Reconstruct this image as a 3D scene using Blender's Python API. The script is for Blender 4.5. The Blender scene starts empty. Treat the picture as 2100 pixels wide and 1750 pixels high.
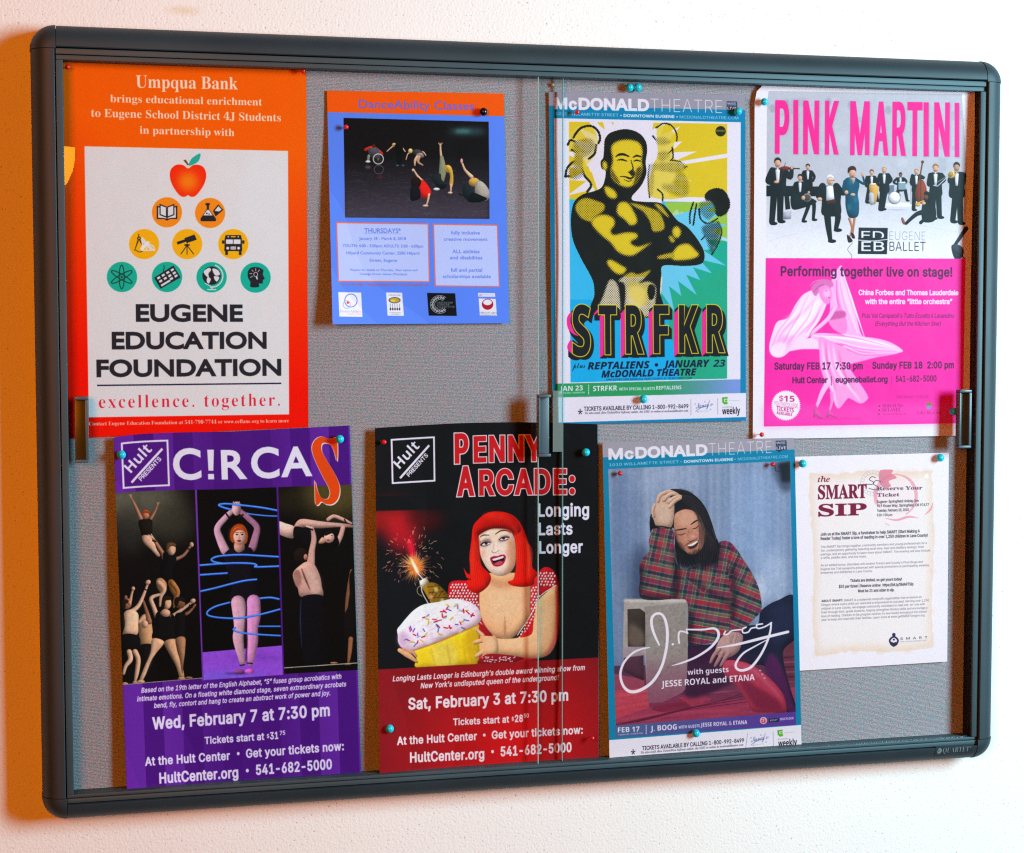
import bpy, bmesh, math, random, os
import numpy as np
from mathutils import Vector, Matrix

# ------------------------------------------------------------------ camera, light, exposure
sc = bpy.context.scene
CAM_P = Vector((-0.5898, -2.1461, 0.1219)); CAM_R = (-0.0587, 0.0080, -0.2510); F_PX = 3667.8
def rodrigues(r):
    r = np.array(r); t = np.linalg.norm(r); k = r/t
    K_ = np.array([[0, -k[2], k[1]], [k[2], 0, -k[0]], [-k[1], k[0], 0]])
    return np.eye(3) + math.sin(t)*K_ + (1 - math.cos(t))*K_ @ K_
RC = rodrigues(CAM_R) @ np.array([[1, 0, 0], [0, 0, -1], [0, 1, 0]], float)
cam_data = bpy.data.cameras.new('camera'); cam = bpy.data.objects.new('camera', cam_data)
sc.collection.objects.link(cam); sc.camera = cam
M4 = Matrix([list(RC[i]) + [CAM_P[i]] for i in range(3)] + [[0, 0, 0, 1]]); cam.matrix_world = M4
cam_data.sensor_width = 36; cam_data.lens = 36*F_PX/2100; cam_data.clip_start = .05; cam_data.clip_end = 100
sc.view_settings.view_transform = 'Standard'; sc.view_settings.look = 'None'; sc.view_settings.exposure = 0; sc.view_settings.gamma = 1
sc.render.film_transparent = False
world = bpy.data.worlds.new('World'); sc.world = world; world.use_nodes = True
bg = world.node_tree.nodes['Background']; bg.inputs[0].default_value = (.6, .55, .4, 1); bg.inputs[1].default_value = .02
def area(name, loc, target, sx, sy, power, color, spread=math.pi):
    l = bpy.data.lights.new(name, 'AREA'); l.shape = 'RECTANGLE'; l.size = sx; l.size_y = sy; l.energy = power; l.color = color; l.spread = spread
    o = bpy.data.objects.new(name, l); sc.collection.objects.link(o); o.location = loc
    o.rotation_euler = (Vector(target) - Vector(loc)).to_track_quat('-Z', 'Y').to_euler(); return o
area('window_light', (2.0, -1.85, .52), (0, 0, 0), .62, 1.25, 154, (.44, .78, .87))
area('room_lamp_light', (-2.3, -4.3, .8), (0, 0, 0), 1.6, 1.6, 152, (1.0, .225, .001))
sc.cycles.use_denoising = False      # fine print and weave stay crisp; the photograph has grain of its own
sc.cycles.pixel_filter_type = 'BLACKMAN_HARRIS'; sc.cycles.filter_width = 1.15

# ------------------------------------------------------------------ print shop
# Posters are flat print: their artwork is drawn here with numpy (polygons,
# strokes, lettering) into images that become the papers' colour.
FD = os.path.join(bpy.utils.system_resource('DATAFILES'), 'fonts')
_fonts = {}
def font(name):
    if name not in _fonts:
        f = None
        try:
            f = bpy.data.fonts.load(os.path.join(FD, name))
        except Exception:
            f = None
        _fonts[name] = f
    return _fonts[name]
MATH = {'serifb': (0x1D400, 0x1D41A, 0x1D7CE), 'serifi': (0x1D434, 0x1D44E, None), 'serifbi': (0x1D468, 0x1D482, 0x1D7CE),
        'script': (0x1D4D0, 0x1D4EA, None), 'sansb': (0x1D5D4, 0x1D5EE, 0x1D7EC), 'sansbi': (0x1D63C, 0x1D656, None),
        'sans': (0x1D5A0, 0x1D5BA, 0x1D7E2), 'sansi': (0x1D608, 0x1D622, None), 'mono': (0x1D670, 0x1D68A, 0x1D7F6)}
def mathify(s, style):
    U, L, D = MATH[style]
    o = []
    for c in s:
        if 'A' <= c <= 'Z': o.append(chr(U + ord(c) - 65))
        elif 'a' <= c <= 'z':
            o.append('\u210e' if (style == 'serifi' and c == 'h') else chr(L + ord(c) - 97))
        elif '0' <= c <= '9' and D: o.append(chr(D + ord(c) - 48))
        else: o.append(c)
    return ''.join(o)
_cache = {}
def embolden(polys, r):
    """push glyph outlines outwards by r (holes shrink)"""
    if not polys or abs(r) < 1e-6: return polys
    def area(q): return np.sum(q[:, 0]*np.roll(q[:, 1], -1) - q[:, 1]*np.roll(q[:, 0], -1))
    sg = np.sign(max((area(q) for q in polys), key=abs))
    out = []
    for q in polys:
        keep = np.linalg.norm(q - np.roll(q, 1, 0), axis=1) > 1e-5
        q = q[keep]
        if len(q) < 3: continue
        e1 = q - np.roll(q, 1, 0); e2 = np.roll(q, -1, 0) - q
        e1 /= np.linalg.norm(e1, axis=1)[:, None]; e2 /= np.linalg.norm(e2, axis=1)[:, None]
        n = np.c_[e1[:, 1] + e2[:, 1], -(e1[:, 0] + e2[:, 0])]
        L = np.maximum((n**2).sum(1) / 2, 0.35)          # mitre, limited
        out.append(q + sg * r * n / L[:, None])
    return out
def outlines(s, fam='inter', shear=0.0, space=1.0):
    key = (s, fam, shear, space)
    if key in _cache: return _cache[key]
    cu = bpy.data.curves.new('tmp_text', 'FONT')
    body = s
    f = None
    if fam == 'inter': f = font('Inter.woff2')
    elif fam == 'dejavu': f = font('DejaVuSansMono.woff2')
    elif fam == 'builtin': f = None
    elif fam in MATH:
        f = font('NotoSansMath-Regular.woff2') or font('NotoSansMath-Regular.woff2')
        if f is not None: body = mathify(s, fam)
    else:
        f = font(fam)
    if f is not None: cu.font = f
    cu.body = body; cu.size = 1.0; cu.resolution_u = 3; cu.shear = shear; cu.space_character = space
    ob = bpy.data.objects.new('tmp_text', cu)
    bpy.context.scene.collection.objects.link(ob)
    dg = bpy.context.evaluated_depsgraph_get()
    c2 = ob.evaluated_get(dg).to_curve(dg)
    polys = []
    for sp in c2.splines:
        bp = sp.bezier_points
        n = len(bp)
        if n < 2: continue
        co = np.array([p.co[:2] for p in bp]); hl = np.array([p.handle_left[:2] for p in bp]); hr = np.array([p.handle_right[:2] for p in bp])
        pts = []
        T = np.linspace(0, 1, 6)[:-1]
        for i in range(n):
            j = (i + 1) % n
            a, b, c, d = co[i], hr[i], hl[j], co[j]
            ch = np.linalg.norm(d - a)
            if np.linalg.norm(b - a) + np.linalg.norm(c - b) + np.linalg.norm(d - c) < ch * 1.002: pts.append(a[None]); continue
            t = T[:, None]
            pts.append(a * (1 - t) ** 3 + 3 * b * t * (1 - t) ** 2 + 3 * c * t * t * (1 - t) + d * t ** 3)
        polys.append(np.concatenate(pts))
    ob.to_curve_clear() if hasattr(ob, 'to_curve_clear') else None
    bpy.data.objects.remove(ob); bpy.data.curves.remove(cu)
    _cache[key] = polys
    return polys

def homog(src, dst):
    A = []
    for (x, y), (u, v) in zip(src, dst):
        A.append([x, y, 1, 0, 0, 0, -u*x, -u*y, -u]); A.append([0, 0, 0, x, y, 1, -v*x, -v*y, -v])
    return np.linalg.svd(np.array(A, float))[2][-1].reshape(3, 3)
def hmap(M, p):
    p = np.asarray(p, float).reshape(-1, 2)
    q = np.c_[p, np.ones(len(p))] @ M.T
    return q[:, :2] / q[:, 2:]
def spline(p, closed=True, n=7):
    p = np.asarray(p, float); N = len(p)
    if N < 3: return p
    out = []
    T = np.linspace(0, 1, n + 1)[:-1][:, None]
    rng = range(N) if closed else range(N - 1)
    for i in rng:
        if closed: a, b, c, d = p[i-1], p[i], p[(i+1) % N], p[(i+2) % N]
        else: a, b, c, d = p[max(i-1, 0)], p[i], p[i+1], p[min(i+2, N-1)]
        out.append(0.5*((2*b) + (-a+c)*T + (2*a-5*b+4*c-d)*T**2 + (-a+3*b-3*c+d)*T**3))
    if not closed: out.append(p[-1:])
    return np.concatenate(out)
def blur(a, r):
    if r <= 0.3: return a
    n = max(1, int(math.ceil(r * 2.6)))
    k = np.exp(-0.5 * (np.arange(-n, n+1) / r) ** 2); k /= k.sum()
    for ax in (0, 1):
        pad = [(0, 0)] * a.ndim; pad[ax] = (n, n)
        b = np.pad(a, pad, mode='edge')
        o = np.zeros_like(a)
        for i, w in enumerate(k):
            sl = [slice(None)] * a.ndim; sl[ax] = slice(i, i + a.shape[ax]); o += w * b[tuple(sl)]
        a = o
    return a
def coverage(polys, w, h, SS=4, evenodd=False):
    """anti-aliased fill of closed polygons given in texture pixels (y down)"""
    allp = np.concatenate(polys)
    x0 = int(max(0, math.floor(allp[:, 0].min()) - 1)); x1 = int(min(w, math.ceil(allp[:, 0].max()) + 2))
    y0 = int(max(0, math.floor(allp[:, 1].min()) - 1)); y1 = int(min(h, math.ceil(allp[:, 1].max()) + 1))
    if x1 <= x0 or y1 <= y0: return None
    W, H = x1 - x0, y1 - y0
    acc = np.zeros((H * SS, W + 2))
    for P in polys:
        A = P; B = np.roll(P, -1, 0)
        ya = (A[:, 1] - y0) * SS - 0.5; yb = (B[:, 1] - y0) * SS - 0.5
        xa = A[:, 0] - x0; xb = B[:, 0] - x0
        sgn = np.where(yb > ya, 1.0, -1.0)
        lo = np.minimum(ya, yb); hi = np.maximum(ya, yb)
        r0 = np.maximum(np.ceil(lo), 0).astype(int); r1 = np.minimum(np.ceil(hi) - 1, H * SS - 1).astype(int)
        cnt = np.maximum(r1 - r0 + 1, 0)
        if cnt.sum() == 0: continue
        idx = np.repeat(np.arange(len(A)), cnt)
        rows = np.arange(cnt.sum()) - np.repeat(np.cumsum(cnt) - cnt, cnt) + r0[idx]
        t = (rows - ya[idx]) / (yb[idx] - ya[idx])
        x = np.clip(xa[idx] + t * (xb[idx] - xa[idx]), 0, W)
        xi = np.floor(x).astype(int); fr = x - xi
        np.add.at(acc, (rows, xi), sgn[idx] * (1 - fr)); np.add.at(acc, (rows, np.minimum(xi + 1, W + 1)), sgn[idx] * fr)
    c = np.cumsum(acc, 1)[:, :W]
    if evenodd:
        c = np.abs(c) % 2; c = np.where(c > 1, 2 - c, c)
    else: c = np.minimum(np.abs(c), 1)
    return c.reshape(H, SS, W).mean(1), x0, y0
def col(c):
    if isinstance(c, str):
        c = c.lstrip('#'); return np.array([int(c[i:i+2], 16) for i in (0, 2, 4)]) / 255.0
    return np.array(c, float)[:3] / (255.0 if max(c) > 1.001 else 1.0)
class Art:
    def __init__(s, quad, w, h, bg):
        s.w, s.h = w, h
        s.M = homog(quad, [(0, 0), (w, 0), (w, h), (0, h)])
        s.a = np.ones((h, w, 3)) * col(bg)
        s.v = (0, 0, 1.0); s.clip = None; s.vol = 0; s.light = (.75, .5)
        s.rng = np.random.default_rng(7)
    def view(s, x0, y0, x1, wdisp): s.v = (x0, y0, (x1 - x0) / wdisp)
    def P(s, p):
        p = np.asarray(p, float).reshape(-1, 2)
        return hmap(s.M, p * s.v[2] + np.array(s.v[:2]))
    def scale(s, p):
        a = s.P([p, (p[0] + 10, p[1]), (p[0], p[1] + 10)])
        return (np.linalg.norm(a[1] - a[0]) + np.linalg.norm(a[2] - a[0])) / 20
    def comp(s, m, x0, y0, c, alpha=1.0, soft=0, mode=None):
        if soft > 0.3:
            n = int(soft * 3) + 1
            X0, Y0 = max(0, x0 - n), max(0, y0 - n); X1, Y1 = min(s.w, x0 + m.shape[1] + n), min(s.h, y0 + m.shape[0] + n)
            M = np.zeros((Y1 - Y0, X1 - X0)); M[y0 - Y0:y0 - Y0 + m.shape[0], x0 - X0:x0 - X0 + m.shape[1]] = m
            m = blur(M, soft); x0, y0 = X0, Y0
        H, W = m.shape; f = None
        if s.vol and soft <= 0.3 and alpha == 1.0 and not callable(c) and m.sum() > 14:
            # round the painted form: lighter towards the light, darker at the turning edge
            area = m.sum(); per = np.abs(np.diff(m, axis=0)).sum() + np.abs(np.diff(m, axis=1)).sum()
            r = float(np.clip(1.1 * area / max(per, 1), .6, 9)); n = int(r*3) + 2
            b = blur(np.pad(m, n), r); gy, gx = np.gradient(b); b = b[n:n+H, n:n+W]; gx = gx[n:n+H, n:n+W]; gy = gy[n:n+H, n:n+W]
            f = (1 - s.vol*.34) + s.vol*.46*b + s.vol*1.15*r*(gx*s.light[0] + gy*s.light[1])
            f = np.clip(f, .35, 1.5)[..., None]
        if s.clip is not None: m = m * s.clip[y0:y0+H, x0:x0+W]
        m = (m * alpha)[..., None]
        r = s.a[y0:y0+H, x0:x0+W]
        if callable(c):
            yy, xx = np.mgrid[y0:y0+H, x0:x0+W]
            C = c(xx / s.w, yy / s.h)
        else: C = col(c)
        if f is not None: C = np.clip(C * f, 0, 1)
        if mode == 'mul': C = r * C
        elif mode == 'screen': C = 1 - (1 - r) * (1 - C)
        elif mode == 'add': C = np.minimum(r + C, 1)
        s.a[y0:y0+H, x0:x0+W] = r * (1 - m) + C * m
    def raw(s, polys, c, alpha=1.0, soft=0, evenodd=False, mode=None):
        r = coverage(polys, s.w, s.h, evenodd=evenodd)
        if r is not None: s.comp(*r, c, alpha, soft, mode)
    def poly(s, p, c, smooth=False, **k):
        k['soft'] = k.get('soft', 0) * s.scale(p[0]) if k.get('soft') else 0
        p = spline(p) if smooth else p
        s.raw([s.P(p)], c, **k)
    def blob(s, p, c, **k): s.poly(p, c, smooth=True, **k)
    def rect(s, x0, y0, x1, y1, c, **k): s.poly([(x0, y0), (x1, y0), (x1, y1), (x0, y1)], c, **k)
    def ell(s, cx, cy, rx, ry, c, rot=0, **k):
        t = np.linspace(0, 2*np.pi, 41)[:-1]; r = math.radians(rot)
        x = rx*np.cos(t); y = ry*np.sin(t)
        s.poly(np.c_[cx + x*math.cos(r) - y*math.sin(r), cy + x*math.sin(r) + y*math.cos(r)], c, **k)
    def line(s, p, w, c, smooth=False, taper=None, closed=False, **k):
        """stroke; w one width or one per point (view px)"""
        p = np.asarray(p, float)
        ws = np.full(len(p), w, float) if np.isscalar(w) else np.asarray(w, float)
        if smooth:
            q = spline(np.c_[p, ws], closed=closed); p, ws = q[:, :2], q[:, 2]
            if closed: p = np.r_[p, p[:1]]; ws = np.r_[ws, ws[:1]]
        elif closed: p = np.r_[p, p[:1]]; ws = np.r_[ws, ws[:1]]
        soft = k.pop('soft', 0) * s.scale(p[0])
        d = np.gradient(p, axis=0); n = np.c_[-d[:, 1], d[:, 0]]; n /= np.maximum(np.linalg.norm(n, axis=1), 1e-9)[:, None]
        if smooth:
            polys = [s.P(np.r_[p + n*ws[:, None]/2, (p - n*ws[:, None]/2)[::-1]])]
            if closed: polys = [s.P(p + n*ws[:, None]/2), s.P((p - n*ws[:, None]/2)[::-1])]
            caps = [] if closed else [0, -1]
        else:
            polys = []
            for i in range(len(p) - 1):
                e = p[i+1] - p[i]; L = np.linalg.norm(e)
                if L < 1e-6: continue
                m = np.array([-e[1], e[0]]) / L
                q = np.array([p[i] + m*ws[i]/2, p[i+1] + m*ws[i+1]/2, p[i+1] - m*ws[i+1]/2, p[i] - m*ws[i]/2])
                polys.append(s.P(q))
            caps = range(len(p)) if k.pop('round', True) else []
        t = -np.linspace(0, 2*np.pi, 13)[:-1]
        k.pop('round', None)
        for i in caps:
            if ws[i] > 1: polys.append(s.P(np.c_[p[i, 0] + ws[i]/2*np.cos(t), p[i, 1] + ws[i]/2*np.sin(t)]))
        # make all windings the same so that overlaps stay filled
        if not closed:
            polys = [q if np.sum(q[:, 0]*np.roll(q[:, 1], -1) - q[:, 1]*np.roll(q[:, 0], -1)) > 0 else q[::-1] for q in polys]
        s.raw(polys, c, soft=soft, **k)
    def text(s, txt, a, b, cap, c, fam='inter', bold=0.0, shear=0.0, space=1.0, outline=None, **k):
        """lettering from baseline point a to baseline point b, capital height cap (view px)"""
        polys = outlines(txt, fam, shear, space)
        if not polys: return
        allp = np.concatenate(polys); mx, Mx = allp[:, 0].min(), allp[:, 0].max()
        capu = np.concatenate(outlines('H', fam))[:, 1].max()
        A, B = s.P([a, b]); d = B - A; L = np.linalg.norm(d); d /= L; up = np.array([d[1], -d[0]]) if abs(d[1]) > .3 else np.array([0., -1.])
        k1 = cap * s.scale(a); bd = bold * k1
        sy = (k1 - 2*bd) / capu; sx = (L - 2*bd) / (Mx - mx)
        out = [A + d*((q[:, :1] - mx) * sx + bd) + up*(q[:, 1:] * sy + bd) for q in polys]
        out = embolden(out, bd)
        if outline:
            oc, ow = outline
            s.raw(embolden(out, ow * k1), oc, **k)
        s.raw(out, c, **k)
        return out
    def noise(s, amt, scale=1, region=None):
        h, w = s.h, s.w
        n = s.rng.normal(0, 1, (max(2, int(h/scale)) + 2, max(2, int(w/scale)) + 2, 1))
        yy = np.arange(h) / scale; xx = np.arange(w) / scale
        yi = yy.astype(int); xi = xx.astype(int); fy = (yy - yi)[:, None, None]; fx = (xx - xi)[None, :, None]
        g = (n[yi][:, xi]*(1-fy)*(1-fx) + n[yi+1][:, xi]*fy*(1-fx) + n[yi][:, xi+1]*(1-fy)*fx + n[yi+1][:, xi+1]*fy*fx)
        m = 1.0 if region is None else region[..., None]
        s.a = np.clip(s.a + g*amt*m, 0, 1)
    def grain(s, amt=1.0, region=None):
        """tonal unevenness of a printed photograph"""
        for sc_, a in ((1.6, .014), (4, .012), (10, .008)):
            h, w = s.h, s.w; old = s.a.copy(); s.a = np.full_like(s.a, .5); s.noise(a*amt, sc_); g = s.a*2; s.a = old
            m = 1.0 if region is None else region[..., None]
            s.a = np.clip(s.a*(1 + (g - 1)*m), 0, 1)
    def image(s, name):
        im = bpy.data.images.new(name, s.w, s.h, alpha=False)
        px = np.ones((s.h, s.w, 4), np.float32); px[..., :3] = np.clip(s.a[::-1], 0, 1)
        im.pixels.foreach_set(px.ravel()); im.update(); im.pack()
        return im
def mix(c1, c2, t): return col(c1)*(1-t)[..., None] + col(c2)*t[..., None]
def Q(view, pts):
    x0, y0, x1, wd = view; k = (x1 - x0) / wd
    return [(x0 + px*k, y0 + py*k) for px, py in pts]
QUAD = {
 'foundation': [(221.7, 214.3), (1080, 243), (1087, 1506.6), (242.5, 1547)],
 'dance': [(1152.6, 320), (1776, 330.3), (1794.3, 1140), (1172.6, 1144)],
 'boxer': [(1934.5, 324.5), (2626.9, 335.4), (2629.6, 1483.7), (1948.4, 1497)],
 'pink': [(2661, 286), (3437, 314), (3428, 1536), (2653.9, 1549)],
 'circus': [(400.3, 1544), (1232.3, 1500.6), (1274, 2742), (447, 2800)],
 'cabaret': [(1321.6, 1510), (2106.3, 1496.3), (2110.5, 2692), (1339, 2742)],
 'reggae': [(2124, 1560), (2800, 1544), (2826, 2634), (2149, 2682)],
 'smart': [(2803, 1610.7), (3345, 1596.3), (3339.4, 2332.8), (2809, 2365.7)],
}
def art_foundation():
    A = Art(QUAD['foundation'], 620, 930, 'ff4800')
    A.view(0, 0, 1200, 2100)
    A.comp(np.ones((A.h, A.w)), 0, 0, lambda u, v: mix('ff5f02', 'ff1000', np.clip(v*1.5 - .35 + .2*np.clip(1-u*4, 0, 1), 0, 1)))
    W = 'e9dcdc'; K = '27242c'
    A.poly([(521, 903), (1777, 932), (1783.8, 2557.7), (547.2, 2576)], W)
    cream = 'ffd9c4'
    for t, a, b, c in (('Umpqua Bank', (838, 541), (1467, 553), 76), ('brings educational enrichment', (680, 631), (1617, 652), 46),
                       ('to Eugene School District 4J Students', (562, 721), (1733, 750), 50), ('in partnership with', (862, 825), (1446, 841), 46)):
        A.text(t, a, b, c, cream, fam='serifb')
    # apple
    ap = [(1160, 1040), (1130, 1020), (1088, 1018), (1056, 1044), (1048, 1085), (1060, 1135), (1090, 1185), (1118, 1212), (1142, 1214), (1160, 1205), (1180, 1215), (1204, 1210), (1232, 1180), (1262, 1130), (1272, 1080), (1260, 1040), (1232, 1020), (1192, 1020)]
    A.blob(ap, 'ff2a0a')
    A.ell(1160, 1120, 62, 60, 'ff8a10', soft=26, alpha=.9)
    A.blob([(1165, 1022), (1178, 985), (1205, 962), (1236, 948), (1230, 985), (1205, 1010)], '1fae98')
    A.poly([(1131, 990), (1146, 985), (1166, 1018), (1158, 1022)], '7a4a20')
    OR, YE, TE = 'ff8a1a', 'ffb010', '12b095'
    A.ell(1030, 1311, 93, 93, OR); A.ell(1296, 1315, 93, 93, OR)
    for x in (889, 1155, 1439): A.ell(x, 1507, 93, 93, YE)
    # book
    A.poly([(967, 1270), (1030, 1285), (1094, 1270), (1094, 1352), (1050, 1352), (1030, 1362), (1010, 1352), (967, 1352)], K)
    A.poly([(976, 1280), (1027, 1290), (1027, 1350), (1010, 1346), (976, 1344)], W); A.poly([(1085, 1280), (1034, 1290), (1034, 1350), (1050, 1346), (1085, 1344)], W)
    A.poly([(984, 1258), (1029, 1276), (1029, 1345), (984, 1328)], K); A.poly([(1076, 1258), (1031, 1276), (1031, 1345), (1076, 1328)], K)
    A.poly([(991, 1269), (1024, 1281), (1024, 1335), (991, 1323)], W); A.poly([(1069, 1269), (1036, 1281), (1036, 1335), (1069, 1323)], W)
    # flask and beaker
    A.poly([(1268, 1254), (1294, 1254), (1294, 1268), (1289, 1268), (1289, 1292), (1334, 1352), (1330, 1366), (1240, 1366), (1236, 1352), (1276, 1292), (1276, 1268), (1268, 1268)], K)
    A.poly([(1278, 1296), (1289, 1296), (1312, 1330), (1254, 1330)], W); A.ell(1276, 1318, 5, 5, K); A.ell(1290, 1322, 4, 4, K)
    A.poly([(1346, 1262), (1378, 1296), (1330, 1336), (1314, 1302)], K); A.poly([(1347, 1272), (1368, 1294), (1352, 1306), (1324, 1302)], W)
    # compass, telescope, bus
    A.line([(857, 1470), (830, 1548)], [9, 3], K); A.line([(857, 1470), (886, 1535)], [9, 3], K); A.line([(856, 1446), (856, 1462)], 5, K)
    A.ell(857, 1472, 11, 11, K); A.ell(857, 1472, 5, 5, YE); A.line([(832, 1540), (860, 1556), (884, 1548)], 4, K, smooth=True)
    A.poly([(872, 1464), (880, 1464), (956, 1548), (876, 1550)], W, evenodd=True); A.poly([(884, 1500), (925, 1540), (884, 1542)], YE)
    A.poly([(862, 1535), (912, 1486), (926, 1498), (878, 1550)], 'f2e8e0')
    A.line([(900, 1545), (920, 1512), (945, 1520), (954, 1545)], 8, W, smooth=True)
    A.poly([(1090, 1494), (1140, 1478), (1138, 1470), (1200, 1448), (1214, 1480), (1152, 1500), (1148, 1492), (1096, 1510)], K)
    A.line([(1154, 1500), (1154, 1570)], 5, K); A.line([(1154, 1515), (1116, 1568)], 5, K); A.line([(1154, 1515), (1194, 1568)], 5, K); A.rect(1138, 1508, 1170, 1518, K)
    A.poly([(1392, 1452), (1486, 1452), (1492, 1474), (1494, 1550), (1384, 1550), (1386, 1474)], K); A.rect(1390, 1550, 1406, 1574, K); A.rect(1474, 1550, 1490, 1574, K)
    A.rect(1370, 1484, 1384, 1504, K); A.rect(1494, 1484, 1508, 1504, K); A.rect(1394, 1478, 1484, 1506, W); A.rect(1437, 1478, 1441, 1506, K)
    A.rect(1422, 1522, 1456, 1540, W); A.rect(1422, 1530, 1456, 1533, K); A.ell(1405, 1532, 9, 9, W); A.ell(1472, 1532, 9, 9, W)
    for x in (1408, 1470): A.ell(x, 1462, 5, 4, W)
    A.rect(1424, 1458, 1454, 1465, YE)
    A.view(100, 900, 1200, 2100)
    for x, y in ((630, 147), (933, 147), (1233, 149), (1529, 151)): A.ell(x, y, 102, 102, TE)
    for r in (90, 30, -30):
        t = np.linspace(0, 2*np.pi, 33)[:-1]; c, sn = math.cos(math.radians(r)), math.sin(math.radians(r))
        A.line(np.c_[628 + 80*np.cos(t)*c - 17*np.sin(t)*sn, 147 + 80*np.cos(t)*sn + 17*np.sin(t)*c], 6, '14382e', smooth=True, closed=True)
    A.ell(628, 147, 7, 7, K)
    A.line([(912, 70), (914, 88), (908, 104), (914, 116)], 5, K, smooth=True)
    A.poly([(846, 152), (976, 70), (1024, 150), (890, 226)], K)
    ex, ey = np.array([32, -19.]), np.array([14, 24.])
    for j in range(3):
        for i in range(4):
            p = np.array([864, 152]) + ex*i*.95 + ey*j*.82 + (2 if j else 0)
            if j == 2 and i in (0, 1): continue
            A.poly([p, p + ex*.6, p + ex*.6 + ey*.55, p + ey*.55], W)
    p = np.array([890, 200.]); A.poly([p, p + ex*1.9, p + ex*1.9 + ey*.5, p + ey*.5], W)
    A.ell(1233, 138, 62, 62, K)
    for g in ([(1180, 110), (1215, 85), (1230, 100), (1212, 125), (1216, 150), (1196, 140)], [(1206, 150), (1228, 160), (1214, 192), (1200, 176)], [(1240, 90), (1275, 100), (1290, 130), (1262, 138), (1245, 118)], [(1250, 142), (1285, 148), (1270, 178), (1254, 165)]):
        A.blob(g, W)
    t = np.radians(np.linspace(-70, 95, 12)); A.line(np.c_[1233 + 76*np.cos(t), 140 + 76*np.sin(t)], 8, W, smooth=True)
    A.line([(1190, 190), (1233, 214), (1233, 228)], 6, W, smooth=True); A.line([(1206, 232), (1262, 232)], 7, W)
    A.blob([(1478, 110), (1500, 84), (1545, 82), (1580, 100), (1578, 130), (1590, 158), (1578, 168), (1576, 190), (1552, 192), (1550, 214), (1496, 214), (1494, 180), (1478, 150)], K)
    A.ell(1530, 130, 15, 17, W); A.ell(1530, 130, 11, 13, K); A.line([(1536, 146), (1540, 160)], 9, W)
    for an in (150, 190, 230, 270, 310): A.line([(1530 + 26*math.cos(math.radians(an)), 130 + 26*math.sin(math.radians(an))), (1530 + 40*math.cos(math.radians(an)), 130 + 40*math.sin(math.radians(an)))], 4, W)
    for t, a, b in (('EUGENE', (724, 449), (1444, 449)), ('EDUCATION', (562, 635), (1604, 631)), ('FOUNDATION', (459, 822), (1702, 812))):
        A.text(t, a, b, 119, K, fam='builtin', bold=.05)
    A.line([(463, 877), (1702, 863)], 9, '1c1838', round=False)
    A.text('excellence. together.', (475, 1028), (1692, 1012), 84, 'e8203c', fam='serifb', bold=-.016, space=1.15)
    A.text('Contact Eugene Education Foundation at 541-790-7744 or www.eeflane.org to learn more', (408, 1147), (1754, 1125), 25, 'ffe8d8', fam='serifb', bold=-.01)
    return A
def figure(A, c, parts, w=8):
    for p in parts: A.line(p, w, c, smooth=len(p) > 2)
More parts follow.
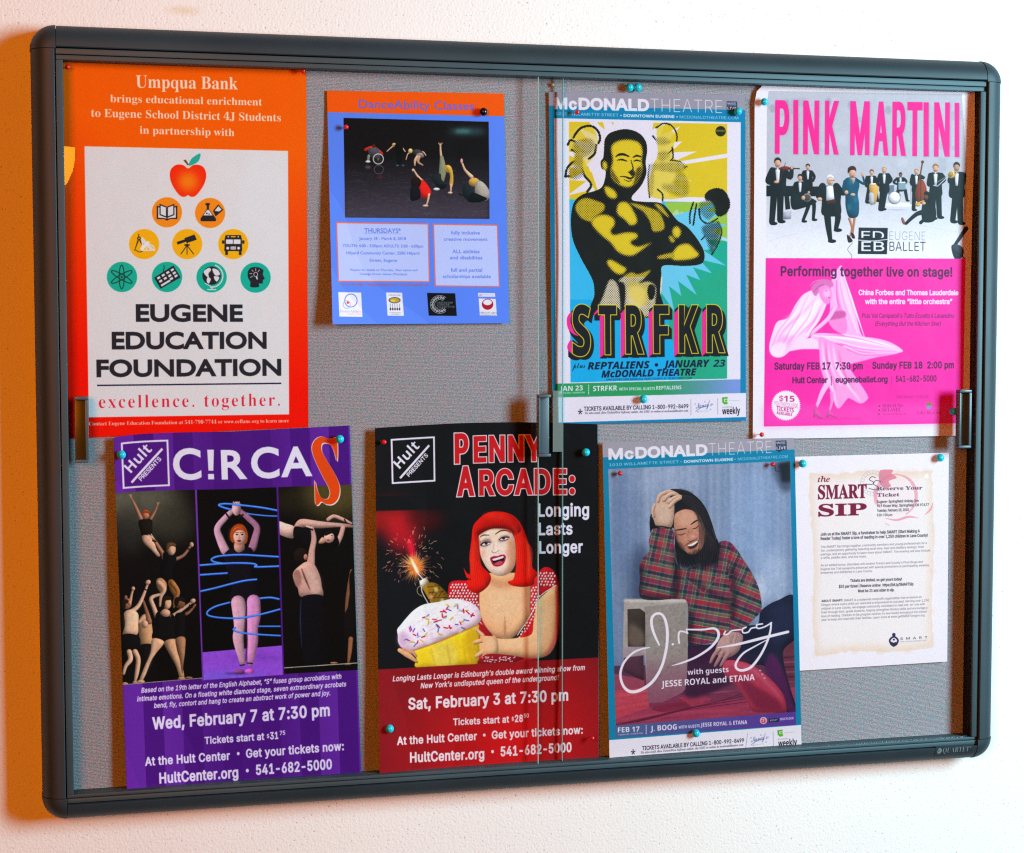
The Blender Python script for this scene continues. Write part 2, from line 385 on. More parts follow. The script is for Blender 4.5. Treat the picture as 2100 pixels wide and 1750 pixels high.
def art_dance():
    B = '5f86f4'
    A = Art(QUAD['dance'], 560, 730, B); A.view(1100, 200, 1900, 1400)
    A.poly([(85, 200), (1190, 220), (1190, 368), (85, 342)], 'ff5a05')
    A.text('DanceAbility Classes', (288, 318), (1002, 332), 54, '7468d8', fam='builtin', bold=.02)
    # stage photograph
    ph = [(194, 378), (1090, 402), (1095, 1002), (204, 993)]
    m = coverage([A.P(ph)], A.w, A.h); M = np.zeros((A.h, A.w)); M[m[2]:m[2]+m[0].shape[0], m[1]:m[1]+m[0].shape[1]] = m[0]; A.clip = M
    A.poly(ph, '120d10')
    A.poly([(190, 640), (1100, 640), (1100, 1010), (190, 1010)], lambda u, v: mix('1c161c', '5a4c5e', np.clip((v-.32)*3.4, 0, 1)), soft=18)
    A.ell(960, 462, 120, 20, '3a6468', soft=18, alpha=.8); A.ell(930, 460, 50, 12, '5a8a88', soft=10, alpha=.8)
    rg = np.random.default_rng(3)
    for i in range(150):
        x, y = rg.uniform(200, 1090), rg.uniform(700, 995); L = rg.uniform(10, 50)
        A.line([(x, y), (x + L, y + rg.uniform(-7, 7))], 2.5, '8a7c90', alpha=.25, soft=1.5)
    SK = 'e8b090'; A.vol = .8; A.light = (-.3, .8)
    # wheelchair dancer
    A.line([(330, 575), (365, 562), (395, 570), (430, 600)], 20, 'c8281c', smooth=True); A.ell(381, 552, 10, 12, '4a2018'); A.blob([(350, 570), (405, 565), (420, 620), (360, 620)], '4a4450')
    A.line([(350, 612), (345, 650)], 16, '8a8078'); A.ell(345, 648, 16, 7, 'd8d0d0')
    t = np.linspace(0, 2*np.pi, 25)[:-1]; A.line(np.c_[409 + 31*np.cos(t), 632 + 31*np.sin(t)], 6, 'd8ccc8', smooth=True, closed=True)
    for a in range(0, 180, 30): A.line([(409 - 30*math.cos(math.radians(a)), 632 - 30*math.sin(math.radians(a))), (409 + 30*math.cos(math.radians(a)), 632 + 30*math.sin(math.radians(a)))], 1.5, 'a09898', alpha=.7)
    A.line(np.c_[412 + 29*np.cos(t), 697 + 26*np.sin(t)], 5, '7a6870', smooth=True, closed=True, alpha=.6); A.ell(345, 682, 18, 10, '7a6868', soft=4, alpha=.6); A.ell(420, 740, 14, 14, '6a2830', soft=6, alpha=.5)
    # two dancers bending
    A.line([(462, 585), (490, 560), (505, 548)], [6, 8, 10], SK, smooth=True); A.line([(575, 586), (555, 560), (540, 550)], [7, 8, 10], SK, smooth=True); A.ell(506, 545, 13, 13, 'c8985a'); A.blob([(510, 545), (550, 548), (562, 580), (548, 655), (528, 658), (520, 600)], '0a080a')
    A.ell(527, 672, 10, 5, '3a5a6a'); A.ell(562, 672, 9, 5, '3a5a6a')
    A.line([(580, 635), (592, 600), (615, 588)], [6, 7, 10], SK, smooth=True); A.line([(702, 610), (688, 590), (668, 586)], [7, 8, 10], SK, smooth=True); A.ell(607, 582, 14, 15, 'e0b878')
    A.blob([(620, 580), (650, 572), (680, 585), (686, 612), (660, 622), (630, 605)], '3c3436'); A.blob([(645, 600), (680, 595), (690, 620), (655, 622)], '8a7878')
    A.line([(650, 620), (636, 642), (634, 672)], [22, 16, 9], SK, smooth=True); A.line([(660, 620), (655, 650), (684, 670)], [20, 14, 8], 'd09878', smooth=True)
    # red shirt dancer
    A.line([(628, 700), (650, 735), (680, 770)], [10, 13, 20], SK, smooth=True); A.ell(624, 700, 9, 9, SK)
    A.blob([(665, 760), (700, 775), (734, 830), (728, 856), (700, 876), (665, 860), (655, 800)], 'f01c18'); A.blob([(612, 760), (645, 742), (672, 765), (665, 800), (640, 812), (616, 800)], '20100c')
    A.blob([(612, 800), (660, 810), (668, 870), (625, 890), (606, 876)], '14101a'); A.line([(722, 850), (715, 890), (705, 918)], [14, 11, 9], SK, smooth=True); A.ell(700, 920, 18, 7, SK)
    # kneeling dancer, arm up
    A.line([(792, 545), (794, 590), (800, 640)], [10, 13, 18], SK, smooth=True)
    for d in (-12, -4, 4, 12): A.line([(792, 552), (792 + d, 533)], 4, SK)
    A.line([(800, 620), (806, 700), (796, 770)], [22, 44, 36], '8c8a6c', smooth=True); A.ell(838, 692, 22, 24, 'd8a850'); A.blob([(820, 675), (858, 680), (872, 740), (868, 800), (848, 790), (850, 730)], 'd8a040')
    A.blob([(735, 740), (790, 722), (800, 760), (830, 790), (815, 808), (770, 800), (750, 775)], '1c2226'); A.blob([(770, 790), (830, 790), (815, 815), (775, 812)], '0f1418'); A.ell(768, 818, 20, 9, 'e0d0d0'); A.line([(858, 790), (856, 835)], [14, 9], SK); A.ell(852, 840, 15, 7, SK)
    # right dancer
    A.line([(928, 660), (945, 700), (985, 742)], [11, 15, 24], SK, smooth=True); A.ell(923, 645, 8, 16, 'f0a090'); A.ell(1000, 775, 34, 28, 'c89440')
    A.blob([(935, 790), (975, 800), (1000, 860), (960, 885), (930, 850)], '1a2228'); A.blob([(1020, 765), (1060, 780), (1094, 830), (1088, 880), (1045, 890), (1010, 850), (1005, 810)], 'a8988c'); A.blob([(985, 840), (1050, 860), (1080, 880), (1020, 900), (960, 892)], '0d1216')
    A.poly([(900, 840), (945, 850), (940, 860), (905, 855)], '1a1c22')
    A.vol = 0; A.grain(.8, M); A.noise(.015, 1.3, region=M); A.clip = None
    P1 = 'c4c8fa'; O = 'f07058'
    A.poly([(148, 1020), (720, 1029), (727, 1392), (160, 1390)], O); A.poly([(155, 1028), (713, 1036), (720, 1386), (166, 1383)], P1)
    A.poly([(746, 1031), (1146, 1037), (1158, 1422), (757, 1418)], O); A.poly([(753, 1038), (1140, 1044), (1152, 1416), (764, 1411)], P1)
    T = '6a7ee0'
    for t, a, b, c in (('THURSDAYS*', (323, 1088), (548, 1089), 29), ('January 18 - March 8, 2018', (291, 1131), (580, 1132), 18), ('YOUTH: 4:00 - 5:00pm; ADULTS: 5:00 - 6:00pm', (188, 1175), (686, 1179), 18),
                       ('Hilyard Community Center, 2580 Hilyard', (212, 1220), (662, 1222), 18), ('Street, Eugene', (354, 1265), (525, 1266), 18),
                       ('*Inquire for details on Thursday, 10am option and', (233, 1322), (650, 1324), 13), ('Cottage Grove classes (Mondays)', (294, 1347), (587, 1349), 13),
                       ('fully inclusive', (858, 1097), (1036, 1098), 22), ('creative movement', (813, 1136), (1082, 1137), 20), ('ALL abilities', (866, 1213), (1034, 1214), 22), ('and disabilites', (851, 1251), (1051, 1252), 22),
                       ('full and partial', (856, 1327), (1050, 1328), 22), ('scholarships available', (807, 1366), (1103, 1367), 21)):
        A.text(t, a, b, c, T, fam='builtin', bold=.02)
    A.line([(322, 1092), (548, 1094)], 2, T, alpha=.7)
    A.text('Tel. 541-357-4982 - info@danceability.com - www.danceability.com', (168, 1412), (720, 1415), 12, 'c85858', fam='builtin', bold=.03)
    A.text('Photo by D. Baker', (197, 985), (192, 870), 8, 'c86878', fam='builtin', alpha=.8)
    Wh = 'f2e6f4'
    A.poly([(162, 1453), (303, 1456), (311, 1606), (169, 1604)], Wh)
    t = np.linspace(0, 2*np.pi, 25)[:-1]; A.line(np.c_[240 + 38*np.cos(t), 1505 + 40*np.sin(t)], 4, '3458c0', smooth=True, closed=True); A.line(np.c_[214 + 22*np.cos(t), 1530 + 24*np.sin(t)], 4, 'a8a8e8', smooth=True, closed=True); A.ell(221, 1518, 8, 8, 'f05010')
    A.text('DanceAbility', (173, 1578), (303, 1580), 16, '8a98c8', fam='serifb', bold=-.04); A.text('INTERNATIONAL', (218, 1593), (304, 1594), 9, 'f0a890', fam='builtin')
    A.poly([(457, 1455), (556, 1457), (567, 1600), (466, 1598)], Wh); A.ell(509, 1503, 37, 19, '3a4a60'); A.ell(509, 1503, 31, 15, 'c8a030'); A.ell(500, 1506, 14, 6, 'e8c860')
    for i in range(5): A.line([(482 + i*14, 1525), (484 + i*14, 1550)], 2, K2 := '3a3a40'); A.ell(484 + i*14, 1558, 5, 8, K2)
    A.text('The Confederated Tribes', (478, 1583), (548, 1584), 7, '607070', fam='builtin'); A.text('of Grand Ronde', (490, 1592), (538, 1593), 6, '607070', fam='builtin'); A.text('COMMUNITY FUND', (472, 1475), (546, 1476), 7, '607070', fam='builtin')
    A.poly([(710, 1458), (883, 1461), (893, 1600), (720, 1598)], '0c0a10')
    t = np.radians(np.linspace(50, 310, 26)); 
    for r in (30, 55): A.line(np.c_[788 + r*1.05*np.cos(t), 1529 + r*np.sin(t)], 2.5, 'e8e0e8', smooth=True)
    for q in t[::2]: A.ell(788 + 43*1.05*math.cos(q), 1529 + 43*math.sin(q), 7, 7, 'e8e0e8'); A.ell(788 + 43*1.05*math.cos(q), 1529 + 43*math.sin(q), 3, 3, '0c0a10')
    for i, tx in enumerate(('CASCADIAN', 'COURIER', 'COLLECTIVE')): A.text(tx, (770, 1523 + 13*i), ((868, 848, 880)[i], 1523 + 13*i), 10, 'b8c0c8', fam='mono')
    A.poly([(1024, 1458), (1128, 1460), (1131, 1482), (1026, 1481)], Wh); A.text('40', (1030, 1477), (1050, 1477), 12, 'e03030', fam='sansbi'); A.line([(1055, 1470), (1120, 1471)], 6, 'c8c8e0')
    A.poly([(1028, 1492), (1133, 1495), (1141, 1600), (1035, 1597)], Wh)
    A.ell(1083, 1528, 34, 33, 'b81828'); A.ell(1083, 1516, 27, 18, Wh); t = np.linspace(0, 2*np.pi, 25)[:-1]; A.line(np.c_[1083 + 33*np.cos(t), 1528 + 32*np.sin(t)], 4, 'b81828', smooth=True, closed=True)
    A.text('OREGON ARTS', (1036, 1586), (1140, 1588), 12, '504860', fam='serifb', bold=-.03); A.text('COMMISSION', (1042, 1598), (1136, 1599), 7, '706880', fam='builtin')
    return A
def art_smart():
    A = Art(QUAD['smart'], 480, 640, 'f4eef4'); A.view(2750, 1550, 3450, 1361)
    rg = np.random.default_rng(5)
    pts = []
    cs = [(205, 232), (1050, 210), (1048, 1432), (238, 1475)]
    edge = []
    for i in range(4):
        a, b = np.array(cs[i], float), np.array(cs[(i+1) % 4], float)
        for t in np.linspace(0, 1, 40)[:-1]:
            p = a + (b - a)*t; n = np.array([-(b - a)[1], (b - a)[0]]) / np.linalg.norm(b - a)
            edge.append(p + n*(rg.normal(0, 3.5) + 8*math.sin(t*9 + i)))
    A.blob(edge, 'f0dccb', soft=1.5); A.blob([(p - np.array([630, 850]))*.93 + np.array([630, 850]) for p in edge], 'f4ecea', soft=22)
    for i in range(30):
        k = rg.integers(0, len(edge)); A.ell(*edge[k], rg.uniform(8, 30), rg.uniform(8, 24), 'ecccb0', soft=9, alpha=.3)
    A.ell(1005, 250, 13, 13, 'fffaf4', soft=3)
    M = '7a1a3c'
    # wine rings
    t = np.radians(np.linspace(150, 420, 40)); A.line(np.c_[795 + 138*np.cos(t), 385 + 138*np.sin(t)*1.05], 8 + 16*np.abs(np.sin(t*1.3)), 'ee9aaa', smooth=True, alpha=.75)
    A.ell(795, 390, 122, 128, 'f8c8c8', alpha=.15)
    A.blob([(680, 225), (700, 208), (772, 208), (765, 235), (800, 262), (745, 285), (760, 320), (710, 330), (680, 290)], 'e07890', alpha=.8); A.blob([(650, 330), (655, 440), (646, 430), (640, 360)], 'ee9aaa', alpha=.7)
    A.line([(722, 540), (800, 552), (880, 530), (950, 538)], [4, 14, 16, 3], 'ee9aaa', smooth=True, alpha=.8); A.line([(988, 520), (1030, 480), (1050, 430)], [2, 14, 2], 'ee9aaa', smooth=True, alpha=.8); A.ell(735, 582, 18, 5, 'f4b0bc', rot=25, alpha=.7)
    t = np.linspace(0, 2*np.pi, 41)[:-1]
    for r in (82, 60): A.line(np.c_[634 + r*np.cos(t), 298 + r*np.sin(t)*1.04], 2, '9a94a4', smooth=True, closed=True, alpha=.8)
    for q in np.arange(0, 360, 17):
        q = math.radians(q); A.line([(634 + 67*math.cos(q), 298 + 67*math.sin(q)), (634 + 75*math.cos(q), 298 + 75*math.sin(q))], 4, '9a94a4', alpha=.7)
    A.line([(655, 262), (630, 255), (612, 275), (640, 292), (628, 308), (590, 305)], 4, '3c3846', smooth=True); A.line([(690, 290), (660, 280), (640, 305), (670, 325), (655, 345), (610, 335)], 4, '3c3846', smooth=True)
    A.text('the', (258, 292), (342, 289), 36, M, fam='serifi', bold=.02)
    A.text('SMART', (260, 410), (594, 401), 94, M, fam='serifb', bold=.02); A.text('SIP', (262, 528), (594, 518), 82, M, fam='serifb', bold=.03)
    D = '4c4654'
    A.text('Reserve Your', (664, 349), (976, 342), 24, '6a4a68', fam='serifb', bold=.02); A.text('Ticket', (664, 393), (818, 389), 24, '6a4a68', fam='serifb', bold=.02)
    for t, a, b, c in (('Eugene-Springfield Holiday Inn', (664, 436), (950, 428), 18), ('919 Kruse Way, Springfield, OR 97477', (664, 464), (1020, 456), 18), ('Tuesday, February 20, 2018', (664, 496), (882, 490), 18), ('5:30-7:30 p.m.', (664, 527), (772, 524), 17)):
        A.text(t, a, b, c, D, fam='inter', bold=.03)
    for t, a, b, c in (('Join us at the SMART Sip, a fundraiser to help SMART (Start Making A', (278, 660), (958, 637), 21), ('Reader Today) foster a love of reading in over 1,250 children in Lane County!', (278, 690), (1012, 666), 21),
                       ('Tickets are limited, so get yours today!', (480, 977), (836, 966), 20), ('$35 per ticket | Reserve online:  https://bit.ly/SMARTSip', (403, 1018), (914, 1000), 20), ('Must be 21 and older to sip.', (534, 1048), (784, 1040), 20)):
        A.text(t, a, b, c, D, fam='inter', bold=.035)
    for t, a, b in (('The SMART Sip brings together community members and young professionals for a', (279, 744), (1006, 716)), ('fun, contemporary gathering featuring local wine, beer and distillery tastings, food', (279, 769), (984, 742)),
                    ('pairings, and an opportunity to learn more about SMART. The evening will also include', (279, 795), (1028, 767)), ('a raffle, paddle raise, and live music.', (279, 819), (594, 808)),
                    ('As an added bonus, attendees will receive Travel Lane County\'s Pinot Bingo and', (279, 870), (978, 845)), ('Eugene Ale Trail passports enhanced with special promotions at participating wineries,', (279, 896), (1024, 868)), ('breweries and distilleries in Lane County.', (279, 921), (634, 908)),
                    ('SMART is a statewide nonprofit organization that envisions an', (438, 1110), (970, 1086)), ('Oregon where every child can read and is empowered to succeed. Serving over 1,250', (283, 1141), (1020, 1109)),
                    ('children in Lane County, we engage community volunteers to read one-on-one with', (283, 1167), (992, 1135)), ('PreK through third-grade students, helping strengthen literacy skills and encourage a', (283, 1193), (1010, 1160)),
                    ('love of reading. Children in the program receive 14 new books throughout the school', (283, 1219), (1004, 1186)), ('year to keep and read with their families. Learn more at www.getSMARToregon.org.', (283, 1244), (994, 1211))):
        A.text(t, a, b, 15, '7c7480', fam='inter', bold=.01)
    A.text('ABOUT SMART:', (283, 1115), (431, 1109), 15, '4a4654', fam='inter', bold=.04)
    N = '2c2850'
    A.ell(780, 1338, 12, 12, N); A.line([(762, 1405), (752, 1375), (780, 1352), (808, 1375), (798, 1405)], 12, N, smooth=True); A.poly([(762, 1385), (779, 1394), (797, 1385), (797, 1412), (779, 1422), (762, 1412)], N); A.ell(780, 1372, 7, 7, N)
    A.text('S  M  A  R  T', (824, 1374), (1010, 1364), 16, '5c5068', fam='inter', bold=.02); A.text('START MAKING A READER TODAY', (824, 1391), (1006, 1381), 8, '8a8090')
    return A
K = '1c1a20'
def theatre_header(A, vb, band, dx=0):
    """shared header and ticket strip lettering of the two theatre bills"""
    pass
def art_boxer():
    A = Art(QUAD['boxer'], 560, 900, '0a86b8'); V3 = (1850, 200, 2700, 1488); V3b = (1850, 1000, 2700, 2100)
    A.view(*V3)
    A.poly([(140, 205), (1370, 225), (1370, 331), (140, 303)], 'a19cab')
    W = 'f0e8f6'
    A.poly([(181, 380), (1333, 405), (1331, 1992), (191, 2021)], W)
    art = [(272, 402), (1250, 415), (1248.6, 1987), (283, 2011)]
    m = coverage([A.P(art)], A.w, A.h); M = np.zeros((A.h, A.w)); M[m[2]:m[2]+m[0].shape[0], m[1]:m[1]+m[0].shape[1]] = m[0]; A.clip = M
    A.poly(art, 'e6c81e')
    A.poly([(200, 880), (1300, 900), (1300, 2060), (200, 2060)], '38c0f4')
    A.poly([(860, 900), (1260, 895), (1260, 1140), (1000, 1120)], 'a0cc44'); A.poly([(1000, 1120), (1260, 1140), (1260, 2000), (880, 2000), (820, 1500)], '1eb094')
    A.poly([(262, 1500), (860, 1500), (1000, 1990), (1000, 2010), (262, 2020)], '18b4f0'); A.poly([(860, 1480), (1260, 1300), (1260, 2000), (960, 2000)], '26b08a')
    # burst of rays
    cx, cy = 640, 680; rg = np.random.default_rng(11); pts = []
    for i in range(56):
        a = i/56*2*math.pi; r = (275 if i % 2 else 345 + rg.uniform(0, 110)) 
        pts.append((cx + r*math.cos(a), cy + r*math.sin(a)*.98))
    A.poly(pts, W)
    A.poly([(640, 700), (1260, 596), (1260, 622), (640, 720)], W); A.poly([(640, 860), (1260, 872), (1260, 902), (640, 890)], W); A.poly([(640, 680), (410, 395), (440, 395)], W); A.poly([(640, 640), (730, 395), (760, 395)], W); A.poly([(700, 900), (1260, 1128), (1260, 1146), (700, 960)], 'b8e0f4')
    for i in range(8): A.poly([(880 + i*8, 1000), (940 + i*36, 940 + i*16), (960 + i*30, 985 + i*16)], 'c8ecf0', alpha=.6)
    pts = []
    for i in range(34):
        a = math.radians(-18 + i*4.3); r = 430 if i % 2 else 500 + rg.uniform(0, 110); pts.append((700 + r*math.cos(a), 1050 + r*math.sin(a)*.95))
    A.poly([(700, 1050)] + pts, '6fd0f2')
    for i in range(5): A.poly([(300 + i*22, 640 + i*30), (360 + i*26, 700 + i*42), (330 + i*20, 560 + i*36)], 'e6c81e')
    # yellow under the figures
    A.clip = None
    Y = 'e8cc20'
    body = [(490, 560), (495, 510), (530, 470), (620, 448), (700, 470), (745, 520), (755, 580), (746, 650), (750, 720), (722, 790), (690, 830), (662, 862), (668, 888), (740, 897), (840, 905), (900, 960), (940, 1010), (1000, 1050), (1060, 1120), (1105, 1200), (1105, 1260), (1070, 1285), (980, 1292), (855, 1290), (842, 1350), (835, 1450), (830, 1600), (430, 1600), (430, 1470), (425, 1400), (400, 1340), (350, 1250), (300, 1140), (285, 1040), (290, 950), (310, 890), (360, 850), (430, 830), (480, 800), (500, 715), (475, 690), (468, 650), (485, 622)]
    A.blob(body, Y)
    A.poly([(430, 1360), (850, 1360), (830, 1600), (430, 1600)], 'f0e2c0'); A.blob([(640, 1380), (740, 1400), (790, 1390), (770, 1500), (720, 1540), (650, 1500)], 'ecd468', soft=14)
    A.blob([(280, 470), (380, 430), (440, 460), (440, 600), (330, 700), (300, 600)], 'ead04a', alpha=.6); A.blob([(820, 430), (920, 470), (920, 620), (1000, 700), (1000, 860), (770, 860), (790, 680), (820, 600)], Y, alpha=.75)
    # ink as a half-tone
    I = Art(QUAD['boxer'], 560, 900, '000000'); I.view(*V3)
    w1 = 'ffffff'; I.blob(body, w1)
    b0 = '101010'; g1 = '5c5c5c'; g2 = '6a6a6a'
    for p in ([(532, 560), (570, 522), (640, 512), (705, 530), (728, 580), (722, 640), (728, 690), (712, 735), (690, 775), (650, 805), (600, 800), (545, 762), (530, 700), (542, 640)],
              [(478, 660), (492, 640), (510, 665), (505, 700), (488, 705)], [(490, 800), (540, 815), (570, 850), (560, 878), (510, 862)],
              [(440, 985), (500, 975), (550, 1000), (555, 1040), (530, 1075), (550, 1100), (620, 1085), (690, 1090), (695, 1120), (650, 1145), (700, 1172), (790, 1142), (740, 1182), (660, 1230), (580, 1210), (530, 1150), (480, 1110), (430, 1060), (410, 1020)],
              [(570, 925), (590, 898), (640, 905), (690, 990), (690, 1030), (650, 1042), (620, 1010), (572, 972)],
              [(915, 1060), (940, 1045), (965, 1075), (955, 1112), (930, 1120), (910, 1090)], [(915, 1205), (950, 1165), (1010, 1155), (1060, 1200), (1078, 1225), (1030, 1250), (930, 1258), (905, 1240)],
              [(505, 1272), (530, 1252), (600, 1290), (630, 1310), (600, 1345), (550, 1330)]): I.blob(p, '1c1c1c', soft=9)
    for p in ([(380, 870), (450, 890), (492, 910), (490, 950), (440, 985), (410, 1020), (350, 1000), (310, 940), (330, 890)], [(650, 900), (740, 920), (830, 960), (865, 1040), (850, 1075), (790, 1080), (770, 1020), (730, 960), (680, 930)],
              [(796, 908), (840, 915), (892, 985), (880, 992), (830, 950)], [(885, 1112), (908, 1105), (930, 1140), (905, 1150)], [(815, 1235), (850, 1220), (910, 1210), (920, 1240), (830, 1252)],
              [(520, 1380), (560, 1385), (585, 1450), (580, 1600), (440, 1600), (480, 1480)], [(575, 1385), (650, 1330), (700, 1340), (780, 1315), (740, 1370), (700, 1400), (760, 1385), (805, 1410), (812, 1470), (780, 1600), (625, 1600), (620, 1460), (610, 1400)]): I.blob(p, g1, soft=6)
    I.blob([(770, 1410), (800, 1420), (798, 1480), (772, 1500), (758, 1450)], w1, soft=3); I.blob([(650, 1420), (740, 1430), (730, 1540), (650, 1530)], '181818', soft=14)
    # face features
    I.line([(562, 618), (580, 606), (610, 604), (642, 616)], [5, 13, 14, 8], w1, smooth=True); I.line([(570, 640), (600, 636), (630, 646)], [4, 10, 6], w1, smooth=True); I.line([(668, 622), (690, 612), (716, 618)], [5, 12, 8], w1, smooth=True)
    I.line([(672, 646), (690, 640), (714, 646)], [4, 9, 6], w1, smooth=True); I.line([(655, 640), (668, 690), (656, 716), (638, 712)], [5, 9, 12, 5], 'c0c0c0', smooth=True); I.line([(588, 740), (620, 742), (650, 752), (672, 742)], [4, 8, 12, 6], w1, smooth=True)
    I.line([(612, 758), (640, 770), (660, 762)], [3, 7, 4], 'b0b0b0', smooth=True); I.blob([(690, 690), (722, 680), (716, 740), (690, 776), (668, 790), (680, 740)], 'a0a0a0', soft=6); I.blob([(536, 690), (556, 720), (590, 780), (560, 776), (534, 740)], '909090', soft=5); I.blob([(650, 700), (680, 710), (676, 740), (652, 730)], 'd0d0d0', soft=4)
    # the three figures behind
    def sk(lines, w=14, c='e8e8e8'):
        for l in lines: I.line(l, w, c, smooth=len(l) > 2, soft=2)
    sk([[(300, 500), (340, 445), (400, 428), (445, 450), (465, 500), (455, 535)], [(265, 545), (285, 515), (330, 540)], [(290, 575), (330, 590), (370, 560), (420, 560)], [(250, 740), (262, 690), (300, 650), (345, 640)], [(250, 740), (300, 735), (350, 720)], [(350, 690), (372, 740), (410, 790), (385, 835)], [(440, 545), (430, 600), (395, 630)]])
    for p in ([(300, 530), (400, 500), (440, 560), (380, 620), (310, 600)], [(310, 600), (360, 620), (350, 700), (300, 700)], [(270, 690), (350, 680), (360, 740), (290, 760)]): I.blob(p, '6c6c6c', soft=8)
    sk([[(810, 440), (860, 412), (910, 430), (938, 480), (938, 520)], [(790, 490), (820, 520), (870, 520)], [(830, 600), (880, 600), (915, 570)], [(910, 560), (915, 620), (900, 640)], [(900, 640), (960, 650), (990, 690)], [(770, 670), (762, 750), (770, 870)], [(820, 820), (850, 850), (850, 890)], [(940, 690), (1000, 680)]], 9)
    for p in ([(810, 500), (880, 500), (900, 540), (820, 550)], [(820, 590), (880, 580), (900, 620), (830, 650)], [(780, 660), (980, 650), (960, 720), (800, 700)], [(950, 700), (1010, 760), (1015, 850), (960, 870), (900, 830)], [(765, 680), (800, 690), (790, 860), (765, 840)], [(850, 780), (960, 800), (950, 840), (860, 830)]): I.blob(p, '626262', soft=10)
    I.blob([(1110, 860), (1130, 830), (1180, 812), (1230, 826), (1262, 880), (1265, 930), (1235, 975), (1190, 985), (1160, 940), (1120, 890)], w1, soft=3)
    I.blob([(1080, 900), (1150, 890), (1180, 960), (1130, 1010), (1080, 960)], '787878', soft=6); sk([[(1075, 940), (1085, 1000), (1130, 1030), (1190, 1000)], [(1040, 900), (1020, 970), (1020, 1030)], [(1060, 910), (1050, 970), (1040, 1040)], [(1190, 1020), (1215, 1080), (1190, 1160), (1155, 1220)], [(1150, 1060), (1110, 1110), (1090, 1130)]], 10)
    I.blob([(1090, 1050), (1200, 1020), (1210, 1100), (1155, 1215), (1120, 1140)], '8c8c8c', soft=8); I.line([(940, 960), (985, 1000)], 4, w1, alpha=0)
    T = I.a[..., 0]; yy, xx = np.mgrid[0:A.h, 0:A.w]; pit = 3.3
    # dot screen on the raster of the printing plate, 4 samples per texel
    dots = np.zeros_like(T)
    for oy in (.25, .75):
        for ox in (.25, .75):
            thr = .5 + .25*(np.cos((xx + ox + yy + oy)*math.pi/pit) + np.cos((xx + ox - yy - oy)*math.pi/pit))
            dots += np.clip((T - (.12 + .76*thr))*14 + .5, 0, 1)/4
    dots *= T > .02
    A.a = A.a*(1 - dots[..., None]) + col('191613')*dots[..., None]
    # badge
    A.ell(1209, 461, 32, 32, '24240e'); A.text('MONQUI', (1183, 463), (1236, 463), 11, 'c8b020', fam='sansb')
    # name in block letters
    A.view(*V3b)
    Ls = [('S', 418, 572, 628, 430), ('T', 648, 800, 618, 418), ('R', 882, 1034, 612, 412), ('F', 1124, 1255, 608, 408), ('K', 1345, 1508, 605, 405), ('R', 1588, 1740, 600, 402)]
    def big(l, dx, dy, c, bd, outline=None):
        ch, a, b, y, h = l
        A.text(ch, (a + dx, y + dy), (b + dx, y + dy), h, c, fam='sansb', bold=bd, outline=outline)
    for l in Ls:
        for k in range(0, 6): big(l, 2 + k*6, 2 + k*6, K, .03)
        for k in range(0, 6): big(l, -1 - k*7.5, 3 + k*6.5, K, .03)
    for l in Ls:
        if l[0] == 'S':
            A.blob([(408, 250), (400, 330), (432, 420), (470, 455), (420, 440), (376, 390), (366, 320), (376, 280)], 'ff2a9a'); A.blob([(404, 488), (408, 560), (420, 610), (384, 590), (370, 545)], 'ff2a9a')
        elif l[0] == 'T': A.poly([(700 - 12, 250), (688, 620), (652, 652), (652, 290)], 'ff2a9a'); A.poly([(637, 222), (637, 250), (602, 282), (602, 262)], 'ff2a9a')
        else: A.poly([(l[1] - 10, l[3] - l[4] + 20), (l[1] - 10, l[3] + 4), (l[1] - 46, l[3] + 36), (l[1] - 46, l[3] - l[4] + 62)], 'ff2a9a')
    for l in Ls: big(l, 0, 0, K, .004, outline=('e8d820', .018))
    D = '161a3a'
    A.text('plus', (412, 742), (526, 733), 46, D, fam='script'); A.text('REPTALIENS', (548, 750), (1088, 738), 62, D, fam='sansbi', bold=.02); A.ell(1147, 709, 15, 15, D); A.text('JANUARY', (1205, 735), (1610, 726), 62, D, fam='sansbi', bold=.02); A.text('23', (1640, 726), (1746, 723), 58, D, fam='sansb', shear=.2)
    A.text('McDONALD THEATRE', (668, 820), (1496, 800), 60, D, fam='sansbi', bold=.02); A.text('8PM DOORS/9PM SHOW/ALL AGES/TICKETS AT TICKETSWEST.COM', (708, 846), (1456, 830), 16, '12406a', fam='sansbi')
    A.poly([(274, 873), (1878, 836), (1878, 955), (275, 992)], lambda u, v: mix('2fa060', '7f9ade', np.clip((u - .55)*2.6, 0, 1)))
    A.text('JAN 23', (306, 938), (506, 930), 42, 'f4f0fa', fam='sansb'); A.text('8:00PM DRS / 9:00PM SHW', (300, 962), (524, 956), 14, 'd8e8e0', fam='sansb')
    for i in range(6): A.rect(552, 882 + i*15, 560, 892 + i*15, 'f4f0fa')
    A.text('STRFKR', (595, 938), (805, 932), 44, 'f4f0fa', fam='sansb'); A.text('WITH SPECIAL GUESTS', (820, 932), (1135, 926), 24, 'f0ecf8', fam='sansb'); A.text('REPTALIENS', (1145, 926), (1364, 921), 32, 'f0ecf8', fam='sansb')
    A.poly([(225, 994), (1935, 953), (1930, 1163), (232, 1214)], 'f1eaf8')
    ticket_strip(A, 0, 0, 0)
    A.view(*V3); header(A, 0)
    A.noise(.012, 1.0)
    return A
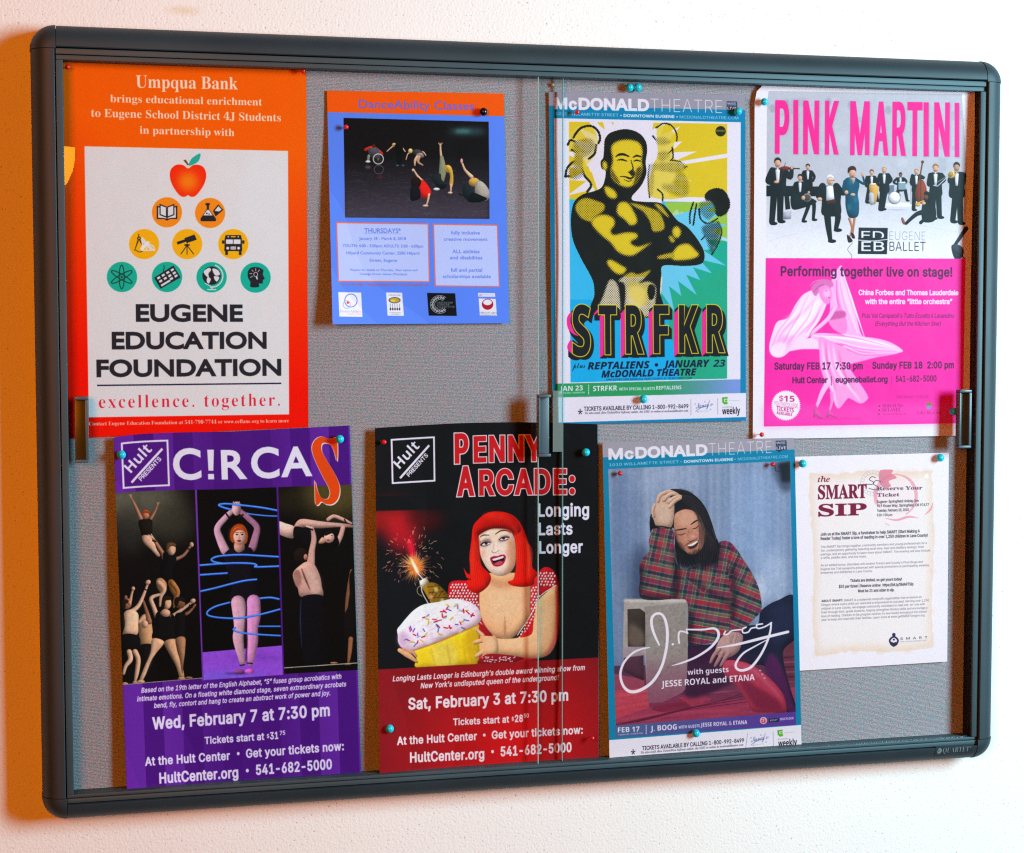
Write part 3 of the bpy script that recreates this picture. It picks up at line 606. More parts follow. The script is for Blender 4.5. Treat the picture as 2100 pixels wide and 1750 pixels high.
def ticket_strip(A, which, *_):
    # in the frame of view V3b; the second bill has the same strip, drawn turned and shifted
    if which == 0: f = lambda x, y: (x, y)
    else:
        H1 = homog([(515, 1110), (1425, 1086), (1720, 1140), (1720, 990)], [(460, 1415), (1357, 1343), (1660, 1383), (1652, 1236)])
        f = lambda x, y: tuple(hmap(H1, (x, y))[0])
    N = '2a2234'
    A.text('*', f(463, 1175), f(504, 1174), 76, N, fam='sansb'); 
    A.text('TICKETS AVAILABLE BY CALLING 1-800-992-8499', f(515, 1110), f(1425, 1086), 36, N, fam='inter', bold=.02)
    A.text('Tix also avail. thru TicketsWest Safeway outlets, the EMU or online at mcdonaldtheatre.com', f(523, 1138), f(1424, 1116), 19, '4a4050', fam='serifbi')
    A.line([f(1447, 1008), f(1447, 1148)], 4, '9a96a8'); A.line([f(1680, 1002), f(1680, 1140)], 4, '9a96a8')
    A.text("Nancy's", f(1490, 1092), f(1628, 1066), 46, '5a64a0', fam='script'); A.line([f(1488, 1115), f(1540, 1080), f(1600, 1068)], 4, '5a64a0', smooth=True); A.text('dairy and soy', f(1520, 1118), f(1600, 1112), 14, '9ac0a0', fam='script')
    for x, y in ((1484, 1050), (1570, 1030), (1635, 1052), (1510, 1118), (1618, 1096), (1600, 1040)): A.ell(*f(x, y), 6, 6, 'a8a4c0')
    g = '5ab82c'
    A.poly([f(1718, 992), f(1768, 988), f(1766, 1004), f(1736, 1006), f(1737, 1030), f(1764, 1030), f(1768, 1050), f(1738, 1054), f(1720, 1036)], g); A.poly([f(1744, 1012), f(1764, 1010), f(1764, 1026), f(1744, 1026)], g)
    A.line([f(1778, 1020), f(1872, 1018)], 4, 'a8c8a0', alpha=.8)
    A.text('EUGENE', f(1722, 1082), f(1806, 1080), 9, '606070'); A.text('weekly', f(1720, 1140), f(1874, 1134), 56, '1a1420', fam='sansb')
def header(A, which):
    if which == 0: f = lambda x, y: (x, y)
    else:
        H1 = homog([(185, 325), (1218, 348), (1318, 388), (192, 360)], [(163, 354), (1600, 292), (1743, 336), (170, 410)])
        f = lambda x, y: tuple(hmap(H1, (x, y))[0])
    k = 1 if which == 0 else 1.38
    W = 'f2ecf8'
    A.text('M', f(185, 325), f(263, 327), 72*k, W, fam='inter', bold=.07); A.text('c', f(272, 328), f(322, 329), 70*k, W, fam='inter', bold=.07); A.text('DONALD', f(332, 329), f(768, 338), 74*k, W, fam='inter', bold=.07); A.text('THEATRE', f(776, 338), f(1218, 348), 76*k, W, fam='inter', bold=-.035)
    A.text('1010 WILLAMETTE STREET', f(192, 360), f(578, 370), 17*k, 'd0e6f4', fam='inter'); A.ell(*f(594, 364), 4, 4, W); A.text('DOWNTOWN EUGENE', f(610, 373), f(924, 380), 18*k, W, fam='inter', bold=.06); A.ell(*f(940, 372), 4, 4, W); A.text('MCDONALDTHEATRE.COM', f(956, 381), f(1318, 388), 17*k, 'b8dcf0', fam='inter')
    if which:
        A.poly([(1637, 186), (1732, 183), (1734, 268), (1688, 272), (1660, 292), (1656, 274), (1640, 275)], '2c3a58'); A.text('MUSIC', (1645, 214), (1724, 211), 19, W, fam='sansb'); A.text('IS BETTER', (1648, 230), (1722, 228), 9, '98a8c0', fam='sansb'); A.text('LIVE', (1645, 264), (1726, 261), 26, W, fam='sansb'); return
    A.poly([f(1246, 276), f(1311, 277), f(1311, 334), f(1246, 333)], '2c3a58'); A.text('MUSIC', f(1251, 296), f(1306, 297), 13*k, W, fam='sansb'); A.text('IS BETTER', f(1253, 306), f(1304, 307), 6*k, '98a8c0', fam='sansb'); A.text('LIVE', f(1251, 328), f(1306, 329), 17*k, W, fam='sansb')
def suit(A, x, y, h, lean=0, arms=(), head='d8a080', hair='2a201c', seat=False, coat='15161c', legs=None, w=1.0):
    """a musician in a dinner jacket; x, y = chin, h = figure height chin to floor"""
    u = h / 100
    for a in arms: A.line(a, [9*u*w, 8*u*w, 6*u*w][:len(a)], coat, smooth=len(a) > 2)
    A.blob([(x - 13*u*w, y + 8*u), (x - 5*u, y + 3*u), (x + 5*u, y + 3*u), (x + 14*u*w, y + 8*u), (x + 13*u*w + lean, y + 30*u), (x + 12*u*w + lean, y + 52*u), (x - 11*u*w + lean, y + 52*u), (x - 12*u*w + lean, y + 30*u)], coat)
    for lg in (legs or [[(x - 5*u + lean, y + 48*u), (x - 6*u + lean, y + 95*u)], [(x + 6*u + lean, y + 48*u), (x + 8*u + lean, y + 93*u)]]):
        A.line(lg, [12*u, 10*u, 7*u][:len(lg)], coat, smooth=len(lg) > 2); A.ell(lg[-1][0] + 3*u, lg[-1][1] + 3*u, 7*u, 3*u, '0e0e12')
    A.poly([(x - 4.5*u, y + 3*u), (x + 4.5*u, y + 3*u), (x + 2.5*u + lean*.4, y + 30*u), (x - 2*u + lean*.4, y + 30*u)], 'e8e6f0'); A.poly([(x - 4*u, y + 3.5*u), (x + 4*u, y + 7*u), (x + 4*u, y + 3.5*u), (x - 4*u, y + 7*u)], '101018')
    A.ell(x, y - 5*u, 5.4*u, 8*u, head); A.blob([(x - 6*u, y - 5*u), (x - 5.5*u, y - 12*u), (x, y - 15.5*u), (x + 5.5*u, y - 12*u), (x + 6*u, y - 6*u), (x + 3*u, y - 10*u), (x - 3*u, y - 10*u)], hair)
    A.ell(x, y - 1*u, 2*u, .8*u, '9a5040', alpha=.6); A.ell(x - 2*u, y - 6.5*u, 1, .8*u, '40302c', alpha=.7); A.ell(x + 2.4*u, y - 6.5*u, 1, .8*u, '40302c', alpha=.7)
def art_pink():
    A = Art(QUAD['pink'], 620, 1000, 'f2ecf4'); V = (2600, 200, 3610, 1768)
    A.view(*V)
    pic = [(182, 212), (1372, 235), (1410, 1246), (176, 1244)]
    A.poly([(182, 212), (1385, 232), (1412, 640), (1412, 1246), (176, 1244)], lambda u, v: mix('c2c2cd', 'f0edf6', np.clip((v - .26)*5, 0, 1)))
    rg = np.random.default_rng(2)
    for i in range(26):
        x, y = rg.uniform(200, 1360), rg.uniform(230, 700); A.rect(x, y, x + rg.uniform(20, 90), y + rg.uniform(15, 90), ('c8c8d4', 'a8a8b4', 'd0d0da')[i % 3], soft=5, alpha=.45)
    for x, y in ((215, 320), (300, 290), (560, 280), (700, 300), (930, 330), (420, 300)): A.ell(x, y, 20, 26, '9a9aa8', soft=4, alpha=.6)
    A.line([(185, 1140), (700, 1000)], 3, 'c8c4d4', alpha=.4); A.line([(900, 1000), (1400, 1090)], 3, 'c8c4d4', alpha=.4)
    SK = 'd8a284'; CO = '15161e'; A.vol = .75; A.light = (-.4, .7)
    # piano
    A.poly([(178, 796), (500, 802), (512, 828), (480, 862), (178, 862)], '101018'); A.poly([(290, 860), (318, 860), (326, 940), (296, 945)], '15151c'); A.poly([(278, 960), (332, 955), (330, 1002), (278, 1006)], 'a8a8b8')
    # back row
    suit(A, 434, 694, 215, arms=[[(410, 712), (398, 750), (430, 768)], [(456, 712), (474, 740), (466, 768)]], legs=[[(430, 790), (432, 800)]])
    suit(A, 828, 728, 215, arms=[[(800, 745), (792, 790), (812, 810)], [(845, 745), (866, 780), (850, 800)]], hair='6a5040', legs=[[(812, 820), (798, 895)], [(850, 830), (862, 885)]])
    A.blob([(815, 790), (862, 785), (866, 840), (852, 905), (828, 905), (816, 840)], 'd8a450'); A.blob([(812, 845), (838, 845), (842, 905), (818, 912)], 'b4b8c0'); A.ell(838, 788, 24, 7, 'e8dcc8')
    A.ell(990, 925, 100, 24, 'f4f2fa'); A.rect(892, 924, 1088, 944, 'dcdae8', soft=3); A.ell(1010, 728, 0, 0, SK) if False else None
    suit(A, 1006, 740, 170, arms=[[(985, 752), (964, 775), (985, 788)], [(1025, 752), (1042, 770), (1030, 788)]], head='7a5038', hair='241a18', legs=[[(1035, 825), (1046, 885)], [(990, 830), (990, 850)]])
    A.rect(918, 790, 966, 850, '6a7a90', soft=2); A.rect(992, 778, 1038, 822, '88a0b0', soft=2); A.ell(940, 790, 26, 6, 'c8d0dc'); A.ell(1015, 778, 24, 6, 'd0d8e4'); A.ell(968, 872, 38, 40, '8a8c98'); A.ell(968, 872, 34, 36, 'ecebf2'); A.line([(1070, 770), (1070, 910)], 3, '888890'); A.ell(1072, 774, 20, 4, 'b0a070')
    suit(A, 905, 712, 240, arms=[[(880, 730), (864, 780), (885, 800)], [(930, 730), (948, 760), (935, 780)]], hair='c8a890', legs=[[(895, 820), (880, 940)], [(912, 830), (896, 935)]])
    suit(A, 1104, 722, 225, arms=[[(1080, 735), (1072, 780), (1090, 800)], [(1125, 735), (1150, 750), (1130, 745)]], hair='c09880', legs=[[(1092, 830), (1086, 940)], [(1112, 830), (1108, 880)]])
    A.line([(1142, 650), (1126, 740), (1122, 790)], 8, '6a3a20'); A.blob([(1122, 760), (1150, 770), (1168, 830), (1150, 900), (1112, 900), (1096, 850), (1108, 790)], '8a3820'); A.line([(1132, 760), (1130, 890)], 3, '3a1a10'); A.ell(1142, 650, 9, 9, '5a3420')
    suit(A, 1222, 705, 300, arms=[[(1190, 730), (1180, 790), (1208, 780)], [(1258, 730), (1275, 760), (1240, 790)]], hair='a07050')
    A.line([(1210, 795), (1235, 800), (1320, 720)], 6, 'c8ccd8'); A.line([(1216, 785), (1300, 735)], 4, 'a8a8b0')
    suit(A, 1352, 700, 325, arms=[[(1395, 730), (1385, 790), (1340, 760)], [(1325, 730), (1310, 770), (1335, 740)]], head='b88a6a', legs=[[(1345, 860), (1328, 1010)], [(1372, 860), (1375, 1020)]], w=1.15)
    A.ell(1320, 728, 22, 24, 'd8b468', rot=30); A.ell(1316, 726, 14, 17, 'a88848', rot=30); A.line([(1330, 745), (1356, 712)], 7, 'c8a050')
    # seated horn player
    A.blob([(1150, 880), (1185, 870), (1222, 930), (1218, 1010), (1150, 1020), (1135, 960)], CO); A.line([(1180, 960), (1110, 970), (1040, 1030)], [40, 26, 18], CO, smooth=True); A.line([(1170, 990), (1130, 1025)], 20, CO); A.ell(1022, 1015, 9, 24, '8a5040', rot=-20); A.ell(1166, 862, 15, 22, '704838'); A.blob([(1150, 850), (1160, 832), (1184, 840), (1190, 890), (1176, 900), (1176, 860)], '1c1412'); A.ell(1112, 912, 16, 14, 'd8a848'); A.line([(1110, 905), (1150, 890)], 8, 'd8a848'); A.ell(1150, 905, 12, 10, SK)
    # violinist
    suit(A, 248, 675, 345, arms=[[(215, 700), (188, 770), (240, 776)], [(290, 700), (325, 745), (335, 690)]], legs=[[(225, 850), (212, 1020)], [(265, 850), (262, 1008)]], w=1.15)
    A.blob([(260, 688), (290, 676), (322, 684), (316, 700), (280, 702)], '7a2c18'); A.line([(318, 690), (382, 692)], 7, '30201a'); A.line([(296, 655), (262, 770)], 3, '5a4030'); A.ell(335, 688, 9, 9, SK); A.ell(240, 774, 16, 9, SK)
    # seated with tambourine
    suit(A, 386, 762, 250, arms=[[(360, 785), (342, 840), (395, 870)], [(412, 785), (450, 840), (430, 862)]], legs=[[(400, 885), (440, 905), (405, 1010)], [(430, 885), (470, 905), (468, 1000)]], w=1.05)
    A.blob([(335, 850), (400, 860), (470, 880), (480, 905), (360, 945), (330, 920)], CO); A.ell(430, 870, 26, 26, '8a8a90'); A.ell(430, 870, 20, 20, '4c4440'); A.ell(406, 872, 12, 14, SK); A.ell(440, 838, 8, 8, SK)
    # dancing pair
    suit(A, 572, 785, 370, lean=4, arms=[[(525, 800), (500, 850), (508, 876)], [(610, 800), (645, 838), (672, 838)]], head='e0b094', hair='ece8ec', legs=[[(552, 950), (560, 1040), (572, 1128)], [(605, 940), (620, 990), (608, 1060)]], w=1.25)
    A.poly([(548, 800), (590, 800), (598, 880), (548, 892)], 'ecebf4'); A.poly([(548, 890), (604, 880), (608, 905), (550, 915)], '4a1c20'); A.ell(507, 880, 16, 12, SK); A.line([(566, 768), (598, 764)], 2.5, '30303a')
    A.line([(690, 1000), (706, 1060), (690, 1120)], [16, 13, 7], 'b87858', smooth=True); A.line([(722, 1000), (716, 1050), (712, 1100)], [16, 12, 7], 'b87858', smooth=True); A.blob([(676, 1100), (700, 1120), (710, 1140), (684, 1146)], '30181c'); A.blob([(702, 1085), (720, 1100), (724, 1122), (706, 1118)], '30181c')
    A.blob([(662, 760), (690, 745), (735, 748), (752, 790), (742, 850), (750, 910), (742, 985), (690, 992), (668, 930), (665, 860), (652, 810)], '104c68'); A.line([(740, 762), (782, 785), (772, 735)], [16, 14, 9], '0e4058', smooth=True); A.line([(662, 770), (656, 830), (700, 852)], [18, 18, 12], '0e4660', smooth=True); A.ell(712, 852, 16, 9, SK); A.ell(772, 728, 8, 14, SK)
    A.poly([(690, 748), (728, 748), (716, 790)], SK); A.ell(708, 722, 19, 27, 'd89a7c'); A.blob([(682, 722), (682, 690), (705, 675), (728, 684), (732, 710), (722, 700), (698, 702)], '3a1c18'); A.ell(710, 738, 7, 3, 'b03040'); A.ell(672, 838, 12, 13, SK)
    for p in ((700, 770), (730, 880), (690, 930)): A.ell(*p, 12, 22, '2a7890', soft=6, alpha=.7)
    A.line([(710, 1150), (680, 1190), (704, 1225), (702, 1246)], 2.5, '505060', smooth=True)
    A.line([(1412, 1060), (1330, 1180)], [26, 18], '2c2e3c'); A.blob([(1320, 1170), (1360, 1160), (1395, 1190), (1385, 1240), (1340, 1246)], '3a3a48'); A.line([(1340, 1200), (1400, 1244)], 6, '20202a')
    A.vol = 0; m = coverage([A.P(pic)], A.w, A.h); M = np.zeros((A.h, A.w)); M[m[2]:m[2]+m[0].shape[0], m[1]:m[1]+m[0].shape[1]] = m[0]; A.grain(.35, M)
    # title
    for t, a, b in (('P', 230, 318), ('I', 344, 374), ('N', 404, 502), ('K', 538, 622), ('M', 694, 814), ('A', 838, 930), ('R', 954, 1038), ('T', 1046, 1140), ('I', 1148, 1180), ('N', 1212, 1308), ('I', 1340, 1368)):
        dy = (a - 230)*.018
        if t == 'I': A.poly([(a + 4, 270 + dy), (b + 4, 270 + dy), (b + 4, 604 + dy), (a + 4, 604 + dy)], '9090a0', soft=4, alpha=.6); A.poly([(a, 266 + dy), (b, 266 + dy), (b, 600 + dy), (a, 600 + dy)], 'ff0f92')
        else:
            A.text(t, (a + 5, 605 + dy), (b + 5, 605 + dy), 334, '9090a0', fam='inter', bold=.0, soft=3, alpha=.6); A.text(t, (a, 600 + dy), (b, 600 + dy), 334, 'ff0f92', fam='inter', bold=.024)
    # ballet logo
    A.poly([(748, 1055), (927, 1058), (922, 1220), (742, 1218)], '1b1c26'); W = 'f0ecf6'
    A.text('ED', (764, 1128), (904, 1130), 52, W, fam='inter', bold=.02); A.text('EB', (764, 1200), (906, 1201), 60, W, fam='inter', bold=.02); A.poly([(744, 1118), (926, 1118), (926, 1140), (744, 1140)], '1b1c26'); A.line([(744, 1132), (832, 1138), (926, 1128)], 5, W, smooth=True)
    A.text('EUGENE', (938, 1131), (1160, 1133), 52, '8c8a98', fam='inter', bold=-.03); A.text('BALLET', (938, 1199), (1160, 1200), 56, '1c1c2a', fam='inter', bold=-.015)
    # lower half
    A.view(2600, 900, 3610, 2100)
    PK = 'ff1fa8'
    A.poly([(207, 22), (1672, 26), (1650, 1232), (193, 1256)], PK); A.poly([(196, 1100), (1650, 1080), (1650, 1232), (193, 1256)], 'ff5cc4', soft=25, alpha=.45)
    l0, l1, l2, l3 = 'ff8ad6', 'ffb8ea', 'fcd8f6', 'fff0ff'
    A.blob([(690, 180), (740, 90), (768, 85), (800, 200), (850, 340), (900, 560), (940, 620), (800, 600), (690, 480), (680, 300)], l1, alpha=.95, soft=2)
    A.line([(745, 110), (800, 330), (880, 570)], [6, 26, 10], l2, smooth=True, soft=4); A.line([(725, 120), (730, 320), (800, 520)], [4, 20, 8], 'ff78cc', smooth=True, soft=4); A.line([(765, 100), (850, 360), (930, 600)], [3, 12, 5], l3, smooth=True, soft=2)
    A.blob([(560, 250), (600, 240), (660, 300), (650, 370), (600, 480), (540, 560), (520, 600), (470, 640), (400, 690), (330, 745), (260, 740), (232, 680), (250, 590), (290, 490), (370, 460), (420, 370), (480, 290)], l2, soft=2)
    A.blob([(420, 420), (540, 330), (620, 330), (560, 460), (440, 560), (330, 640), (300, 600), (330, 500)], l3, soft=18, alpha=.8); A.blob([(260, 650), (330, 590), (420, 600), (350, 700), (280, 720)], 'ff9ee0', soft=14, alpha=.7); A.line([(590, 300), (480, 420), (330, 560), (260, 700)], [6, 16, 20, 6], 'ffa8e2', smooth=True, soft=8); A.line([(640, 330), (560, 480), (420, 610)], [5, 14, 6], 'ff9cde', smooth=True, soft=6)
    A.blob([(380, 700), (480, 620), (620, 600), (700, 640), (680, 700), (600, 690), (470, 690)], l2, soft=3); A.blob([(530, 590), (620, 572), (780, 590), (950, 600), (1100, 630), (1205, 690), (1190, 715), (1050, 720), (900, 700), (760, 650), (620, 640)], l1, soft=2)
    A.line([(540, 590), (800, 610), (1040, 650), (1200, 700)], [6, 22, 26, 6], l3, smooth=True, soft=5); A.blob([(780, 660), (960, 680), (1180, 715), (1020, 750), (860, 790), (800, 800), (770, 720)], l1, alpha=.85, soft=3); A.line([(800, 690), (950, 720), (1100, 730)], [4, 14, 4], 'ff80ce', smooth=True, soft=5)
    for p in ([(470, 300), (400, 430), (300, 560), (245, 690)], [(520, 290), (450, 440), (380, 560), (300, 720)], [(560, 330), (520, 450), (430, 570), (380, 640)], [(610, 360), (570, 470), (500, 570)]):
        A.line(p, [2, 7, 7, 2][:len(p)], 'ff86d4', smooth=True, soft=3, alpha=.75); A.line([(x + 14, y + 8) for x, y in p], [2, 5, 5, 2][:len(p)], 'ffffff', smooth=True, soft=3, alpha=.8)
    for p in ([(560, 585), (720, 590), (900, 615), (1180, 690)], [(560, 600), (720, 640), (920, 690), (1160, 706)], [(600, 610), (760, 670), (900, 730), (1060, 735)]):
        A.line(p, [2, 5, 6, 2], 'f870c8', smooth=True, soft=2, alpha=.8); A.line([(x + 6, y - 12) for x, y in p], [2, 5, 6, 2], 'ffffff', smooth=True, soft=2, alpha=.7)
    for p in ([(740, 120), (760, 330), (830, 540)], [(755, 110), (820, 340), (900, 580)], [(720, 180), (720, 330), (770, 480)]): A.line(p, [2, 6, 2], 'fff0fc', smooth=True, soft=2, alpha=.7)
    A.blob([(240, 690), (300, 640), (360, 660), (320, 740), (262, 738)], 'fff4ff', soft=8, alpha=.7)
    # dancer
    A.vol = .45
    A.blob([(540, 250), (560, 210), (620, 175), (690, 190), (700, 230), (650, 240), (600, 270), (570, 300)], 'e070b8', soft=3); A.line([(530, 225), (560, 195), (610, 180)], [2, 4, 2], l1, smooth=True); A.blob([(600, 240), (650, 222), (685, 250), (690, 310), (665, 360), (625, 340), (600, 290)], l0, soft=2); A.ell(655, 280, 26, 30, l1, soft=7); A.ell(672, 312, 8, 4, 'c84890')
    A.ell(650, 262, 7, 3, 'b83888'); A.line([(560, 270), (590, 235), (630, 215)], 6, 'c84898', smooth=True)
    A.blob([(680, 400), (720, 375), (780, 410), (800, 480), (800, 560), (760, 575), (700, 540), (665, 480)], l0, soft=3); A.blob([(670, 470), (700, 420), (780, 410), (790, 450), (720, 470)], 'd858a8', soft=4); A.line([(715, 385), (660, 470), (560, 560), (535, 592)], [26, 30, 26, 14], l1, smooth=True); A.blob([(690, 130), (760, 120), (750, 170), (700, 180)], l1, soft=3)
    A.blob([(600, 600), (700, 640), (800, 690), (790, 780), (850, 870), (950, 1020), (950, 1060), (900, 1088), (820, 1050), (800, 1060), (740, 1125), (700, 1060), (680, 990), (640, 920), (610, 830), (600, 720)], 'ff9ede', soft=2)
    for p, w_ in (([(620, 640), (640, 800), (690, 960), (730, 1110)], 18), ([(700, 660), (730, 820), (820, 960), (900, 1070)], 22), ([(660, 650), (690, 820), (760, 960)], 12)): A.line(p, [5] + [w_]*(len(p) - 2) + [5], l2, smooth=True, soft=6)
    for p in ([(650, 640), (660, 800), (720, 990)], [(740, 700), (780, 860), (860, 1000)]): A.line(p, [4, 12, 4], 'f060b8', smooth=True, soft=6)
    A.line([(660, 940), (620, 1010), (580, 1110)], [44, 36, 20], l1, smooth=True); A.line([(690, 1010), (690, 1080), (672, 1150)], [30, 22, 14], l0, smooth=True)
    A.blob([(575, 1100), (560, 1130), (556, 1190), (575, 1180), (600, 1196), (625, 1196), (590, 1140)], 'e04aa4'); A.blob([(665, 1130), (652, 1165), (656, 1192), (680, 1180), (730, 1196), (690, 1150)], 'e04aa4'); A.line([(560, 1198), (900, 1200)], 8, 'd81888', soft=6, alpha=.5)
    A.vol = 0
    D = '5a1050'
    A.text('Performing together live on stage!', (316, 154), (1574, 160), 74, D, fam='inter', bold=.04, space=1.05)
    A.text('China Forbes and Thomas Lauderdale', (887, 294), (1620, 295), 41, 'ffe8fa', fam='inter', bold=.05); A.text('with the entire “little orchestra”', (934, 360), (1575, 360), 41, 'ffe8fa', fam='inter', bold=.05)
    A.text("Plus Val Caniparoli's", (912, 460), (1208, 461), 34, '6e0c5c', fam='inter', bold=.01); A.text('Tutto Eccetto il Lavandino', (1222, 461), (1590, 461), 34, '6e0c5c', fam='inter', shear=.25, bold=.01); A.text('(Everything But the Kitchen Sink)', (1009, 518), (1490, 518), 32, '6e0c5c', fam='inter', shear=.25, bold=.01)
    A.text('Saturday FEB 17  7:30 pm', (270, 840), (918, 838), 54, D, fam='inter', bold=.04, space=1.05); A.text('Sunday FEB 18  2:00 pm', (988, 834), (1586, 830), 52, D, fam='inter', bold=.04, space=1.05)
    A.text('Hult Center', (402, 940), (660, 939), 48, D, fam='inter', bold=.04); A.text('eugeneballet.org', (718, 936), (1100, 932), 46, D, fam='inter', bold=.04); A.text('541-682-5000', (1160, 930), (1458, 926), 46, '701058', fam='inter', bold=.03); A.line([(687, 890), (687, 955)], 4, D); A.line([(1131, 890), (1131, 945)], 4, 'a01880'); A.line([(950, 790), (950, 840)], 3, 'd82090')
    st = []
    for i in range(96): r = 110 if i % 2 else 99; st.append((355 + r*math.cos(i*math.pi/48), 1102 + 1.04*r*math.sin(i*math.pi/48)))
    A.poly(st, 'f8ecf8'); R = 'd02878'
    A.text('$', (304, 1068), (336, 1067), 36, R, fam='inter'); A.text('15', (340, 1074), (418, 1075), 44, R, fam='sansb'); A.text('YOUTH/COLLEGE', (268, 1098), (442, 1122), 30, R, fam='inter', bold=-.01); A.text('TICKETS', (286, 1138), (412, 1154), 33, R, fam='sansb'); A.text('AVAILABLE', (286, 1166), (400, 1180), 23, R, fam='sansb')
    A.text('PERFORMANCE SPONSORS', (1166, 1050), (1400, 1048), 21, 'b01878', fam='inter')
    for i, (t, b) in enumerate((('BERGSUND', 1210), ('DELANEY', 1196))): A.text(t, (1062, 1116 + i*31), (b, 1115 + i*31), 24, '9a1468', fam='serifb', bold=-.02); A.ell(1040, 1106 + i*30, 5, 5, '80104c')
    A.text('Investment & Planning, Inc.', (1066, 1172), (1240, 1170), 14, 'c01878', fam='serifi'); A.ell(1037, 1166, 5, 5, '80104c')
    A.poly([(1386, 1080), (1420, 1079), (1420, 1102), (1386, 1102)], '7a8a28'); A.blob([(1386, 1104), (1420, 1104), (1418, 1122), (1403, 1132), (1388, 1122)], '9a8ac8'); A.text('Valley River Inn', (1316, 1167), (1488, 1164), 24, 'a01868', fam='serifb', bold=-.03)
    A.noise(.01, 1.2)
    return A
def hult(A, q, bg):
    """the boxed presenter's logo; q = its four corners"""
    H1 = homog([(0, 0), (100, 0), (100, 100), (0, 100)], q); f = lambda x, y: tuple(hmap(H1, (x, y))[0])
    W = 'f0e8f8'; k = math.dist(f(0, 0), f(100, 0)) / 100
    A.poly([f(0, 0), f(100, 0), f(100, 100), f(0, 100)], W); A.poly([f(4, 4), f(96, 4), f(96, 96), f(4, 96)], bg)
    A.text('Hult', f(19, 68), f(66, 21), 23*k, W, fam='sansb'); A.line([f(19, 88), f(87, 19)], 5*k, W, round=False); A.text('PRESENTS', f(40, 87), f(85, 42), 10*k, W, fam='inter', bold=.05)
def limb(A, p, w, c, hi=None):
    A.line(p, w, c, smooth=len(p) > 2)
    if hi:
        w = np.full(len(p), w, float) if np.isscalar(w) else np.asarray(w, float)
        A.line([(x + ww*.16, y - ww*.1) for (x, y), ww in zip(p, w)], w*.4, hi, smooth=len(p) > 2, soft=float(np.mean(w))*.15, alpha=.7)
def art_circus():
    PU = '5c1a92'
    A = Art(QUAD['circus'], 600, 900, PU); A.view(350, 1480, 1300, 2078)
    A.comp(np.ones((A.h, A.w)), 0, 0, lambda u, v: mix('4e1482', '6a28a6', (np.sin(u*38) > 0)*1.0*(.55 + .45*np.sin(u*7 + 1))))
    hult(A, [(166, 187), (532, 170), (545, 523), (181, 541)], '551888')
    W = 'f0e8f8'
    for t, a, b, h in (('C', (572, 475), (790, 470), 240), ('R', (944, 465), (1136, 458), 228), ('C', (1174, 455), (1392, 450), 240), ('A', (1406, 445), (1640, 436), 232)):
        A.text(t, a, b, h, W, fam='builtin', bold=.035)
    A.poly([(832, 238), (884, 236), (880, 398), (842, 399)], W); A.poly([(838, 424), (884, 422), (886, 464), (840, 466)], W)
    A.poly([(738, 547), (752, 547), (804, 2010), (792, 2010)], '7a3ab4')
    def panel(q, c):
        A.clip = None
        m = coverage([A.P(q)], A.w, A.h); M = np.zeros((A.h, A.w)); M[m[2]:m[2]+m[0].shape[0], m[1]:m[1]+m[0].shape[1]] = m[0]; A.clip = M; A.poly(q, c)
    SK, S2, S3 = 'c09078', '8a5a44', 'e8bca0'; B = '0c0a0c'
    # left picture: the human tower
    A.vol = 0; A.light = (-.8, .5)
    panel([(80, 572), (738, 547), (794, 1996), (100, 2054)], '0a090a')
    A.ell(340, 640, 300, 200, '6c6858', soft=80, alpha=.9); A.ell(560, 800, 180, 160, '3c3a30', soft=60, alpha=.8); A.ell(240, 850, 120, 200, '2c2c28', soft=50, alpha=.7)
    A.vol = 1
    limb(A, [(240, 595), (270, 660), (320, 770)], [12, 22, 34], S2, SK); limb(A, [(455, 655), (430, 715), (395, 775)], [10, 18, 26], S2, SK)
    for d in (-10, 0, 10): A.line([(246, 615), (240 + d, 585)], 5, SK); A.line([(450, 665), (455 + d, 648)], 4, SK)
    A.blob([(302, 790), (350, 775), (400, 780), (410, 830), (405, 890), (365, 905), (330, 900), (312, 850)], '15120f'); A.ell(358, 740, 28, 36, 'b07050'); A.blob([(328, 745), (332, 715), (358, 708), (388, 720), (388, 742), (370, 728), (342, 728)], 'a83818')
    A.blob([(330, 905), (375, 898), (420, 930), (440, 1000), (470, 1050), (450, 1060), (400, 1010), (345, 960)], SK); A.line([(350, 930), (420, 1000), (450, 1045)], [20, 24, 10], S3, smooth=True, soft=6, alpha=.5)
    limb(A, [(400, 900), (440, 960), (490, 1040), (500, 1070)], [14, 26, 34, 40], S2, SK); A.line([(420, 925), (380, 895)], 8, S3); A.line([(420, 925), (400, 890)], 7, S3); A.line([(412, 940), (436, 945)], 12, '1a1210')
    limb(A, [(590, 1080), (650, 1050), (700, 985)], [28, 24, 18], S2, SK); A.ell(712, 968, 16, 20, SK); A.line([(685, 1000), (702, 1010)], 10, '1a1210')
    A.blob([(495, 1030), (545, 1045), (590, 1050), (590, 1110), (560, 1170), (570, 1240), (510, 1250), (450, 1230), (470, 1150), (490, 1090)], '0c0c10'); A.ell(556, 1005, 34, 46, SK); A.blob([(515, 1000), (520, 962), (555, 952), (590, 965), (586, 985), (555, 980), (530, 1010), (520, 1030)], '5a3c24'); A.ell(568, 1010, 14, 26, S3, soft=6, alpha=.7)
    A.blob([(440, 1240), (480, 1225), (520, 1270), (510, 1340), (470, 1380), (455, 1440), (470, 1350), (445, 1300)], 'a87450'); A.blob([(530, 1250), (570, 1240), (620, 1320), (610, 1380), (570, 1440), (575, 1370), (545, 1320)], '98642c')
    limb(A, [(460, 1260), (500, 1310), (475, 1370), (468, 1440)], [40, 36, 26, 16], SK, S3); limb(A, [(560, 1260), (606, 1330), (580, 1400), (575, 1450)], [36, 34, 22, 14], '9a6438')
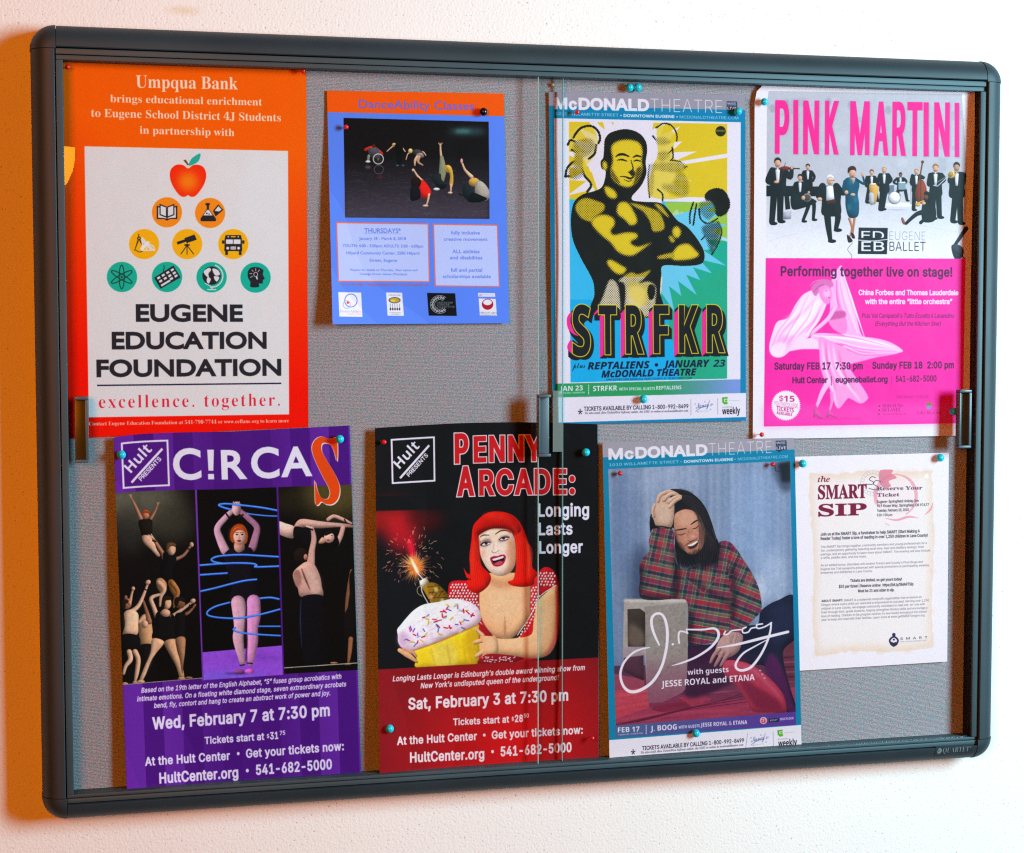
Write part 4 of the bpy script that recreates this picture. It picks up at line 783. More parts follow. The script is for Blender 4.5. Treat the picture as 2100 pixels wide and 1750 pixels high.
    # base: men and women
    A.blob([(300, 1560), (350, 1500), (400, 1560), (415, 1700), (400, 1750), (320, 1750), (305, 1660)], 'b0825c'); limb(A, [(340, 1400), (365, 1480), (385, 1560)], [16, 28, 44], S2)
    A.line([(312, 1560), (350, 1520)], 20, 'd8a888', soft=4); A.ell(352, 1580, 26, 30, SK); A.blob([(310, 1740), (410, 1735), (420, 1800), (330, 1900), (310, 1800)], '100c0c')
    limb(A, [(262, 1310), (250, 1350), (240, 1400)], [14, 18, 24], SK); A.ell(262, 1305, 14, 16, SK); A.ell(205, 1370, 12, 14, S2)
    limb(A, [(380, 1255), (340, 1360), (300, 1440), (250, 1480)], [14, 24, 32, 36], SK, S3); A.ell(376, 1258, 22, 18, SK, rot=-40); A.line([(350, 1310), (368, 1320)], 9, '1a1210')
    A.blob([(192, 1490), (250, 1465), (300, 1500), (300, 1580), (290, 1660), (184, 1665), (200, 1580)], 'd0a284'); A.blob([(210, 1500), (260, 1490), (270, 1560), (230, 1640), (205, 1600)], 'e8c4a4', soft=14, alpha=.7); A.ell(212, 1420, 38, 42, S2); A.blob([(170, 1420), (180, 1390), (215, 1388), (228, 1410), (205, 1425), (200, 1450), (178, 1445)], '1c120e'); A.ell(235, 1415, 14, 18, 'b87858')
    A.blob([(178, 1662), (300, 1668), (318, 1750), (312, 1790), (240, 1795), (180, 1800)], B)
    limb(A, [(230, 1790), (240, 1850), (205, 1900), (188, 1960)], [40, 38, 28, 20], 'c89a7c', S3); limb(A, [(275, 1790), (300, 1850), (290, 1950), (275, 2020)], [42, 38, 34, 18], 'c09070', S3); A.ell(285, 2026, 30, 10, 'b88868'); A.ell(195, 2035, 26, 10, 'b88868')
    limb(A, [(470, 1350), (400, 1380), (420, 1450), (445, 1520)], [18, 32, 34, 40], SK, S3)
    limb(A, [(720, 1405), (660, 1450), (590, 1500), (560, 1520)], [16, 24, 28, 34], SK, S3); A.ell(722, 1400, 22, 18, SK, rot=-30); limb(A, [(740, 1430), (700, 1480), (670, 1500)], [16, 20, 26], S2); A.line([(695, 1430), (715, 1450)], 9, '1a1210')
    A.blob([(590, 1500), (650, 1495), (662, 1560), (655, 1650), (650, 1700), (590, 1690), (580, 1580)], '0e0e12'); A.ell(620, 1420, 42, 40, '6a4630'); A.blob([(580, 1420), (585, 1380), (625, 1368), (660, 1385), (658, 1410), (620, 1400), (600, 1440)], '17110f')
    A.blob([(440, 1495), (470, 1480), (500, 1530), (545, 1530), (560, 1500), (590, 1540), (580, 1620), (590, 1700), (520, 1720), (410, 1690), (425, 1600), (430, 1540)], '0e0d0f'); A.blob([(470, 1490), (505, 1460), (545, 1480), (540, 1515), (510, 1524), (480, 1510)], SK)
    A.ell(522, 1418, 34, 46, 'c89474'); A.blob([(485, 1430), (488, 1385), (520, 1362), (555, 1375), (548, 1392), (512, 1400), (505, 1440), (492, 1460)], '24180f'); A.ell(534, 1425, 14, 26, 'e4b898', soft=6, alpha=.8)
    A.blob([(410, 1690), (500, 1715), (440, 1800), (400, 1860), (360, 1960), (325, 2030), (305, 2020), (350, 1900), (395, 1800)], 'cc9c7c'); A.blob([(500, 1715), (590, 1695), (600, 1780), (640, 1900), (655, 1990), (620, 1990), (590, 1900), (540, 1810)], 'c0906c')
    A.line([(430, 1720), (400, 1830), (345, 1980)], [20, 24, 8], S3, smooth=True, soft=8, alpha=.6); A.line([(545, 1740), (600, 1860), (632, 1970)], [20, 18, 8], S3, smooth=True, soft=8, alpha=.5)
    A.blob([(590, 1690), (660, 1680), (662, 1780), (650, 1880), (640, 1960), (620, 1850), (600, 1780)], '9a6c50'); A.ell(320, 2020, 32, 11, 'c89878'); A.ell(635, 1995, 30, 10, 'b88868'); A.ell(690, 1990, 30, 8, '9a6c50')
    A.line([(100, 2052), (794, 1994)], 8, 'a09888')
    A.vol = 0; A.grain(1, A.clip)
    # middle picture: woman with glowing hoops
    panel([(752, 547), (1366, 521), (1416, 1968), (804, 2009)], '08070a')
    A.poly([(730, 1800), (1420, 1740), (1420, 1990), (800, 2020)], lambda u, v: mix('9a4ee0', '6a5ae8', np.clip((v - .83)*9, 0, 1))); A.ell(1000, 1980, 300, 40, '7a6af0', soft=20, alpha=.6); A.ell(1200, 1830, 200, 26, '7a38b8', soft=20, alpha=.6)
    BL = '1c62ff'; BH = '7cb8ff'
    A.vol = .9; A.light = (.8, .4)
    def hoop(p, w=16):
        v, A.vol = A.vol, 0; A.line(p, w, BL, smooth=len(p) > 2); A.vol = v; A.line([(x, y - 2) for x, y in p], w*.4, BH, smooth=len(p) > 2, soft=1.5)
    SM, SD, SH = 'c890a8', '9a6080', 'e8b8c8'
    hoop([(1085, 712), (1180, 730), (1300, 742), (1370, 744)], 11)
    limb(A, [(1040, 690), (970, 760), (910, 840), (930, 920), (970, 1010)], [34, 44, 48, 60, 70], SM, SH); limb(A, [(1080, 700), (1150, 760), (1215, 830), (1200, 920), (1180, 990)], [34, 44, 48, 58, 64], SD, SM)
    A.blob([(1025, 700), (1030, 650), (1060, 632), (1090, 650), (1085, 720), (1050, 740)], 'd8a0a8'); 
    for d in range(4): A.line([(1038 + d*12, 660), (1034 + d*15, 634)], 8, 'e0a8b0')
    A.line([(980, 728), (1000, 756)], 13, '20141c'); A.line([(1080, 752), (1108, 734)], 13, '20141c')
    A.blob([(1010, 900), (1020, 840), (1060, 805), (1110, 812), (1140, 860), (1145, 920), (1120, 960), (1030, 950)], 'b04818', soft=2); A.ell(1012, 890, 12, 50, 'c85818', soft=8, alpha=.5)
    A.blob([(1035, 990), (1060, 960), (1105, 960), (1120, 985), (1170, 990), (1195, 1060), (1195, 1200), (1225, 1280), (1245, 1370), (1180, 1420), (1120, 1435), (1050, 1420), (1005, 1390), (1020, 1280), (990, 1180), (960, 1060), (990, 1010)], '0f0c16')
    A.blob([(1045, 950), (1110, 950), (1120, 1000), (1076, 1025), (1042, 1000)], 'c08878'); A.ell(1082, 900, 48, 66, 'dca08e'); A.ell(1098, 895, 26, 52, 'f0bcb0', soft=12, alpha=.6)
    A.blob([(1030, 890), (1035, 845), (1075, 822), (1120, 840), (1136, 890), (1115, 860), (1080, 850), (1050, 862)], 'c04a1c')
    for x in (1062, 1102): A.ell(x, 886, 10, 5, '201418'); A.line([(x - 14, 872), (x + 12, 870)], 4, '6a3020')
    A.line([(1080, 890), (1078, 915), (1086, 918)], 3, 'a86a60'); A.ell(1078, 934, 15, 8, '8a1c30')
    limb(A, [(1070, 1410), (1085, 1520), (1080, 1610), (1072, 1700), (1105, 1880)], [110, 108, 84, 82, 40], SM, SH); limb(A, [(1190, 1400), (1192, 1520), (1182, 1610), (1182, 1720), (1165, 1880)], [104, 104, 84, 84, 42], 'cc80b8', 'e8a0d0')
    A.line([(1135, 1440), (1128, 1600), (1140, 1700), (1130, 1860)], [8, 14, 10, 8], '3a1c3c', smooth=True, soft=3)
    A.ell(1080, 1945, 40, 18, '9a4880'); A.ell(1158, 1940, 34, 20, 'f060c8'); A.line([(1084, 1895), (1120, 1890)], 9, '20101c'); A.line([(1140, 1876), (1180, 1880)], 9, '20101c'); A.ell(1060, 1958, 90, 8, '301850', soft=6, alpha=.6)
    hoop([(1370, 700), (1250, 678), (1100, 660), (980, 650), (920, 660), (960, 680), (1010, 692)])
    hoop([(1385, 1058), (1250, 1050), (1080, 1042), (920, 1055), (865, 1080), (890, 1100), (960, 1110)]); hoop([(775, 1126), (900, 1115), (1050, 1106), (1180, 1110), (1215, 1124), (1205, 1136), (1385, 1130)]); hoop([(778, 1200), (880, 1192), (985, 1184)]); hoop([(780, 1326), (900, 1298), (1010, 1268), (1120, 1242), (1212, 1232)])
    hoop([(1385, 1384), (1320, 1372), (1240, 1378)]); hoop([(1005, 1410), (900, 1440), (838, 1478), (840, 1510), (930, 1528), (1080, 1530), (1250, 1500), (1392, 1462)], 15); hoop([(1225, 1594), (1395, 1594)], 12); hoop([(1396, 1666), (1250, 1658), (1100, 1644), (1035, 1622), (1050, 1605)], 14)
    A.vol = 0; A.grain(1, A.clip)
    # right picture: the lift
    panel([(1380, 521), (1946, 500), (2000, 1930), (1426, 1961)], '0a090a')
    A.ell(1800, 560, 260, 200, '5c4c26', soft=70, alpha=.9); A.ell(1450, 620, 120, 100, '2c2414', soft=40, alpha=.7)
    PK, PH, PD = 'cc9488', 'e8b8ac', '8a5850'
    A.vol = .9; A.light = (.3, .8)
    A.blob([(1370, 785), (1440, 800), (1510, 830), (1505, 900), (1470, 915), (1370, 870)], PH)
    A.blob([(1500, 850), (1520, 790), (1570, 765), (1680, 780), (1760, 790), (1880, 800), (1960, 815), (1960, 832), (1850, 828), (1700, 838), (1580, 830)], PK); A.line([(1560, 790), (1700, 800), (1880, 815)], [22, 24, 10], PH, smooth=True, soft=7, alpha=.8)
    limb(A, [(1765, 770), (1810, 745), (1880, 770), (1945, 800)], [30, 28, 26, 16], PK, PH); A.line([(1890, 770), (1905, 795)], 10, '16100e')
    A.blob([(1505, 830), (1560, 830), (1630, 860), (1700, 840), (1750, 870), (1700, 950), (1660, 1010), (1560, 960), (1500, 910)], '0c0b10')
    limb(A, [(1880, 830), (1860, 900), (1830, 960)], [34, 38, 42], PK, PH); A.blob([(1690, 950), (1740, 890), (1790, 870), (1830, 890), (1850, 960), (1810, 990), (1740, 980)], '0a090c'); A.ell(1772, 910, 40, 42, 'e8b4a4', rot=40); A.line([(1750, 890), (1762, 884)], 4, '2a1410'); A.line([(1786, 894), (1800, 894)], 4, '2a1410'); A.ell(1765, 928, 12, 6, 'c82038'); A.blob([(1690, 950), (1720, 905), (1745, 940), (1722, 955)], 'd89a80'); A.blob([(1730, 880), (1780, 858), (1820, 880), (1790, 878), (1745, 895)], '1a0e10')
    limb(A, [(1640, 830), (1655, 920), (1640, 1010), (1630, 1120)], [24, 40, 46, 66], PK, PH); A.line([(1620, 840), (1645, 850)], 12, '16100e'); A.line([(1600, 822), (1640, 836)], 14, PH)
    A.blob([(1500, 1060), (1510, 1010), (1550, 985), (1600, 1010), (1610, 1060), (1580, 1110), (1530, 1110)], '1c1210'); A.ell(1592, 1060, 16, 24, 'b8746a')
    A.blob([(1540, 1130), (1600, 1095), (1660, 1120), (1700, 1200), (1715, 1280), (1718, 1365), (1560, 1368), (1530, 1300), (1500, 1240), (1495, 1180)], 'c89488'); A.blob([(1590, 1150), (1660, 1160), (1700, 1260), (1690, 1340), (1640, 1330)], 'e4b8ac', soft=16, alpha=.8); A.line([(1560, 1150), (1590, 1230), (1625, 1310)], [6, 12, 6], '5c342e', smooth=True, soft=3); A.blob([(1500, 1180), (1540, 1160), (1560, 1230), (1540, 1290), (1510, 1270)], 'b07a6e', soft=4)
    A.blob([(1560, 1370), (1718, 1358), (1740, 1500), (1735, 1700), (1720, 1890), (1640, 1900), (1580, 1900), (1560, 1700), (1545, 1500)], '0b0b12'); A.line([(1556, 1390), (1550, 1560), (1562, 1760)], [4, 7, 3], '2a4478', smooth=True, soft=3)
    limb(A, [(1950, 1170), (1930, 1280), (1910, 1400), (1905, 1490)], [36, 34, 26, 22], '7a4a34', 'a87050'); A.blob([(1930, 1200), (1980, 1160), (2000, 1400), (1990, 1700), (1900, 1690), (1890, 1520), (1930, 1400)], '100d0d'); limb(A, [(1940, 1690), (1932, 1790), (1920, 1880)], [36, 32, 16], '8a5434', 'b87850'); A.ell(1915, 1885, 28, 8, 'a86c48'); A.ell(1810, 1876, 30, 8, 'b07454')
    A.line([(1420, 1915), (2000, 1876)], 7, 'c8bca8'); A.vol = 0; A.grain(1, A.clip); A.clip = None
    # big S
    S = [(1830, 140), (1800, 148), (1765, 148), (1725, 133), (1685, 140), (1652, 175), (1640, 225), (1655, 290), (1690, 370), (1730, 450), (1768, 520), (1780, 570), (1765, 610), (1730, 612), (1700, 585), (1680, 540), (1662, 466), (1664, 560), (1668, 650), (1690, 655), (1712, 632), (1750, 652), (1800, 650), (1840, 610), (1855, 540), (1840, 470), (1800, 390), (1745, 300), (1715, 240), (1715, 190), (1740, 178), (1780, 190), (1810, 240), (1832, 320), (1838, 230)]
    A.poly(spline([(x + 6, y + 8) for x, y in S], n=4), 'f6ecf0'); A.poly(spline([(x - 5, y - 3) for x, y in S], n=4), 'f6d8d0'); A.poly(spline(S, n=4), 'f04a10')
    A.view(380, 2100, 1330, 2078)
    T = 'ece0fa'
    for t, a, b, h in (('Based on the 19th letter of the English Alphabet, “S” fuses group acrobatics with', (258, 752), (1803, 642), 40), ('intimate emotions. On a floating white diamond stage, seven extraordinary acrobats', (226, 818), (1840, 701), 40), ('bend, fly, contort and hang to create an abstract work of power and joy.', (356, 869), (1716, 770), 40)):
        A.text(t, a, b, h, T, fam='sansbi' if 0 else 'inter', bold=.04, space=1.05, shear=.22)
    A.text('Wed, February 7 at 7:30 pm', (345, 1036), (1714, 930), 98, T, fam='inter', bold=.048, space=1.06)
    A.text('Tickets start at', (747, 1148), (1208, 1114), 58, T, fam='inter', bold=.048, space=1.06); A.text('$', (1226, 1100), (1246, 1098), 30, T, fam='inter', bold=.04); A.text('31', (1252, 1111), (1316, 1107), 58, T, fam='inter', bold=.048, space=1.06); A.text('75', (1326, 1078), (1369, 1074), 34, T, fam='inter', bold=.04)
    A.text('At the Hult Center', (288, 1316), (944, 1268), 70, T, fam='inter', bold=.048, space=1.06); A.ell(1006, 1219, 11, 13, T); A.text('Get your tickets now:', (1066, 1254), (1822, 1194), 70, T, fam='inter', bold=.048, space=1.06)
    A.text('HultCenter.org', (398, 1452), (1008, 1406), 86, T, fam='inter', bold=.048, space=1.06); A.ell(1076, 1350, 12, 14, T); A.text('541-682-5000', (1143, 1386), (1730, 1340), 82, T, fam='inter', bold=.048, space=1.06)
    A.noise(.012, 1.1)
    return A
def art_cabaret():
    A = Art(QUAD['cabaret'], 600, 900, '121014'); A.view(1280, 1450, 2180, 2100)
    # right side of the sheet and photograph
    A.ell(220, 880, 200, 130, 'd01818', soft=60, alpha=.75); A.ell(330, 1010, 130, 150, 'f01428', soft=50, alpha=.7); A.ell(500, 900, 160, 80, '5a0c10', soft=50, alpha=.8); A.poly([(80, 700), (1450, 700), (1450, 812), (80, 822)], '121014', soft=3)
    A.blob([(360, 1080), (400, 1060), (440, 1200), (470, 1330), (430, 1340), (390, 1240)], 'ff1838', soft=14, alpha=.9)
    rg = np.random.default_rng(4)
    for i in range(150):
        a = rg.uniform(0, 2*math.pi) if i % 3 else rg.normal(-2.0, .7); r0 = rg.uniform(10, 60); L = rg.uniform(30, 110)
        p0 = (432 + r0*math.cos(a), 1285 + r0*math.sin(a)); p1 = (432 + (r0 + L)*math.cos(a + .05), 1285 + (r0 + L)*math.sin(a + .05))
        A.line([p0, p1], [3.5, 1.5], ('ffd060', 'ff9040', 'ffb0a0')[i % 3], alpha=.75)
    for i in range(90):
        a = rg.uniform(0, 2*math.pi); r = rg.uniform(90, 290); x, y = 410 + r*math.cos(a)*.9, 1190 + r*math.sin(a)*.8; b = a + rg.uniform(-.6, .6); L = rg.uniform(6, 34)
        A.line([(x, y), (x + L*math.cos(b), y + L*math.sin(b))], 4, ('ffd8a0', 'ffb070', 'ff7890')[i % 3], alpha=.85)
    A.ell(432, 1290, 60, 70, 'ff9030', soft=18, alpha=.8); A.line([(385, 1200), (410, 1250), (440, 1310), (455, 1340)], [4, 22, 26, 10], 'fff0b0', smooth=True, soft=5); A.line([(410, 1250), (445, 1325)], 12, 'ffffff', soft=3)
    A.line([(450, 1335), (500, 1395)], 9, 'f0e8e4')
    # bottle-like grenade
    A.vol = .7
    A.poly([(480, 1400), (520, 1370), (545, 1410), (700, 1530), (720, 1560), (600, 1600), (560, 1585), (500, 1480), (470, 1440)], 'a87c20'); A.blob([(530, 1430), (600, 1420), (690, 1500), (710, 1560), (620, 1600), (560, 1560)], '8c6418')
    for k in range(4): A.line([(545 + k*38, 1500 - k*16 + 60), (600 + k*30, 1430 + k*22)], 5, '3a2a0c', soft=1)
    for k in range(3): A.line([(530 + k*14, 1450 + k*45), (640 + k*26, 1440 + k*48)], 5, '3a2a0c', soft=1)
    A.ell(600, 1470, 16, 26, 'd8b860', soft=6, rot=-30); A.ell(560, 1530, 14, 18, 'e8a080', soft=5); A.ell(650, 1560, 14, 16, 'd8c080', soft=5)
    A.poly([(462, 1400), (515, 1372), (540, 1405), (500, 1450), (470, 1445)], 'd8ccc0'); A.line([(478, 1440), (490, 1500), (540, 1590)], 9, 'e0d4c8', smooth=True); A.line([(480, 1435), (448, 1460), (450, 1500), (485, 1525)], 6, 'b89a70', smooth=True)
    SK, SH, SD = 'e4a878', 'fad0a4', 'b86c44'; A.vol = .75; A.light = (.6, .7)
    # dress and shoulders
    V = (1280, 1450, 2180, 2100); yo = 1516.7  # second zoom frame lies this far down
    DR = 'c01420'
    # dress body
    A.blob([(700, 1470), (730, 1405), (860, 1400), (960, 1420), (965, 1640), (1100, 1860), (1290, 1850), (1370, 1640), (1370, 1450), (1470, 1300), (1550, 1300), (1600, 1380), (1600, 1470), (1450, 1560), (1440, 1700), (1420, 2060), (960, 2080), (940, 1900), (930, 1750), (900, 1620), (720, 1560)], DR)
    # chest, neck
    A.blob([(1000, 1330), (1060, 1340), (1290, 1340), (1370, 1420), (1372, 1600), (1365, 1700), (1250, 1850), (1160, 1870), (1080, 1850), (1000, 1760), (962, 1650), (958, 1500), (985, 1430)], SK); A.blob([(1010, 1440), (1150, 1420), (1330, 1460), (1340, 1620), (1260, 1760), (1100, 1760), (1000, 1640)], SH, soft=50, alpha=.75)
    A.line([(1165, 1690), (1168, 1780), (1164, 1855)], [2, 7, 4], 'b06a48', smooth=True, soft=2); A.ell(1165, 1800, 14, 70, 'd08c64', soft=12, alpha=.6); A.blob([(1020, 1360), (1160, 1410), (1270, 1350), (1240, 1440), (1090, 1450)], 'cc7c54', soft=22, alpha=.6)
    # dress trim and dots
    A.line([(965, 1740), (1010, 1800), (1080, 1855)], 7, 'f0d8d8', smooth=True); A.line([(1450, 1520), (1380, 1680), (1270, 1845)], 8, 'f0d8d8', smooth=True); A.blob([(960, 1745), (1075, 1858), (1000, 1850), (950, 1800)], 'a81420')
    for gy_ in range(24):
        for gx_ in range(40):
            x, y = 700 + gx_*25 + (12 if gy_ % 2 else 0) + rg.uniform(-3, 3), 1312 + gy_*24 + rg.uniform(-3, 3)
            inl = 712 < x < 950 and y > 1415 + max(0, (760 - x)*.3) and y < 1640 - max(0, (x - 900))*.3
            inr = (1378 < x < 1442 and 1440 < y < 1700) or (1440 < x < 1580 and 1312 + abs(x - 1510)*.35 < y < 1452 - (x - 1440)*.1) or (1270 < x < 1420 and abs((y - 1845) + (x - 1270)*1.35 - 35) < 34)
            if inl or inr: A.ell(x, y, 7.5, 9.5, 'f8e8e8', rot=20)
    # arm
    A.blob([(1440, 1560), (1500, 1500), (1595, 1430), (1606, 1560), (1606, 1700), (1590, 1880), (1550, 1980), (1480, 2025), (1380, 2030), (1200, 2010), (1080, 2000), (1000, 2010), (960, 1990), (950, 1900), (990, 1860), (1090, 1870), (1250, 1870), (1380, 1840), (1400, 1750), (1420, 1620)], SK)
    A.blob([(1060, 1900), (1250, 1890), (1400, 1880), (1440, 1760), (1470, 1620), (1530, 1600), (1500, 1800), (1450, 1930), (1300, 1960), (1100, 1950)], SH, soft=28, alpha=.8); A.line([(1590, 1450), (1600, 1650), (1580, 1880), (1500, 2010)], [14, 22, 26, 10], 'f04848', smooth=True, soft=9, alpha=.8); A.line([(1020, 2000), (1250, 2024), (1450, 2030)], [6, 14, 8], 'b8684a', smooth=True, soft=5)
    A.line([(1440, 1540), (1500, 1490), (1592, 1435)], 8, 'f4e4e0', smooth=True)
    # hair
    HR = 'e81408'
    A.blob([(905, 960), (950, 900), (1020, 850), (1100, 838), (1190, 850), (1260, 890), (1310, 960), (1350, 1060), (1380, 1180), (1395, 1290), (1440, 1340), (1410, 1380), (1400, 1430), (1320, 1450), (1230, 1440), (1190, 1410), (1240, 1380), (1260, 1250), (1240, 1100), (1220, 1010), (1000, 1000), (950, 1060), (955, 1200), (980, 1280), (1050, 1360), (1030, 1440), (950, 1500), (880, 1480), (850, 1400), (890, 1390), (850, 1370), (826, 1290), (850, 1330), (880, 1340), (875, 1200), (890, 1080)], HR)
    # face
    A.blob([(952, 1050), (960, 1010), (1010, 975), (1100, 965), (1190, 980), (1240, 1040), (1256, 1130), (1258, 1230), (1230, 1310), (1180, 1350), (1120, 1362), (1060, 1340), (1010, 1285), (972, 1210), (955, 1130)], 'f0c8b0')
    A.blob([(990, 1100), (1040, 1060), (1120, 1080), (1180, 1130), (1180, 1280), (1130, 1330), (1070, 1300), (1010, 1220)], 'fbe4d4', soft=24, alpha=.9); A.blob([(1190, 1060), (1250, 1100), (1256, 1230), (1210, 1320), (1160, 1350), (1200, 1250)], 'd08a60', soft=16, alpha=.75); A.ell(985, 1180, 22, 40, 'f0a090', soft=12, alpha=.6); A.ell(1200, 1180, 30, 40, 'e89880', soft=14, alpha=.6)
    # fringe
    A.blob([(915, 960), (950, 900), (1020, 852), (1100, 840), (1190, 852), (1260, 900), (1300, 980), (1260, 1030), (1235, 1010), (1200, 985), (1130, 975), (1060, 978), (1000, 1000), (955, 1030), (925, 1080)], 'c01008'); A.blob([(980, 870), (1060, 850), (1150, 860), (1220, 900), (1150, 900), (1040, 900)], 'ff3018', soft=14, alpha=.7)
    for i in range(40):
        x = 930 + i*9; A.line([(x + (1095 - x)*.35, 862 + abs(x - 1095)*.05), (x - 4, 960 + abs(x - 1100)*.16)], [2, 4], '8c0a08' if i % 2 else 'e82818', alpha=.5, soft=1.5)
    for i in range(26):
        x = 1250 + i*5.5; A.line([(1230 + i*3, 950 + i*4), (x + 6, 1150), (x - 10, 1420 - i*2)], [3, 5, 3], ('ff4020', '9a0a06', 'ff2a12')[i % 3], smooth=True, alpha=.55, soft=2)
    for i in range(20): A.line([(930 + i*2, 1020 + i*3), (885 + i*4, 1200), (880 + i*7, 1450)], [3, 5, 3], ('ff4020', '9a0a06', 'ff2a12')[i % 3], smooth=True, alpha=.55, soft=2)
    A.vol = 0
    A.blob([(1010, 862), (1100, 846), (1200, 872), (1240, 930), (1150, 900), (1050, 905)], 'ff5038', soft=16, alpha=.55) if 0 else None
    A.blob([(940, 1000), (1040, 960), (1150, 950), (1250, 990), (1240, 1015), (1150, 985), (1040, 985), (960, 1030)], '6a0404', soft=8, alpha=.6); A.line([(1330, 1050), (1365, 1200), (1350, 1380)], [10, 30, 10], 'ff5a3a', smooth=True, soft=10, alpha=.6); A.line([(915, 1080), (900, 1220), (905, 1360)], [8, 20, 8], 'ff4a2c', smooth=True, soft=8, alpha=.5)
    # eyes, brows, nose, mouth
    A.blob([(962, 1110), (985, 1070), (1030, 1060), (1060, 1085), (1030, 1110), (990, 1125)], '8a6a70', soft=8, alpha=.9); A.blob([(1110, 1070), (1140, 1040), (1180, 1030), (1205, 1045), (1170, 1075), (1130, 1085)], '8a6a70', soft=8, alpha=.9)
    A.line([(960, 1048), (990, 1030), (1035, 1030)], [5, 9, 6], '5a3024', smooth=True); A.line([(1088, 1022), (1130, 996), (1180, 992), (1212, 1008)], [6, 10, 8, 4], '5a3024', smooth=True)
    A.blob([(978, 1104), (1000, 1090), (1035, 1088), (1045, 1098), (1015, 1110), (990, 1114)], 'f0e8ea'); A.ell(1012, 1098, 13, 10, '2c2c34'); A.line([(970, 1108), (1000, 1088), (1046, 1090)], [9, 9, 5], '20141a', smooth=True); A.line([(970, 1112), (1000, 1118), (1036, 1108)], [6, 4, 3], '3a2028', smooth=True)
    A.blob([(1122, 1066), (1150, 1050), (1184, 1048), (1192, 1056), (1160, 1070)], 'f0e8ea'); A.ell(1156, 1057, 13, 9, '2c2c34'); A.line([(1118, 1068), (1150, 1048), (1200, 1046)], [5, 9, 10], '20141a', smooth=True); A.line([(1126, 1072), (1160, 1074), (1192, 1060)], [3, 4, 6], '3a2028', smooth=True)
    A.line([(1058, 1160), (1070, 1172), (1092, 1170), (1116, 1152)], [5, 6, 5, 5], 'b0705c', smooth=True); A.line([(1078, 1080), (1074, 1130), (1064, 1155)], [3, 7, 6], 'e0a890', smooth=True, soft=4); A.ell(1090, 1150, 14, 10, 'fff4ea', soft=5)
    A.blob([(1046, 1215), (1075, 1200), (1105, 1200), (1130, 1190), (1160, 1188), (1174, 1205), (1166, 1245), (1140, 1275), (1100, 1285), (1070, 1275), (1052, 1245)], 'b8184a'); A.blob([(1062, 1228), (1100, 1215), (1155, 1202), (1160, 1215), (1150, 1245), (1110, 1262), (1075, 1258)], '2a0a10'); A.blob([(1066, 1224), (1100, 1214), (1150, 1200), (1152, 1214), (1100, 1232), (1070, 1236)], 'fdf8f4'); A.blob([(1080, 1262), (1120, 1240), (1150, 1245), (1130, 1268), (1100, 1272)], 'd85068', soft=3)
    # cupcake, in the lower frame
    A.vol = .6
    A.view(1280, 2100, 2180, 2100)
    A.blob([(410, 440), (700, 340), (930, 240), (952, 300), (955, 400), (950, 540), (900, 570), (460, 596), (440, 520)], 'ecc81c'); A.blob([(560, 430), (700, 370), (760, 420), (770, 560), (600, 580)], 'f4dc60', soft=20, alpha=.8); A.blob([(840, 320), (930, 280), (940, 520), (880, 560)], 'd8a818', soft=14, alpha=.7)
    for i in range(120): x, y = rg.uniform(450, 930), rg.uniform(400, 580); A.line([(x, y), (x + rg.uniform(-14, 14), y + rg.uniform(4, 24))], 3, ('c89a14', 'fff098')[i % 2], alpha=.35, soft=1.5)
    for x in range(560, 900, 130): A.line([(x, 440 - (x-560)*.3), (x + 30, 575)], 12, 'c8981a', soft=7, alpha=.5)
    A.blob([(285, 330), (280, 280), (310, 240), (360, 180), (420, 120), (500, 75), (620, 55), (740, 30), (860, 50), (930, 90), (965, 140), (970, 200), (940, 240), (860, 280), (760, 320), (640, 370), (520, 420), (400, 460), (330, 440), (290, 390)], 'fbdcec')
    A.blob([(420, 180), (560, 110), (740, 80), (860, 120), (780, 200), (600, 260), (440, 300)], 'ffffff', soft=30, alpha=.8); A.blob([(290, 330), (340, 300), (400, 400), (340, 440), (300, 400)], 'd8a8cc', soft=16, alpha=.8); A.line([(410, 455), (640, 375), (940, 245)], [8, 9, 8], 'd06a30', smooth=True, soft=3)
    for i in range(40): x, y = rg.uniform(330, 930), rg.uniform(90, 400); A.line([(x, y), (x + rg.uniform(10, 40), y + rg.uniform(-14, 8))], 6, 'e4c4d8', soft=4, alpha=.4) if (y > 430 - x*.35 and y < 470 - (x - 400)*.32) else None
    for i in range(150):
        x, y = rg.uniform(290, 960), rg.uniform(40, 450); dx, dy = x - 630, y - 250; ca, sa = math.cos(-.47), math.sin(-.47); ex_, ey_ = (dx*ca + dy*sa)/340, (-dx*sa + dy*ca)/140
        if ex_*ex_ + ey_*ey_ < .95 and y < 440 - (x - 400)*.36:
            A.ell(x, y, rg.uniform(14, 30), rg.uniform(8, 14), 'ffffff', rot=-25, soft=5, alpha=.35); A.ell(x + 4, y + 13, rg.uniform(14, 28), 5, 'dcb4cc', rot=-25, soft=3, alpha=.4)
    cs = ['d81838', '7858c8', 'e8c020', '98d0e8', 'd84070', 'e0b818', 'c81830', '6878d0']
    for i in range(120):
        x, y = rg.uniform(300, 950), rg.uniform(60, 440)
        dx, dy = x - 630, y - 250; ca, sa = math.cos(-.47), math.sin(-.47); ex_, ey_ = (dx*ca + dy*sa)/335, (-dx*sa + dy*ca)/135
        if ex_*ex_ + ey_*ey_ > .95 or y > 430 - (x - 400)*.36: continue
        a = rg.uniform(0, math.pi); L = rg.uniform(10, 17); A.line([(x - L*math.cos(a), y - L*math.sin(a)), (x + L*math.cos(a), y + L*math.sin(a))], 10, cs[i % 8])
